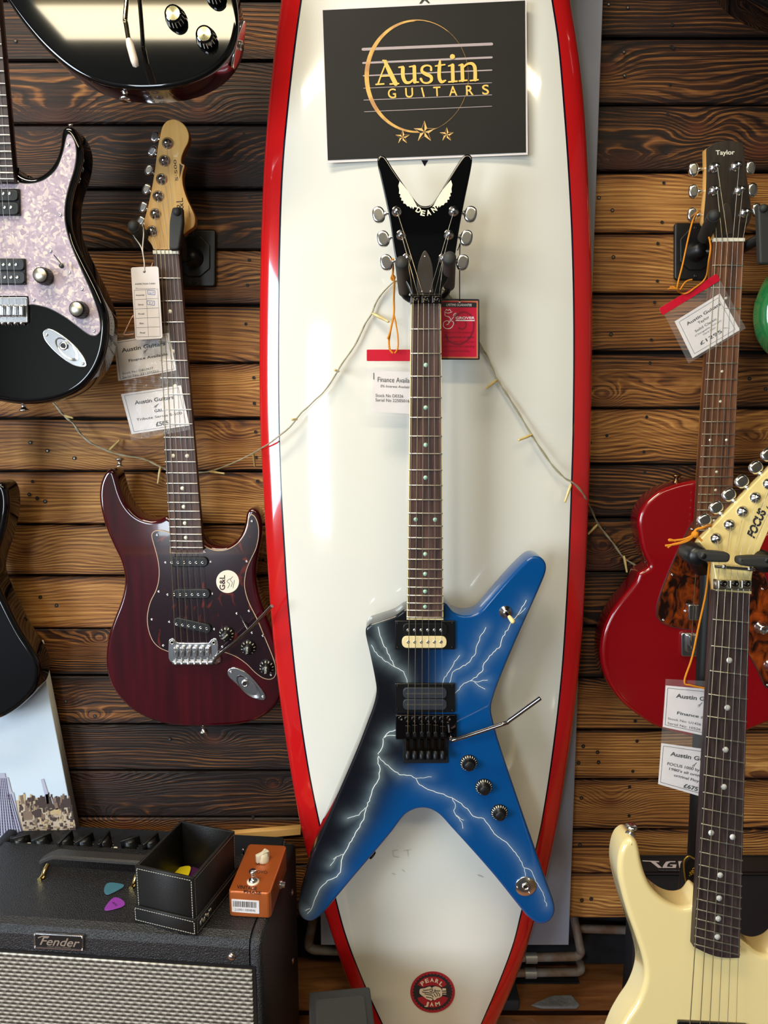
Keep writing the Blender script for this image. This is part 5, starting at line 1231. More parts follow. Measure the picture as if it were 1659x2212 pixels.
paths = []; dn = [1494, 1510, 1524, 1538, 1552, 1566]
for i in range(6): paths.append([tR[i], FRH.P(nR[i][0], 514, .008), FR_.P(nR[i][0], 519, .0168), FR_.P(nR[i][0], 524, .0160), FR_.P(dn[i], 1380, .0175), FR_.P(dn[i], 1402, .010)])
strings(RG, paths)
mb = MB(); mb.prism(FR_, pxrect(*R3([(910, 1680)])[0], 1580, R3([(0, 1806)])[0][1], 4), .001, .009, CHROME, r=.0016); mb.build('pickup', RG)
mb = MB(); mb.prism(FR_, pxrect(*R3([(853, 1905)])[0], 1592, R3([(0, 2094)])[0][1], 5), 0, .006, CHROME, r=.0016)
mb.prism(FR_, pxrect(*R3([(893, 1915)])[0], 1580, R3([(0, 2060)])[0][1], 4), .006, .010, CHROME, r=.0016); brr = mb.build('bridge', RG)
for i in range(6):
    mb = MB(); mb.prism(FR_, pxrect(dn[i]-5, 1374, dn[i]+5, 1396, 1.5), .010, .0158, CHROME, r=.001); mb.build('saddle', brr)
for c in ((1644, 1356), (1664, 1438)): knob(RG, FR_, c, .0023, 'chrome', .0115)
neckset_screws('screw', RG, FR_, R3([(938, 1080), (905, 1288), (780, 1443), (882, 1732), (710, 1804)]) + [(1647, 1272), (1658, 1480)], .0023)
strap_button(RG, FR_.P(*R3([(812, 708)])[0], -.022), Vector((0, 0, 1)), M('aged_metal', (120, 96, 70), .3, 1))
wall_hanger('black hanger with square wall plate holding the red guitar', (1456, 482, 1548, 606), (1562, 545), ('pad', quadround([(1636, 444), (1674, 444), (1676, 571), (1640, 570)], 6), (1649, 450)), ('rod', (1522, 512), (1542, 466)), ya=-.10)

# ------------------------------------------------------------------ cream guitar on its stand, lower right
sl_ = .111
FC = Frame((0, -.375, .944), (1, 0, 0), (0, sl_, 1))
CG = thing('electric_guitar', 'cream white electric guitar with pointed cream headstock standing in front at lower right', 'guitar', (FC.P(1560, 2150).x, -.44, .16), 0, None)
CREAM = M('cream_lacquer', (232, 210, 150), .16, coat=1.0, var=.08, vs=2)
C8 = lambda pts: cr((1380, 950), 5.946, pts)
bc = [(700, 1490), (650, 1540), (600, 1552), (545, 1540), (485, 1505), (425, 1445), (388, 1370), (366, 1290), (354, 1225), (338, 1186), (306, 1172), (264, 1206), (240, 1280), (238, 1370), (258, 1470), (292, 1590), (338, 1720), (372, 1830), (385, 1910), (374, 1990), (338, 2080), (285, 2160), (236, 2250), (195, 2370), (175, 2520), (200, 2700), (290, 2850), (450, 2960), (680, 3010), (900, 2990), (1100, 2900), (1230, 2740), (1260, 2560), (1220, 2400), (1165, 2260), (1145, 2150), (1165, 2040), (1215, 1920), (1262, 1800), (1280, 1700), (1260, 1640), (1220, 1650), (1180, 1730), (1130, 1790), (1070, 1815), (1010, 1805), (965, 1770), (900, 1715)]
mb = MB(); mb.prism(FC, smooth(R4(bc), 5), -.043, 0, CREAM, r=.0065, seg=7); mb.build('body', CG)
PC = neck(CG, FC, (1543, 1277), (1621, 1283), (1499, 2046), (1598, 2070), .001, .0125, board=ROSE_DK, depth=.012, wood=MAHOG, dot=M('pearl_dot', (206, 206, 200), .2, coat=1), dotr=.0035, roundend=.012, dotx=.25)
mb = MB()
o_ = FC.P(1580, 1270, .006); FCH = Frame(o_, (1, 0, 0), (0, sl_+.16, 1))
hc = [(990, 1985, 1), (985, 1850), (970, 1700), (945, 1590), (905, 1490), (860, 1420), (805, 1360), (775, 1305, 1), (800, 1262), (1000, 1058), (1250, 798), (1500, 538), (1700, 335), (1900, 130), (2060, -30, 1), (2150, -40, 1), (2140, 60), (2000, 420), (1850, 740), (1700, 1080), (1590, 1330), (1520, 1500), (1468, 1660), (1445, 1800), (1445, 1985, 1)]
CRH = M('cream_headstock', (236, 212, 142), .25, coat=.8, var=.25, vs=30)
mb.prism(FCH, smooth(C8(hc), 3), -.015, 0, CRH, r=.0012); hd = mb.build('headstock', CG)
mb = MB(); p0, p1 = C8([(1478, 1268), (1640, 915)]); mb.text(FCH, 'FOCUS', p0, p1, 108/5.946, .0004, INK, bold=.045, shear=.2)
p0, p1 = C8([(1668, 905), (1790, 640)]); mb.text(FCH, '1000', p0, p1, 50/5.946, .0004, INK, bold=.0, shear=.25)
mb.ribbon(FCH, C8([(1505, 1275), (1760, 740)]), .5, .0004, INK); mb.ribbon(FCH, C8([(1560, 890), (1760, 480)]), .5, .0004, INK); mb.build('logo', hd)
posts = C8([(990, 1270), (1160, 1095), (1328, 925), (1495, 745), (1662, 568), (1830, 390)]); btns = C8([(838, 1035), (990, 872), (1155, 708), (1320, 538), (1500, 358), (1650, 195)])
tC = [tuner(CG, FCH, p, b, 0, -.008, bw=.0078, bl=.0088, pr=.0052, hp=.007) for p, b in zip(posts, btns)]
mb = MB(); a, b = FCH.P(*C8([(980, 1628)])[0], .006), FCH.P(*C8([(1488, 1668)])[0], .006); mb.tube([a, b], .0021, CHROME, 10)
for p in ((1060, 1634), (1390, 1660)): mb.lathe(FCH.P(*C8([p])[0], 0), FCH.n, [(.003, 0), (.003, .008), (.002, .0092), (0, .0092)], CHROME, 12)
mb.build('string_retainer', CG)
mb = MB(); mb.prism(FC, C8([(985, 1795), (1448, 1810), (1442, 1945), (985, 1925)]), .002, .010, STEEL, r=.001)
NUTC = M('satin_nickel', (214, 206, 186), .22, 1)
for xa in (1015, 1165, 1315):
    mb.prism(FC, quadround(C8([(xa, 1800), (xa+115, 1804), (xa+115, 1918), (xa, 1912)]), 1.5), .010, .017, NUTC, r=.0012)
    mb.lathe(FC.P(*C8([(xa+70, 1845)])[0], .017), FC.n, [(.0036, 0), (.0036, .0022), (.0016, .0024), (.0015, 0), (0, 0)], BLKCHR, 14)
mb.build('locking_nut', CG)
strap_button(CG, FC.P(*R4([(312, 1160)])[0], -.016), Vector((.05, -.1, 1)))
nC = C8([(1020, 1790), (1110, 1790), (1195, 1795), (1275, 1798), (1345, 1800), (1420, 1805)])
bot = R4([(640, 2260), (697, 2260), (750, 2260), (800, 2260), (850, 2260), (898, 2260)]); paths = []
for i in range(6): paths.append([tC[i], FCH.P(*C8([((posts[i][0]-1380)*0+lerp(1030, 1410, i/5), 1630)])[0], .0035), FC.P(nC[i][0], nC[i][1], .016), FC.P(nC[i][0], nC[i][1]+26, .0145), FC.P(*bot[i], .0155)])
strings(CG, paths)
mb = MB(); mb.prism(FC, quadround(R4([(575, 2195), (960, 2215), (955, 2330), (570, 2310)]), 3), 0, .004, RING, r=.001); pu = mb.build('pickup', CG)
mb = MB(); mb.prism(FC, R4([(600, 2215), (935, 2232), (932, 2300), (597, 2285)]), .004, .007, BLACKPL, r=.001); mb.build('bobbin', pu)
# stand
ST = thing('guitar_stand', 'black tubular guitar stand with padded neck cradle behind the cream guitar', 'stand', (.44, -.26, 0), 0, None)
top = ony(1532, 1225, -.305); lo = ony(1500, 1880, -.285); d = (lo-top).normalized(); foot = lo + d*((lo.z-.06)/(-d.z))
mb = MB(); mb.tube([top, lo], .0105, DARKMET, 20); mb.tube([lo, foot], .0135, DARKMET, 20); mb.lathe(lo-d*.012, d, [(.0135, 0), (.019, .008), (.021, .05), (.016, .056)], BLACKPL, 24); mb.build('pole', ST)
for a_, r2 in ((200, .30), (340, .24), (90, .20)):
    a = math.radians(a_); mb = MB(); e = Vector((foot.x+r2*math.cos(a), min(-.1, foot.y+r2*math.sin(a)*.45), .012)); mb.tube(bez([foot+Vector((0, 0, .06)), foot.lerp(e, .4)+Vector((0, 0, .03)), e]), .009, DARKMET, 12); l_ = mb.build('leg', ST)
    mb = MB(); mb.lathe(e+Vector((0, 0, -.012)), (0, 0, 1), [(.012, 0), (.013, .01), (.011, .022), (0, .024)], RUBBER, 14); mb.build('rubber_foot', l_)
mb = MB(); cl, cr2 = ony(1511, 1203, -.385), ony(1659, 1218, -.385)
mb.tube([cl+Vector((0, .03, 0)), top.lerp(cl, .5)+Vector((0, .01, -.01)), top, top.lerp(cr2, .5)+Vector((0, .01, -.01)), cr2+Vector((0, .03, 0))], .010, DARKMET, 12)
mb.lathe(cl+Vector((0, .030, 0)), (0, -1, 0), [(.013, 0), (.0135, .012), (.0125, .024), (.010, .030), (0, .030)], BLACKPL, 26)
mb.lathe(cr2+Vector((0, .030, 0)), (0, -1, 0), [(.013, 0), (.0135, .012), (.0125, .024), (.010, .030), (0, .030)], BLACKPL, 26)
mb.build('cradle', ST)
FCr = wallframe(-.400)
for q, c in (([(790, 1470), (800, 1440), (840, 1425), (1120, 1448), (1160, 1470), (1165, 1510), (1145, 1560), (1100, 1572), (860, 1562), (810, 1540), (790, 1510)], (832, 1498)), ([(1268, 1555), (1280, 1515), (1320, 1502), (1600, 1490), (1700, 1500), (1720, 1560), (1700, 1620), (1620, 1640), (1320, 1615), (1280, 1595)], (1660, 1550))):
    mb = MB(); mb.prism(FCr, smooth(C8(q), 3), -.006, .008, RUBBER, r=.0032, seg=5); mb.lathe(FCr.P(*C8([c])[0], .0078), FCr.n, [(.0035, 0), (.0032, .0006), (0, .0006)], BLACKPL, 16); mb.build('cradle_latch', ST)
# ------------------------------------------------------------------ tags
def cord(T, pts, r, m, name='cord'):
    mb = MB(); mb.tube(pts, r, m, 6); return mb.build(name, T)
def glyph(mb, F, c, s, h, rot=45):
    """the tiny guitar mark printed on the price cards"""
    a = math.radians(rot); ex, ey = math.cos(a), -math.sin(a)
    for k, r in ((0, .34), (.42, .24)):
        ro = [(c[0]+ex*k*s+r*s*math.cos(t*math.pi/8), c[1]+ey*k*s+r*s*math.sin(t*math.pi/8)) for t in range(17)]
        mb.ribbon(F, ro, .7, h, INK)
    mb.ribbon(F, [(c[0]+ex*.6*s, c[1]+ey*.6*s), (c[0]+ex*1.7*s, c[1]+ey*1.7*s)], 1.3, h, INK)
def outline(mb, F, q, w, h, m):
    for i in range(len(q)): mb.ribbon(F, [q[i], q[(i+1) % len(q)]], w, h, m)
# tag of the lightning guitar
F1 = wallframe(-.158)
T = thing('price_tag', 'clear price tag with level red top edge left of the lightning guitar neck', 'tag', F1.P(850, 850), 0)
sheet(F1, [(793, 756), (886, 756), (886, 901), (790, 897)], CLEAR, h=.0012).build('vinyl_sleeve', T)
mb = MB(); mb.prism(F1, quadround([(792, 780), (792, 755), (887, 755), (887, 780)], 3), .0014, .0024, REDPL, r=.0003); mb.build('red_strip', T)
mb = sheet(F1, [(808, 801), (886, 803), (886, 894), (802, 889)], PAPER); K1 = lambda p: cr((640, 600), 6.146, p)
for s, a, b, hp in (('Finance Availa', (1080, 1380), (1502, 1395), 68), ('0% Interest Availabl', (1118, 1452), (1500, 1468), 34), ('Stock No D0326', (1052, 1580), (1418, 1592), 42), ('Serial No 22505016', (1050, 1640), (1500, 1656), 42)):
    a, b = K1([a, b]); mb.text(F1, s, a, b, hp/6.146, .0006, INK)
a, b = K1([(1028, 1262), (1028, 1352)]); mb.ribbon(F1, [a, b], 1.6, .0006, INK)
mb.build('card', T)
st = bez([FH.P(*S7([(400, 880)])[0], -.004)] + [ony(*p, -.185) for p in S7([(403, 960), (400, 1020), (412, 1060)])] + [ony(*p, -.17) for p in S7([(408, 1200), (408, 1320), (384, 1440), (370, 1530), (375, 1600), (400, 1632)])])
cord(T, st, .0014, ORSTR)
cord(T, bez([ony(*p, -.17) for p in S7([(408, 1320), (425, 1400), (440, 1500), (440, 1590), (415, 1634)])]), .0012, ORSTR)
cord(T, bez([ony(*p, -.178) for p in S7([(398, 1010), (388, 1035), (402, 1050), (416, 1030), (398, 1010)])]), .0016, ORSTR, 'knot'); cord(T, bez([ony(*p, -.172) for p in S7([(382, 1455), (370, 1490), (358, 1520)])]), .0015, ORSTR, 'knot')
# machine head guarantee card
F2 = wallframe(-.172)
T = thing('guarantee_card', 'red and black lifetime guarantee card hanging from a tuner right of the lightning guitar neck', 'card', F2.P(996, 710), 0)
q = S7([(772, 1198), (1088, 1202), (1092, 1686), (772, 1684)])
mb = MB(); mb.prism(F2, quadround(q, 3), 0, .0012, M('card_black', (30, 32, 34), .35), r=.0004)
RC = M('card_red', (206, 22, 58), .3, var=.3, vs=20); COP = M('card_copper', (204, 120, 84), .35); RC2 = M('card_dark_red', (140, 14, 40), .35); WH = M('print_white', (244, 232, 234), .5)
mb.flat(F2, S7([(772, 1214), (1078, 1216), (1078, 1674), (772, 1672)]), .0014, COP); mb.flat(F2, S7([(772, 1216), (1066, 1228), (1066, 1662), (772, 1660)]), .0016, RC)
mb.flat(F2, S7([(772, 1226), (1066, 1230), (1066, 1268), (772, 1266)]), .0018, M('card_black', (30, 32, 34), .35))
p = S7([(826, 1257), (1028, 1259)]); mb.text(F2, 'LIFETIME GUARANTEE', p[0], p[1], 20/3.686, .002, WH)
mb.ribbon(F2, smooth(S7([(900, 1400), (905, 1340), (960, 1305), (1020, 1330), (1045, 1400), (1020, 1500), (940, 1560), (850, 1540), (820, 1480)]), 4, False), [4]*33, .0018, RC2)
mb.ribbon(F2, smooth(S7([(930, 1360), (970, 1370), (985, 1410), (960, 1440), (920, 1430)]), 4, False), 3, .0018, RC2)
for i, s in enumerate(('Please visit our website at', 'www.grotro.com to register', 'your Grover Tuning keys', 'and information regarding', 'our Lifetime Warranty.')):
    p = S7([(803, 1474+i*37), (1050 if i < 4 else 1015, 1474+i*37)]); mb.text(F2, s, p[0], p[1], 17/3.686, .002, RC2 if i != 1 else INK)
p = S7([(900, 1362), (1052, 1362)]); mb.text(F2, 'GROVER', p[0], p[1], 21/3.686, .002, WH, bold=.02); mb.ribbon(F2, S7([(900, 1372), (1052, 1373)]), 2.2, .002, WH)
fig = [[(808, 1302), (840, 1314), (872, 1302)], [(820, 1298), (826, 1284), (840, 1292), (852, 1284), (862, 1298)], [(815, 1312), (818, 1335), (850, 1345), (862, 1372), (860, 1380)], [(846, 1392), (905, 1318)], [(880, 1335), (892, 1318), (902, 1314), (896, 1332), (884, 1342)], [(850, 1370), (880, 1382), (882, 1405), (862, 1432), (830, 1438), (804, 1420), (806, 1388), (828, 1374), (845, 1380), (842, 1400), (826, 1406)]]
for f_ in fig: mb.ribbon(F2, smooth(S7(f_), 4, False), 1.5, .002, WH)
mb.disc(F2, S7([(932, 1226)])[0], 1.8, .002, WH, 10)
mb.build('card', T)
cord(T, bez([FH.P(*S7([(948, 740)])[0], -.010), ony(*S7([(935, 780)])[0], -.185), ony(*S7([(932, 960)])[0], -.180), ony(*S7([(932, 1222)])[0], -.1735)]), .0007, M('black_thread', (20, 20, 20), .8))
cord(T, bez([ony(*p, -.186) for p in S7([(940, 745), (925, 790), (915, 815)])]), .0007, M('black_thread', (20, 20, 20), .8))
# inspection card and price tag of the burgundy guitar
F3 = wallframe(-.095); I3 = lambda p: cr((230, 560), 5.53, p)
T = thing('inspection_card', 'narrow white inspection card on white string at the burgundy guitar headstock', 'card', F3.P(317, 650), 0)
mb = MB(); mb.prism(F3, quadround(I3([(290, 98), (620, 85), (672, 945), (346, 966)]), 5), 0, .0006, PAPER, r=.0002)
mb.disc(F3, I3([(452, 147)])[0], 2.9, .0008, INK, 14)
p = I3([(344, 305), (582, 298)]); mb.text(F3, 'INSPECTION CARD', p[0], p[1], 18/5.53, .0008, INK, bold=.01); p = I3([(348, 355), (380, 353)]); mb.text(F3, 'SN.', p[0], p[1], 14/5.53, .0008, INK)
TL = M('print_grey', (110, 108, 114), .6); mb.ribbon(F3, I3([(384, 352), (580, 346)]), .5, .0008, TL)
outline(mb, F3, I3([(330, 370), (612, 355), (643, 920), (358, 928)]), .6, .0008, TL)
for i in range(1, 5): mb.ribbon(F3, I3([(330+5.6*i, 370+111.6*i), (612+6.2*i, 355+113*i)]), .6, .0008, TL)
mb.ribbon(F3, I3([(470, 362), (502, 924)]), .6, .0008, TL)
for i, s in enumerate(('Assembly', 'Setup', 'Finish', 'Elec.', 'Final')):
    w = (105, 64, 72, 54, 60)[i]; x = 403+i*7; p = I3([(x-w/2, 438+i*112.5), (x+w/2, 435+i*112.5)]); mb.text(F3, s, p[0], p[1], 19/5.53, .0008, INK, bold=.01)
BL = M('blue_stamp', (62, 92, 176), .6)
for x, y, s in ((535, 398, 'U-7'), (530, 522, 'T-7')):
    outline(mb, F3, I3([(x-44, y-28), (x+44, y-22), (x+44, y+28), (x-42, y+18)]), .9, .0008, BL); p = I3([(x-26, y+14), (x+30, y+16)]); mb.text(F3, s, p[0], p[1], 24/5.53, .0008, BL)
mb.build('card', T)
cord(T, bez([F3.P(*I3([(450, 150)])[0], .001), ony(*B2([(862, 880)])[0], -.096), ony(*B2([(852, 800)])[0], -.094), ony(*B2([(858, 700)])[0], -.09), ony(*B2([(848, 640)])[0], -.078)]), .0009, WSTR)
cord(T, bez([ony(*B2([(862, 880)])[0], -.096), ony(*B2([(845, 790)])[0], -.09), ony(*B2([(800, 720)])[0], -.085), ony(*B2([(795, 695)])[0], -.08)]), .0009, WSTR)
def pricecard(mb, F, q, h, lines, border=True, inset=.05):
    """paper card on pixel quad TL TR BR BL with border line; lines = (text,u0,u1,v,cap)"""
    mb.add([F.P(x, y, h) for x, y in q] + [F.P(x, y, h-.0003) for x, y in q], [[0, 3, 2, 1], [4, 5, 6, 7], [0, 1, 5, 4], [1, 2, 6, 5], [2, 3, 7, 6], [3, 0, 4, 7]], PAPER)
    def uv(u, v):
        return (lerp(lerp(q[0][0], q[1][0], u), lerp(q[3][0], q[2][0], u), v), lerp(lerp(q[0][1], q[1][1], u), lerp(q[3][1], q[2][1], u), v))
    if border: outline(mb, F, [uv(inset, inset), uv(1-inset, inset), uv(1-inset, 1-inset), uv(inset, 1-inset)], .7, h+.0002, INK)
    for s, u0, u1, v, cap, bold in lines: mb.text(F, s, uv(u0, v), uv(u1, v), cap, h+.0002, INK, bold=bold)
    return uv
F4 = wallframe(-.0795)
T = thing('price_tag', 'clear price tag for £585 tucked under the burgundy guitar strings', 'tag', F4.P(335, 840), 0)
sheet(F4, I3([(130, 885), (742, 790), (1002, 2035), (292, 2168)]), CLEAR, h=.0008).build('vinyl_sleeve', T)
mb = MB(); uv = pricecard(mb, F4, I3([(88, 985), (745, 880), (838, 1325), (140, 1455)]), 0, [('Austin Guitars', .12, .90, .30, 8.6, .025), ('Finance Available', .22, .90, .57, 5.8, .02), ('Stock No: G&L0657', .08, .62, .86, 4.8, 0), ('Serial No: 231204252', .08, .70, .955, 4.8, 0)], inset=.04)
glyph(mb, F4, uv(.51, .39), 6, .0004)
uv = pricecard(mb, F4, I3([(172, 1612), (890, 1505), (990, 1985), (300, 2090)]), 0, [('Austin Guitars', .18, .84, .30, 8.2, .025), ('G&L', .47, .62, .56, 6.0, .02), ('Tribute Series S-500', .14, .92, .70, 5.4, .01), ('£585', .44, .66, .90, 9, .03)], inset=.05)
glyph(mb, F4, uv(.50, .43), 6, .0004); mb.build('card', T)
cord(T, bez([ony(330, 568, -.0795), ony(290, 680, -.082)] + [F4.P(*p, .002) for p in I3([(315, 675), (225, 860), (215, 905), (330, 893)])]), .0009, M('red_white_twine', (206, 110, 82), .8, vs=900, col2=(226, 206, 190)))
# tag of the red guitar, tucked under its strings
F5 = wallframe(-.0815)
T = thing('price_tag', 'tilted clear price tag with red top strip for £1295 on the red guitar neck', 'tag', F5.P(1530, 700), 0)
sheet(F5, R2([(520, 1480), (1010, 1190), (1252, 1645), (755, 1952)]), CLEAR, h=.0012).build('vinyl_sleeve', T)
mb = MB(); mb.prism(F5, quadround(R2([(498, 1472), (1000, 1168), (1030, 1228), (525, 1535)]), 4), .0012, .002, REDPL, r=.0003); mb.build('red_strip', T)
mb = MB(); uv = pricecard(mb, F5, R2([(632, 1586), (1026, 1342), (1200, 1660), (788, 1906)]), 0, [('Austin Guitars', .18, .92, .25, 6.6, .02), ('Taylor', .38, .62, .37, 6, .01), ('Solid Classic', .26, .72, .50, 5.4, .01), ('(Changeable Pickups)', .22, .78, .585, 3.6, 0), ('Hard Case', .37, .63, .66, 3.8, 0), ('£1295', .24, .70, .83, 7.2, .015)], inset=.07); mb.build('card', T)
cord(T, bez([FRH.P(*R2([(835, 630)])[0], -.006)] + [ony(*p, -.11) for p in R2([(790, 710), (745, 890), (700, 1100), (655, 1290)])] + [F5.P(*p, .004) for p in R2([(690, 1340), (740, 1340), (800, 1300), (900, 1210)])] + [ony(*p, -.11) for p in R2([(930, 1050), (945, 940), (930, 850)])]), .0013, ORSTR)
for q in ([(655, 1300), (600, 1300), (575, 1305)], [(680, 1310), (730, 1240), (785, 1222)], [(660, 1310), (620, 1285), (590, 1290)]): cord(T, bez([F5.P(*p, .006) for p in R2(q)]), .0012, ORSTR, 'string_end')
# tag of the cream guitar
F6 = wallframe(-.340); 
T = thing('price_tag', 'clear price tag for £675 on orange string beside the cream guitar neck', 'tag', F6.P(1480, 1590), 0)
sheet(F6, R4([(508, 300), (750, 312), (713, 952), (466, 882)]), CLEAR, h=.0012).build('vinyl_sleeve', T)
mb = MB(); mb_ = mb
q = R4([(506, 335), (1000, 380), (965, 660), (490, 565)])
def clipx(q, x): return q
def card2(q, lines, gl):
    # card cut off straight where it passes behind the neck
    (x0, y0), (x1, y1), (x2, y2), (x3, y3) = q
    f = .58
    qq = [(x0, y0), (lerp(x0, x1, f), lerp(y0, y1, f)), (lerp(x3, x2, f), lerp(y3, y2, f)), (x3, y3)]
    mb.add([F6.P(x, y, .0) for x, y in qq] + [F6.P(x, y, -.0003) for x, y in qq], [[0, 3, 2, 1], [4, 5, 6, 7], [0, 1, 5, 4], [1, 2, 6, 5], [2, 3, 7, 6], [3, 0, 4, 7]], PAPER)
    uv = lambda u, v: (lerp(lerp(q[0][0], q[1][0], u), lerp(q[3][0], q[2][0], u), v), lerp(lerp(q[0][1], q[1][1], u), lerp(q[3][1], q[2][1], u), v))
    for a, b in ((uv(.03, .06), uv(.57, .06)), (uv(.03, .06), uv(.03, .94)), (uv(.03, .94), uv(.57, .94))): mb.ribbon(F6, [a, b], .8, .0003, INK)
    for s, u0, u1, v, cap, bo in lines: mb.text(F6, s, uv(u0, v), uv(u1, v), cap, .0003, INK, bold=bo)
    glyph(mb, F6, uv(*gl), 6, .0003)
card2(R4([(508, 335), (920, 372), (888, 650), (492, 565)]), [('Austin Gui', .15, .62, .26, 8.8, .025), ('Finance avail', .18, .68, .64, 6.2, .02), ('Stock No: U1426', .06, .52, .80, 5, 0), ('Serial No: 10526', .06, .52, .91, 5, 0)], (.47, .38))
card2(R4([(484, 655), (896, 712), (870, 1000), (466, 882)]), [('Austin Gui', .13, .60, .26, 8.8, .025), ('FOCUS 1000 by K', .10, .60, .49, 6, .015), ("1980's all origina", .13, .62, .60, 5.6, .015), ('original Floyd R', .20, .64, .72, 5.6, .015), ('£675', .34, .535, .91, 8.6, .03)], (.45, .40))
mb.build('card', T)
cord(T, bez([FCH.P(*C8([(925, 1100)])[0], -.006)] + [ony(*p, -.40) for p in C8([(850, 1125), (740, 1150), (715, 1210), (770, 1260), (810, 1300)])]), .0015, ORSTR)
for q in ([(715, 1215), (600, 1270), (480, 1290), (385, 1295)], [(715, 1225), (620, 1300), (480, 1340), (340, 1360)], [(720, 1220), (560, 1310), (430, 1345), (370, 1385)], [(385, 1295), (400, 1280), (470, 1300)]): cord(T, bez([ony(*p, -.40) for p in C8(q)]), .0013, ORSTR, 'string_end')
mb = MB(); mb.ball(ony(*C8([(720, 1215)])[0], -.40), .0042, ORSTR); mb.build('knot', T)
cord(T, bez([ony(1532, 1215, -.37), ony(1525, 1280, -.355), ony(1510, 1350, -.35), ony(1495, 1420, -.345), F6.P(*R4([(612, 312)])[0], .003), F6.P(*R4([(650, 335)])[0], .003), F6.P(*R4([(748, 355)])[0], .002)]), .0013, ORSTR)
cord(T, bez([ony(1532, 1225, -.355), ony(1538, 1290, -.352), ony(1543, 1345, -.352), ony(1548, 1480, -.35)]), .0012, ORSTR)

# ------------------------------------------------------------------ fairy lights
LW = [((20, -60), -.02), ((70, 0), -.02), ((120, 60), -.02), ((170, 100), -.02), ((220, 170), -.02), ((290, 230), -.02), ((400, 280), -.02), ((480, 305), -.015), ((600, 325), -.012), ((660, 345), -.010), ((730, 380), -.008), ((790, 405), -.007), ((900, 418), -.007), ((985, 416), -.009), ((1050, 410), -.012), ((1150, 375), -.02), ((1230, 340), -.03), ((1320, 295), -.07), ((1372, 264), -.100), ((1420, 235), -.119), ((1480, 190), -.124), ((1560, 125), -.126)]
pts = [ony(*cr((100, 880), 2.9625, [p])[0], y) for p, y in LW]
pts += [ony(*p, -.127) for p in cr((640, 600), 6.146, [(60, 1800), (150, 1720), (250, 1620), (350, 1530), (450, 1400), (530, 1270), (600, 1150), (700, 1010), (780, 890), (860, 730), (920, 600), (1000, 480), (1040, 370), (1100, 260), (1200, 140), (1340, 40)])]
pts += [ony(890, 625, -.1265), ony(920, 640, -.1265), ony(955, 625, -.1265), ony(985, 660, -.127), ony(1015, 705, -.127)]
pts += [ony(*cr((1000, 720), 4.0975, [p])[0], y) for p, y in [((150, 100), -.127), ((200, 180), -.127), ((250, 290), -.127), ((290, 390), -.127), ((340, 470), -.127), ((400, 560), -.127), ((500, 720), -.127), ((600, 890), -.127), ((700, 1040), -.127), ((800, 1180), -.126), ((900, 1280), -.125), ((970, 1320), -.122), ((1050, 1400), -.112), ((1105, 1500), -.085), ((1150, 1590), -.04), ((1190, 1680), -.02), ((1250, 1760), -.012), ((1330, 1860), -.012), ((1400, 1960), -.012), ((1440, 2000), -.012), ((1540, 2060), -.012), ((1600, 2078), -.012)]]
pts = bez(pts, 3)
FL_ = thing('fairy_lights', 'string of warm fairy lights on clear twisted wire draped across the wall and surfboard', 'lights', (.06, -.13, 1.3), 0)
for ph in (0, math.pi):
    q = []
    for i, p in enumerate(pts):
        a = i*.9+ph; q.append(p+Vector((0, math.sin(a), 0))*.0009+Vector((math.cos(a)*.0006, 0, math.cos(a)*.0006)))
    mb = MB(); mb.tube(q, .0011, WIREM, 6); mb.build('wire', FL_)
CB = lambda p: cr((100, 880), 2.9625, [p])[0]; CD = lambda p: cr((640, 600), 6.146, [p])[0]; CE = lambda p: cr((1000, 720), 4.0975, [p])[0]
for a, b, y0, y1 in ((CB((730, 382)), CB((713, 490)), -.012, -.014), (CB((1045, 412)), CB((1142, 424)), -.014, -.014), (CB((1325, 292)), CB((1335, 378)), -.07, -.03), (CB((1605, 76)), CB((1572, 78)), -.127, -.142), (CB((400, 278)), CB((472, 208)), -.018, -.005), (CB((115, 52)), CB((172, 68)), -.02, -.03),
                     (CD((1005, 472)), CD((1232, 588)), -.128, -.136), (CD((565, 1245)), CD((512, 1225)), -.128, -.150), (CE((300, 412)), CE((205, 487)), -.128, -.140), (CE((612, 897)), CE((490, 948)), -.128, -.140), (CE((958, 1332)), CE((900, 1498)), -.124, -.122), (CE((1190, 1692)), CE((1106, 1780)), -.018, -.016), (CE((1425, 1968)), CE((1452, 2118)), -.014, -.014)):
    p, q = ony(*a, y0), ony(*b, y1); d = q-p; L = d.length
    mb = MB(); mb.lathe(p, d, [(.0012, 0), (.0021, L*.12), (.0023, L*.45), (.0019, L*.62), (.0017, L*.9), (.0019, L*.94), (.0012, L), (0, L)], BULBM, 10); mb.build('bulb', FL_)

# ------------------------------------------------------------------ grey panel behind the surfboard and floor level clutter
GREY = M('grey_paint', (132, 134, 146), .5, var=.1)
pR, pL = .3345, -.1161
T = MB(); T.prism2(Vector((0, -.012, 0)), Vector((1, 0, 0)), Vector((0, 0, 1)), Vector((0, -1, 0)), [(pL, .17), (pR+.005, .17), (pR-.0065, 1.76), (pR-.009, 2.3), (pL, 2.3)], 0, .018, GREY, r=.001)
o = T.build('grey_panel'); tag(o, 'tall flat grey board standing between the surfboard and the wood wall', 'panel')
PIPE = M('old_painted_pipe', (140, 134, 130), .55, var=1, vs=26, col2=(118, 88, 66), bump=.2, bs=200)
def pipe(label, pts, r, clips=()):
    t = thing('heating_pipe', label, 'pipe', (pts[0].x, pts[0].y, min(p.z for p in pts)), 0)
    mb = MB(); mb.tube(pts, r, PIPE, 16); mb.build('pipe_run', t)
    for c, d in clips:
        mb = MB(); mb.lathe(c-d.normalized()*.011, d, [(r*1.28, 0), (r*1.28, .022)], M('pipe_clip', (176, 176, 172), .35, .6), 16); mb.build('clip', t)
    return t
yq = .055
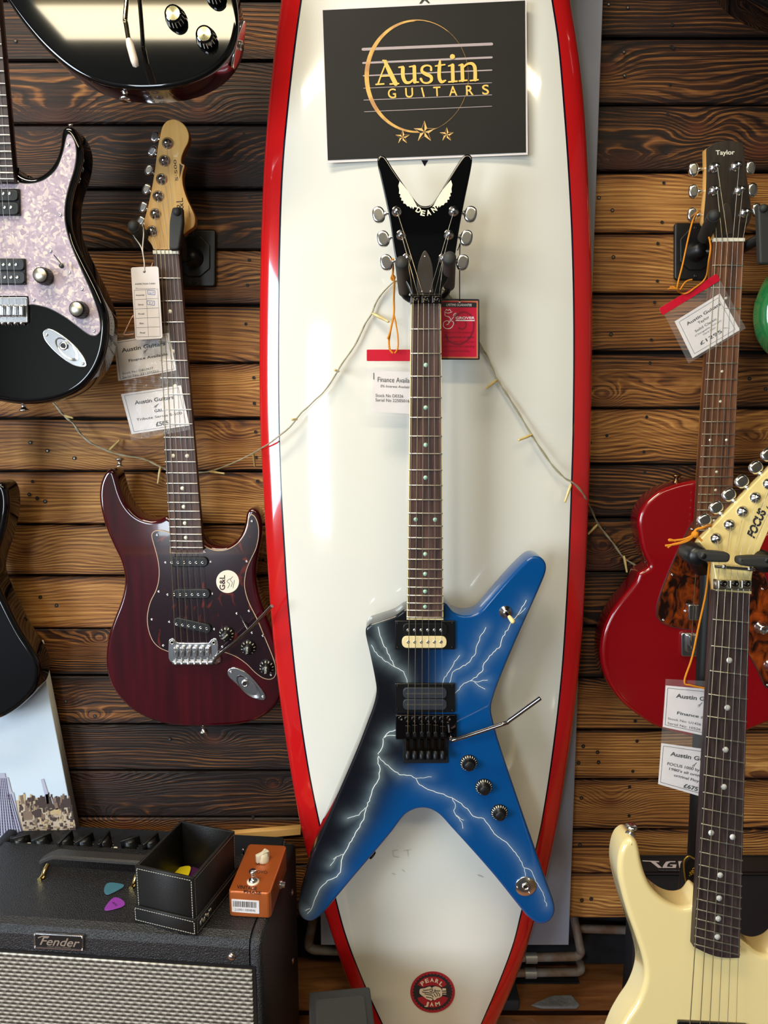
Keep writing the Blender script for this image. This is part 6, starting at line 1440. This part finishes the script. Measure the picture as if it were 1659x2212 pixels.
P1 = [ony(1080, 2068, yq), ony(1225, 2066, yq), ony(1246, 2064, yq), ony(1254, 2056, yq), ony(1252, 2042, yq), ony(1238, 1972, yq+.03)]
pipe('upper rusty white pipe bending upward under the wood wall right of the surfboard', bez(P1, 6), .0085, [(ony(1147, 2068, yq), Vector((1, 0, 0)))])
P2 = [ony(1070, 2102, yq+.01), ony(1225, 2100, yq+.01), ony(1250, 2098, yq+.01), ony(1256, 2090, yq+.015), ony(1252, 2078, yq+.03)]
pipe('lower white pipe with elbow end under the wood wall right of the surfboard', bez(P2, 6), .0078, [(ony(1146, 2102, yq+.01), Vector((1, 0, 0)))])
pipe('straight grey pipe along the dark wall behind the cream guitar', [ony(1250, 2005, .09), ony(1400, 2010, .09), ony(1700, 2014, .09)], .0085)
P3 = [ony(682, 1900, .03), ony(676, 1985, yq-.02), ony(667, 2036, yq-.01), ony(672, 2048, yq-.01), ony(690, 2052, yq-.01), ony(760, 2054, yq-.01)]
pipe('beige pipe elbow between the amplifier and the surfboard', bez(P3, 6), .0088)
BB = M('black_slab', (30, 31, 36), .6, var=.6, vs=30)
mb = MB(); a = ony(1090, 2112, .075); b = ony(1246, 2150, .075); simple_box(mb, a.x, b.x, .06, .10, .012, a.z, BB); o = mb.build('black_board'); tag(o, 'low dusty black board lying on the floor beneath the pipes', 'board')
mb = MB(); q = [onz(x, y, .004) for x, y in ((1148, 2172), (1190, 2152), (1235, 2150), (1252, 2172), (1245, 2178), (1170, 2178))]; n_ = Vector((0, 0, 1))
mb.prism2(Vector((0, 0, 0)), Vector((1, 0, 0)), Vector((0, 1, 0)), n_, [(p.x, p.y) for p in q], .001, .007, M('broken_plaster', (150, 152, 158), .9, bump=.9, bs=120, var=.6, vs=90), r=.003); o = mb.build('plaster_chunk'); tag(o, 'broken grey plaster chunk on the floor under the pipes', 'rubble')
p = onz(1100, 2180, .0); mb = MB(); mb.box((p.x-.01, p.y+.02, 0), Vector((1, 0, 0)), Vector((0, 1, 0)), n_, .06, .05, .022, M('dark_foam', (48, 48, 54), .8), r=.004); o = mb.build('foam_block'); tag(o, 'small dark grey block on the floor right of the surfboard tail', 'block')
rb2 = random.Random(3); mb = MB(); vs = []; NX, NY = 26, 10; c = onz(1205, 2262, 0)
for j in range(NY+1):
    for i in range(NX+1):
        u, v = i/NX, j/NY; e = math.sin(math.pi*u)*math.sin(math.pi*v)
        vs.append(Vector((c.x+(u-.5)*.22+rb2.uniform(-.004, .004), c.y+(v-.5)*.10+rb2.uniform(-.004, .004), .003+e*.022+rb2.uniform(0, .010))))
mb.add(vs, [[j*(NX+1)+i, j*(NX+1)+i+1, (j+1)*(NX+1)+i+1, (j+1)*(NX+1)+i] for j in range(NY) for i in range(NX)], BAGM, False); o = mb.build('plastic_bag'); tag(o, 'crumpled clear plastic bag on the floor at the bottom edge', 'bag')
# grey-black cabinet bottom centre
zt_ = .25; bl, brr2 = onz(667, 2142, zt_), onz(799, 2130, zt_); ux = (brr2-bl).normalized(); uy = n_.cross(ux); wd_ = (brr2-bl).length
cc = (bl+brr2)/2 - uy*.13; cc.z = .002
t = thing('small_case', 'small worn dark grey case at the bottom edge in front of the surfboard tail', 'case', cc, 0)
CABM = M('dark_grey_vinyl', (48, 49, 49), .6, bump=.25, bs=700, var=.3, vs=20)
mb = MB(); mb.box(cc, ux, uy, n_, wd_, .26, zt_-.002, CABM, r=.003); mb.build('case_body', t)
mb = MB(); mb.prism2(cc+n_*(zt_-.002), ux, uy, n_, rrect(wd_*.78, .225, .006), -.001, .0012, M('dark_grey_cloth', (54, 54, 51), .8, bump=.3, bs=900), r=.0006); mb.build('top_panel', t)

# ------------------------------------------------------------------ city canvas at lower left
FV = Frame((0, -.036, 1.17), (1, 0, 0), (0, .0, 1))
t = thing('canvas_print', 'canvas print of a pale sky over a city skyline leaning below the black guitar', 'picture', FV.P(-60, 1800), 0)
q = [(-330, 1390), (84, 1390), (166, 1808), (-330, 1812)]
skyc = M('canvas_sky', (196, 214, 230), .8, vs=4, col2=(216, 226, 236), bump=.1, bs=2500)
mb = MB(); mb.prism(FV, q, -.02, 0, skyc, r=.0015, side=M('canvas_edge', (206, 206, 196), .8)); cv = mb.build('canvas', t)
mb = MB(); K7 = lambda p: cr((0, 1560), 8.506, p)
HZ = M('print_haze', (196, 180, 160), .8, vs=30, col2=(176, 158, 140)); DK = M('print_dark_brown', (66, 52, 50), .8); MD = M('print_mid_brown', (124, 104, 90), .8); LT = M('print_tan', (186, 164, 124), .8); VI = M('print_violet', (60, 54, 84), .8); LV = M('print_pale_violet', (176, 178, 200), .8)
mb.flat(FV, K7([(280, 1440), (520, 1420), (700, 1410), (980, 1400), (1285, 1375), (1420, 2100), (430, 2100)]), .0003, HZ)
rr = random.Random(11)
for i in range(330):
    v = rr.random()**1.3; y = 1440+v*600; xl = 300+(y-1440)*.22; xr = 1290+(y-1440)*.21
    w = rr.uniform(22, 60)*(.7+v*.5); hh = rr.uniform(30, 120)*(1.25-v*1.0); x = rr.uniform(xl, xr-w)
    m = rr.choice((DK, DK, MD, LT, DK, MD, DK)); k = rr.uniform(-6, 6)
    mb.flat(FV, K7([(x, y-hh), (x+w, y-hh+k), (x+w*1.0, y+4), (x, y+4)]), .0005+i*2e-6, m)
for b_, m in (([(690, 1385), (830, 1385), (860, 1560), (720, 1580)], DK), ([(750, 1060), (760, 1045), (800, 1040), (880, 1300), (900, 1500), (860, 1500)], LV), ([(830, 1330), (880, 1320), (1000, 1560), (870, 1600)], DK), ([(930, 1380), (945, 1380), (985, 1500), (970, 1505)], LV), ([(365, 1350), (410, 1340), (440, 1500), (390, 1500)], MD), ([(1150, 1440), (1200, 1405), (1290, 1400), (1310, 1560), (1170, 1570)], DK), ([(990, 1480), (1050, 1475), (1075, 1600), (1020, 1610)], MD), ([(590, 1640), (700, 1590), (760, 1640), (760, 1740), (640, 1760)], DK), ([(420, 1650), (580, 1630), (590, 1790), (440, 1800)], MD), ([(920, 1640), (1050, 1580), (1100, 1600), (1060, 1690), (930, 1700)], LT)):
    mb.flat(FV, K7(b_), .0013, m)
# tall striped tower
mb.flat(FV, K7([(-20, 940), (90, 940), (100, 1010), (150, 1020), (180, 1140), (215, 1280), (250, 1300), (330, 1700), (440, 2090), (-60, 2090), (-60, 1000)]), .0014, LV)
for i in range(9):
    x0 = -50+i*30; xb = x0+ i*22+10
    mb.flat(FV, K7([(x0+4, 1030 if x0 < 120 else 1320), (x0+18, 1030 if x0 < 120 else 1320), (xb+60, 2085), (xb+36, 2085)]), .0016, VI)
for j in range(20): mb.ribbon(FV, K7([(-40, 1060+j*52), (100+j*16, 1070+j*52)]), .4, .0018, LV)
mb.build('city_print', cv)

# ------------------------------------------------------------------ guitar amplifier
AZ = .406; rz = math.radians(-5)
A0 = Vector((-.1736, -.3053, 0)); ax_, ay_ = Vector((math.cos(rz), math.sin(rz), 0)), Vector((-math.sin(rz), math.cos(rz), 0)); up = Vector((0, 0, 1))
AW, AD = .50, .240
AMP = thing('guitar_amplifier', 'black textured guitar amplifier with silver grille cloth standing at lower left', 'amplifier', A0-ax_*AW/2+ay_*AD/2, rz)
TOLEX = M('black_tolex', (24, 24, 27), .42, bump=.9, bs=520, spec=.6)
mb = MB()
# cabinet: profile across depth/height swept along the width, with a recess for the rear control panel
prof = [(0, .012), (0, AZ-.016), (.005, AZ-.005), (.016, AZ), (AD-.052, AZ), (AD-.052, AZ-.016), (AD-.004, AZ-.006), (AD, AZ-.004), (AD, .012)]
end = [(0, .012), (0, AZ-.016), (.005, AZ-.005), (.016, AZ), (AD-.016, AZ), (AD-.005, AZ-.005), (AD, AZ-.016), (AD, .012)]
def sweep(x0, x1, pr, r):
    s_ = []
    poly = pr
    mb.prism2(A0+ax_*(x1), ay_, up, ax_, poly, -(x1-x0), 0, TOLEX, r=r)
sweep(-AW, -.019, prof, 0); 
sweep(-.020, 0, end, .007); sweep(-AW-.02, -AW, end, .007)
mb.build('cabinet', AMP)
FA = Frame(A0, ax_, up)
# front baffle: grille recess
gq = [(-60, 2048), (546, 2091), (546, 2600), (-60, 2600)]
def fa(px, py, h=0): return FA.P(px, py, h)
mb = MB(); a = FA.to2(fa(0, 2056)); b = FA.to2(fa(545, 2092)); zt = (a[1]+b[1])/2
GR = bpy.data.materials.new('silver_grille_cloth'); GR.use_nodes = True; g = GR.node_tree; bs = g.nodes['Principled BSDF']
tc = nd(g, 'TexCoord'); mp = nd(g, 'Mapping'); mp.inputs['Scale'].default_value = (1, 1, 1); sx = nd(g, 'SeparateXYZ'); g.links.new(tc.outputs['Object'], sx.inputs[0])
def gm(op, a, b=None):
    n = nd(g, 'Math'); n.operation = op
    for i, x in enumerate((a, b)):
        if x is None: continue
        if isinstance(x, (int, float)): n.inputs[i].default_value = x
        else: g.links.new(x, n.inputs[i])
    return n.outputs[0]
rowz = gm('MULTIPLY', sx.outputs[2], 2*math.pi/.0066); row = gm('SINE', rowz)
odd = gm('MULTIPLY', gm('ROUND', gm('DIVIDE', rowz, 2*math.pi)), math.pi)
colx = gm('SINE', gm('ADD', gm('MULTIPLY', sx.outputs[0], 2*math.pi/.0125), odd)); fine = gm('SINE', gm('MULTIPLY', sx.outputs[0], 2*math.pi/.0016))
no = nd(g, 'TexNoise'); no.inputs['Scale'].default_value = 300; g.links.new(tc.outputs['Object'], no.inputs['Vector'])
hgt = gm('ADD', gm('MULTIPLY', row, .30), gm('ADD', gm('MULTIPLY', colx, .16), gm('ADD', gm('MULTIPLY', fine, .10), gm('MULTIPLY', no.outputs[0], .35))))
cr_ = nd(g, 'ValToRGB'); e = cr_.color_ramp.elements; e[0].position = .0; e[0].color = lin((70, 66, 60)); e[1].position = .55; e[1].color = lin((222, 218, 206)); x = e.new(.25); x.color = lin((156, 150, 138))
g.links.new(hgt, cr_.inputs[0]); g.links.new(cr_.outputs[0], bs.inputs['Base Color']); bs.inputs['Roughness'].default_value = .38; bs.inputs['Metallic'].default_value = .25
bp = nd(g, 'Bump'); bp.inputs['Strength'].default_value = .6; bp.inputs['Distance'].default_value = .001; g.links.new(hgt, bp.inputs['Height']); g.links.new(bp.outputs[0], bs.inputs['Normal'])
gr = b[0]
mb.prism2(FA.o, FA.ux, FA.uy, FA.n, [(-AW+.0, .04), (gr, .04), (gr, zt), (-AW+.0, zt)], -.001, .003, GR, r=.0015); mb.build('grille', AMP)
mb = MB(); mb.prism2(FA.o, FA.ux, FA.uy, FA.n, [(-AW, .034), (gr+.005, .034), (gr+.005, zt+.005), (-AW, zt+.005)], -.001, .0012, BLACKPL, r=0); mb.build('grille_frame', AMP)
# badge
K0 = lambda p: cr((0, 1780), 4.88, p); fq = K0([(356, 1150), (880, 1180), (876, 1335), (360, 1305)])
mb = MB(); mb.prism(FA, quadround(fq, 2), -.001, .0035, CHROME, r=.0008); mb.prism(FA, K0([(372, 1165), (864, 1194), (862, 1320), (374, 1292)]), .0035, .0038, M('badge_black', (26, 22, 22), .4), r=0)
BSC = M('badge_silver', (190, 172, 156), .35, .6)
p = K0([(418, 1272), (838, 1298)]); mb.text(FA, 'Fender', p[0], p[1], 88/4.88, .0041, BSC, bold=.012, shear=.32)
mb.ribbon(FA, K0([(400, 1200), (450, 1182), (520, 1190)]), 2.4, .0042, BSC); p = K0([(500, 1297), (745, 1310)]); mb.text(FA, 'HOT ROD SERIES', p[0], p[1], 10/4.88, .0041, BSC)
for c in K0([(368, 1162), (868, 1192), (868, 1322), (372, 1296)]): screw(mb, FA, c, .0035, .0016)
mb.build('badge', AMP)
mb = MB(); c = FA.P(500, 2067, .0); mb.lathe(c, FA.n, [(.0058, 0), (.0052, .0015), (.002, .003), (0, .003)], M('warm_nickel', (200, 180, 165), .25, 1), 16); mb.build('front_screw', AMP)
FSd = Frame(A0, ay_, up)
for px, py in ((631, 1927), (632, 2075)):
    mb = MB(); c = FSd.P(px, py, 0); mb.lathe(c, FSd.n, [(.0056, -.001), (.005, .0015), (.002, .003), (0, .003)], M('warm_nickel', (200, 180, 165), .25, 1), 16); mb.build('side_screw', AMP)
# control panel
FTp = Frame(Vector((0, 0, AZ-.009)), ax_, ay_)
PANM = M('control_panel', (38, 40, 46), .3, .3); mb = MB()
def at(x, y, z): return A0+ax_*x+ay_*y+up*z
FCP = Frame(at(-.26, AD-.040, AZ-.010), ax_, (ay_+up*.22))
mb.prism2(FCP.o, FCP.ux, FCP.uy, FCP.n, rrect(.474, .088, 0), -.002, .0008, PANM, r=0)
cp = mb.build('control_panel', AMP)
kx = [46, 92, 143, 184, 227, 283, 327]
for i, x in enumerate(kx):
    o = FCP.P(x, 1824+i*.9, .0008); mb = MB(); mb.lathe(o, FCP.n, [(.0130, 0), (.0125, .003), (.0100, .005), (.0092, .015), (.007, .0165), (0, .0168)], BLACKPL, 20)
    a = math.radians((20, 35, 70, 50, 80, 25, 60)[i]); d = FCP.ux*math.cos(a)+FCP.uy*math.sin(a); w = FCP.n.cross(d)
    mb.prism2(o, d, w, FCP.n, [(-.0150, -.0028), (.0165, -.0018), (.0165, .0018), (-.0150, .0028)], .001, .0195, BLACKPL, r=.001)
    mb.build('amp_knob', cp)
    mb = MB()
    for k in range(10):
        aa = math.radians(-40+k*29); c = o+(FCP.ux*math.cos(aa)+FCP.uy*math.sin(aa))*.0128; s2 = .0006
        mb.add([c-FCP.ux*s2*1.4-FCP.uy*s2, c+FCP.ux*s2*1.4-FCP.uy*s2, c+FCP.ux*s2*1.4+FCP.uy*s2, c-FCP.ux*s2*1.4+FCP.uy*s2], [[0, 1, 2, 3]], WHITEPL)
    mb.build('dial_numbers', cp)
for x, y in ((15, 1827), (63, 1828), (250, 1837)):
    mb = MB(); o = FCP.P(x, y, .0008); mb.box(o-FCP.n*0, FCP.ux, FCP.uy, FCP.n, .007, .006, .006, WHITEPL, r=.0012); mb.build('push_button', cp)
mb = MB(); o = FCP.P(527, 1850, .0008); mb.lathe(o, FCP.n, [(.005, 0), (.005, .003), (.0035, .004), (.0018, .005), (.0018, .013), (.0028, .016), (0, .017)], CHROME, 14); mb.build('toggle_switch', cp)
mb = MB(); o = FCP.P(594, 1838, .0008); mb.lathe(o, FCP.n, [(.006, 0), (.006, .003), (.004, .005), (.0025, .008), (0, .008)], CHROME, 14); mb.build('jewel_lamp', cp)
# strap handle
mb = MB(); h0 = onz(84, 1874, AZ+.012); h1 = onz(345, 1893, AZ+.012); dd = (h1-h0); L = dd.length; dd.normalize(); ww = up.cross(dd)
pr = []; N_ = 16; vs = []
for i in range(N_+1):
    t_ = i/N_; lift = .020*min(1, 6*t_+.35, 6*(1-t_)+.35); w_ = .011*(1 if .06 < t_ < .94 else .75)
    c = onz(84, 1874, AZ).lerp(onz(345, 1893, AZ), t_)+ww*.010+up*lift
    for a_, b_ in ((-w_, -.0025), (w_, -.0025), (w_, .0015), (w_*.7, .0032), (-w_*.7, .0032), (-w_, .0015)): vs.append(c+ww*a_+up*b_)
mb.add(vs, [[i*6+k, i*6+(k+1) % 6, (i+1)*6+(k+1) % 6, (i+1)*6+k] for i in range(N_) for k in range(6)] + [list(range(6))[::-1], [N_*6+k for k in range(6)]], M('black_strap', (52, 50, 48), .4, bump=.2, bs=400), False); hn = mb.build('handle', AMP)
for px, py in ((94, 1892), (290, 1910)):
    mb = MB(); c = onz(px, py, AZ); mb.tube(bez([c+ww*.014+up*.010, c+ww*.006+up*.007, c-ww*.002+up*.002, c-ww*.012+up*.0015]), [.0035]*16, M('handle_clip_gold', (216, 190, 120), .22, 1), 8)
    screw(mb, Frame(c-ww*.010, dd, ww), (px, py+3), .002, .003, M('handle_clip_gold', (216, 190, 120), .22, 1)); mb.build('handle_clip', hn)
# pine batten
mb = MB(); fr = wallframe(-.018); mb.prism(fr, [(470, 1803), (649, 1788), (650, 1803), (470, 1819)], -.012, 0, PINE, r=.001); o = mb.build('wooden_batten'); tag(o, 'pale pine batten lying against the wall behind the amplifier', 'batten')

# ------------------------------------------------------------------ things on the amplifier
LEA = M('black_leatherette', (24, 23, 23), .5, bump=.3, bs=900); LIN_ = M('box_lining', (26, 26, 26), .65); STI = M('white_stitching', (196, 190, 176), .8)
bz = math.radians(-17.3); bx_ = Vector((math.cos(bz), math.sin(bz), 0)); by_ = Vector((-math.sin(bz), math.cos(bz), 0))
BC = Vector((-.2675, -.2994, AZ+.0006)) - bx_*.0515 + by_*.0635
BX = thing('storage_box', 'open black leatherette box with white stitching on top of the amplifier', 'box', BC, bz)
def tray(mb, w, d, h, th, z0, m, inner):
    for (cx, cy, sx_2, sy_2) in ((0, -d/2+th/2, w, th), (0, d/2-th/2, w, th), (-w/2+th/2, 0, th, d-2*th), (w/2-th/2, 0, th, d-2*th)):
        mb.prism2(BC+bx_*cx+by_*cy+up*z0, bx_, by_, up, rrect(sx_2, sy_2, 0), 0, h, m, r=.0009)
    mb.prism2(BC+up*z0, bx_, by_, up, rrect(w-th, d-th, 0), 0, .003, inner, r=0)
def stitch(mb, F, a, b, w=.0009, L=.0026, gap=.0012):
    n = int((Vector(b)-Vector(a)).length/(L+gap)); 
    for i in range(n):
        s0 = Vector(a).lerp(Vector(b), i/n); s1 = Vector(a).lerp(Vector(b), (i+.68)/n); dv = (s1-s0).normalized(); pw_ = Vector((-dv.y, dv.x))*w/2
        mb.add([F.at(*(s0-pw_), .0006), F.at(*(s1-pw_), .0006), F.at(*(s1+pw_), .0006), F.at(*(s0+pw_), .0006)], [[0, 1, 2, 3]], STI)
mb = MB(); tray(mb, .096, .120, .084, .004, .004, LEA, LIN_)
for (F, hw_) in ((Frame(BC-by_*.060+up*.004, bx_, up), .045), (Frame(BC+bx_*.048+up*.004, by_, up), .057)):
    stitch(mb, F, (-hw_, .080), (hw_, .080)); stitch(mb, F, (-hw_, .020), (-hw_, .080)); stitch(mb, F, (hw_, .020), (hw_, .080))
mb.build('inner_box', BX)
mb = MB(); tray(mb, .103, .127, .026, .0030, 0, LEA, LIN_)
for (F, hw_) in ((Frame(BC-by_*.0635, bx_, up), .049), (Frame(BC+bx_*.0515, by_, up), .061)):
    stitch(mb, F, (-hw_, .0225), (hw_, .0225)); stitch(mb, F, (-hw_, .0035), (hw_, .0035)); stitch(mb, F, (-hw_, .0035), (-hw_, .0225)); stitch(mb, F, (hw_, .0035), (hw_, .0225))
tr2 = mb.build('lower_tray', BX)
mb = MB(); Fx = Frame(BC+bx_*.0515, by_, up); vs, fs = textmesh('Steinway', .02, .3); x0 = min(v[0] for v in vs); x1 = max(v[0] for v in vs)
mb.add([Fx.at(-.056+(x-x0)/(x1-x0)*.030, .008+y*.013, .0008) for x, y in vs], fs, STI) if False else None
for k in range(9): mb.ball(Fx.at(-.052+k*.0034, .013+.0028*math.sin(k*1.9), .0008), .0022, M('silver_lettering', (206, 202, 194), .3, .8), .0042 if k % 3 == 0 else .0026, .001, (by_, up, bx_), 8)
mb.build('silver_script_logo', tr2)
def pick(label, pos, col, rot, F=None, s=1.0, txt=None, group=None, tilt=0):
    pts = [(0, -.0150), (.004, -.0118), (.0095, -.001), (.0118, .0065), (.0108, .0105), (.006, .0132), (0, .0140), (-.006, .0132), (-.0108, .0105), (-.0118, .0065), (-.0095, -.001), (-.004, -.0118)]
    a = math.radians(rot); ux, uy = Vector((math.cos(a), math.sin(a), 0)), Vector((-math.sin(a), math.cos(a), math.sin(math.radians(tilt)))).normalized(); n = ux.cross(uy)
    mb = MB(); mb.prism2(Vector(pos), ux, uy, n, smooth([(x*s*1.2, y*s) for x, y in pts], 4), 0, .0010, col, r=.0004)
    if txt:
        vs, fs = textmesh(txt, 0, .3); x0 = min(v[0] for v in vs); x1 = max(v[0] for v in vs)
        mb.add([Vector(pos)+ux*((x-x0)/(x1-x0)-.5)*-.013+uy*(.003-y*.006)+n*.0012 for x, y in vs], fs, INK)
    o = mb.build('guitar_pick'); tag(o, label, 'guitar pick', group); return o
p = onz(246, 1918, AZ+.0007); pick('teal guitar pick lying on top of the amplifier', p, M('teal_pick', (66, 118, 136), .45, bump=.2, bs=900), -72+180, s=1.02)
p = onz(246, 1955, AZ+.0007); pick('purple guitar pick with dark script lying on top of the amplifier', p, M('purple_pick', (146, 62, 172), .4), -38+0, s=1.0, txt='Fender')
fl = BC+up*.0085
pick('purple guitar pick inside the black box beneath the yellow one', fl-bx_*.020+by_*.044+up*.002, M('dark_purple_pick', (70, 26, 70), .4), 40, tilt=8)
pick('dark maroon guitar pick at the back of the pile in the black box', fl-bx_*.028+by_*.052, M('maroon_pick', (96, 30, 60), .4), 100, tilt=10)
pick('second yellow guitar pick hidden under the top one in the black box', fl-bx_*.029+by_*.027+up*.004, M('yellow_pick', (226, 206, 30), .4), 60, s=1.1)
pick('bright yellow guitar pick on top of the pile in the black box', fl-bx_*.033+by_*.033+up*.007, M('yellow_pick', (226, 206, 30), .4), 30, s=1.15)
# effects pedal
pz = math.radians(-4.5); px_ = Vector((math.cos(pz), math.sin(pz), 0)); py_ = Vector((-math.sin(pz), math.cos(pz), 0)); PH = .041
PC0 = (Vector((-.2289, -.2595, 0))+Vector((-.1674, -.2617, 0)))/2 + py_*.058 + up*(AZ+.0006)
PD_ = thing('effects_pedal', 'orange copper phase pedal with white knob and footswitch on top of the amplifier', 'pedal', PC0, pz)
ORG = M('copper_orange_paint', (186, 96, 44), .32, .35, coat=.4, var=.1)
mb = MB(); mb.prism2(PC0, px_, py_, up, rrect(.063, .117, .006, 5), 0, PH, ORG, r=.0022); mb.build('enclosure', PD_)
FPt = Frame(PC0+up*PH, px_, py_); PB = lambda p: cr((280, 1760), 4.366, p)
mb = MB(); o = FPt.P(*PB([(1262, 432)])[0], 0); mb.lathe(o, up, [(.0088, 0), (.0088, .004), (.0072, .0065), (.0065, .012), (0, .0135)], WHITEPL, 20)
mb.prism2(o, px_*.9+py_*-.2, up.cross(px_*.9+py_*-.2), up, [(-.003, -.0045), (.003, -.0045), (.0025, .009), (-.0025, .009)], .003, .0155, WHITEPL, r=.001)
dpt = (-px_*.72-py_*.7).normalized(); mb.prism2(o, dpt, up.cross(dpt), up, [(-.009, -.0036), (.0125, -.0030), (.0125, .0030), (-.009, .0036)], .001, .0145, WHITEPL, r=.0012); mb.build('speed_knob', PD_)
mb = MB(); o = FPt.P(*PB([(1165, 632)])[0], 0); mb.lathe(o, up, [(.0092, 0), (.0092, .0012), (.0070, .0014)], WHITEPL, 24)
mb.lathe(o+up*.0012, up, [(.0066, 0), (.0066, .003), (.0045, .005), (.0040, .0055), (.0040, .013), (.0052, .0135), (.0055, .0165), (.0048, .0178), (0, .018)], CHROME, 20); mb.build('footswitch', PD_)
DKI = M('pedal_print', (50, 20, 10), .6)
for s, a, b, hp, bo in (('SPEED', (1186, 472), (1280, 478), 15, 0), ('MOOYO', (1125, 545), (1298, 556), 26, .01), ('VINTAGE', (1010, 694), (1200, 712), 34, .02), ('PHASE', (1075, 736), (1240, 752), 28, .02)):
    a, b = PB([a, b]); mb = MB(); mb.text(FPt, s, a, b, hp/4.366*1.0, .0003, DKI, bold=bo); mb.build('printed_word', PD_)
Fpf = Frame(PC0-py_*.0585, px_, up); mb = MB(); mb.prism(Fpf, quadround(PB([(960, 795), (1220, 812), (1222, 935), (965, 915)]), 1.5), -.0004, .0004, PAPER, r=0)
rr = random.Random(4); x = 975
while x < 1195:
    w = rr.choice((4, 6, 9)); q = [(x, 812+(x-975)*.06), (x+w, 812+(x+w-975)*.06), (x+w, 866+(x+w-975)*.06), (x, 866+(x-975)*.06)]; mb.flat(Fpf, PB(q), .0006, INK); x += w+rr.choice((4, 5, 8))
a, b = PB([(990, 905), (1185, 916)]); mb.text(Fpf, '2109011004846', a, b, 24/4.366, .0006, M('print_grey', (110, 108, 114), .6)); mb.build('barcode_sticker', PD_)
Fps = Frame(PC0+px_*.0315, py_, up); mb = MB(); o = Fps.P(*PB([(1425, 660)])[0], 0); mb.lathe(o, Fps.n, [(.0062, -.001), (.0062, .002), (.0045, .0025), (.0045, .007), (.003, .0072), (.0028, .003), (0, .003)], CHROME, 18); mb.build('input_jack', PD_)

# ------------------------------------------------------------------ flight box at the lower right
BXM = M('black_fabric_box', (20, 20, 24), .6, bump=.2, bs=800)
t = thing('guitar_case', 'black box case with white TGI lettering behind the cream guitar', 'case', (.66, -.035, 0), 0)
a = ony(1385, 1850, -.012); b = ony(1385, 1888, -.062); X0 = ony(1370, 1870, -.05).x
mb = MB(); mb.prism2(Vector((0, -.012, 0)), Vector((1, 0, 0)), up, Vector((0, -1, 0)), [(X0+.004, .002), (.95, .002), (.95, b.z-.002), (X0+.004, b.z-.002)], 0, .046, BXM, r=.004); mb.build('lower_box', t)
mb = MB(); mb.prism2(Vector((0, -.012, 0)), Vector((1, 0, 0)), up, Vector((0, -1, 0)), [(X0, b.z+.001), (.955, b.z+.001), (.955, a.z), (X0, a.z)], 0, .050, M('black_lid', (24, 22, 24), .5), r=.003); ld = mb.build('lid', t)
FX = wallframe(-.062); mb = MB(); TX = M('tgi_print', (190, 172, 164), .5)
for q in ([(45, 645), (262, 655), (262, 668), (215, 668), (300, 742), (250, 742), (150, 662), (48, 656)], [(320, 700), (350, 662), (400, 655), (470, 655), (470, 668), (405, 668), (372, 690), (360, 728), (430, 730), (440, 712), (400, 708), (400, 698), (485, 698), (475, 742), (345, 742), (300, 742)], [(505, 655), (565, 655), (580, 742), (520, 742)], [(585, 655), (640, 655), (655, 742), (600, 742)]):
    mb.flat(FX, cr((1380, 1750), 5.946, q), .0006, TX)
p = cr((1380, 1750), 5.946, [(250, 775), (700, 780)]); mb.text(FX, 'THE GUITAR INSTITUTE', p[0], p[1], 1.6, .0006, M('print_grey', (110, 108, 114), .6)); mb.build('lettering', ld)
# gold-trimmed cloth hanging on the stand pole
t = thing('tassel_pouch', 'small black pouch with gold cord trim hanging at the foot of the stand pole', 'pouch', ony(1495, 1880, -.32), 0)
FZ = wallframe(-.325); K9 = lambda p: cr((1380, 1750), 5.946, p)
mb = MB(); mb.prism(FZ, smooth(K9([(585, 640), (640, 590), (760, 650), (790, 700), (760, 800), (700, 900), (620, 960), (600, 900), (580, 760)]), 4), -.010, 0, M('black_velvet', (14, 13, 14), .8), r=.004); mb.build('pouch', t)
GO = M('gold_cord', (196, 160, 60), .35, .7); mb = MB(); mb.tube(bez([FZ.P(*p, .002) for p in K9([(610, 945), (592, 860), (578, 740), (585, 640), (640, 592), (700, 618), (770, 655)])]), .0011, GO, 6)
rr = random.Random(2)
for i in range(46):
    u = rr.random(); x = lerp(655, 755, u)+rr.uniform(-14, 14); y = lerp(825, 730, u)+rr.uniform(-30, 30); mb.ball(FZ.P(*K9([(x, y)])[0], .002), .0009, GO, n=6)
mb.build('gold_trim', t)
GRP = {'electric_guitar': 'guitars on display', 'guitar_hanger': 'guitar hangers', 'price_tag': 'price tags', 'guitar_pick': 'guitar picks', 'heating_pipe': 'pipes under the wood wall', 'ceiling_lamp': 'ceiling lamps'}
for o in bpy.data.objects:
    k = o.name.split('.')[0]
    if o.parent is None and k in GRP and 'category' in o: o['group'] = GRP[k]
bpy.context.view_layer.update()
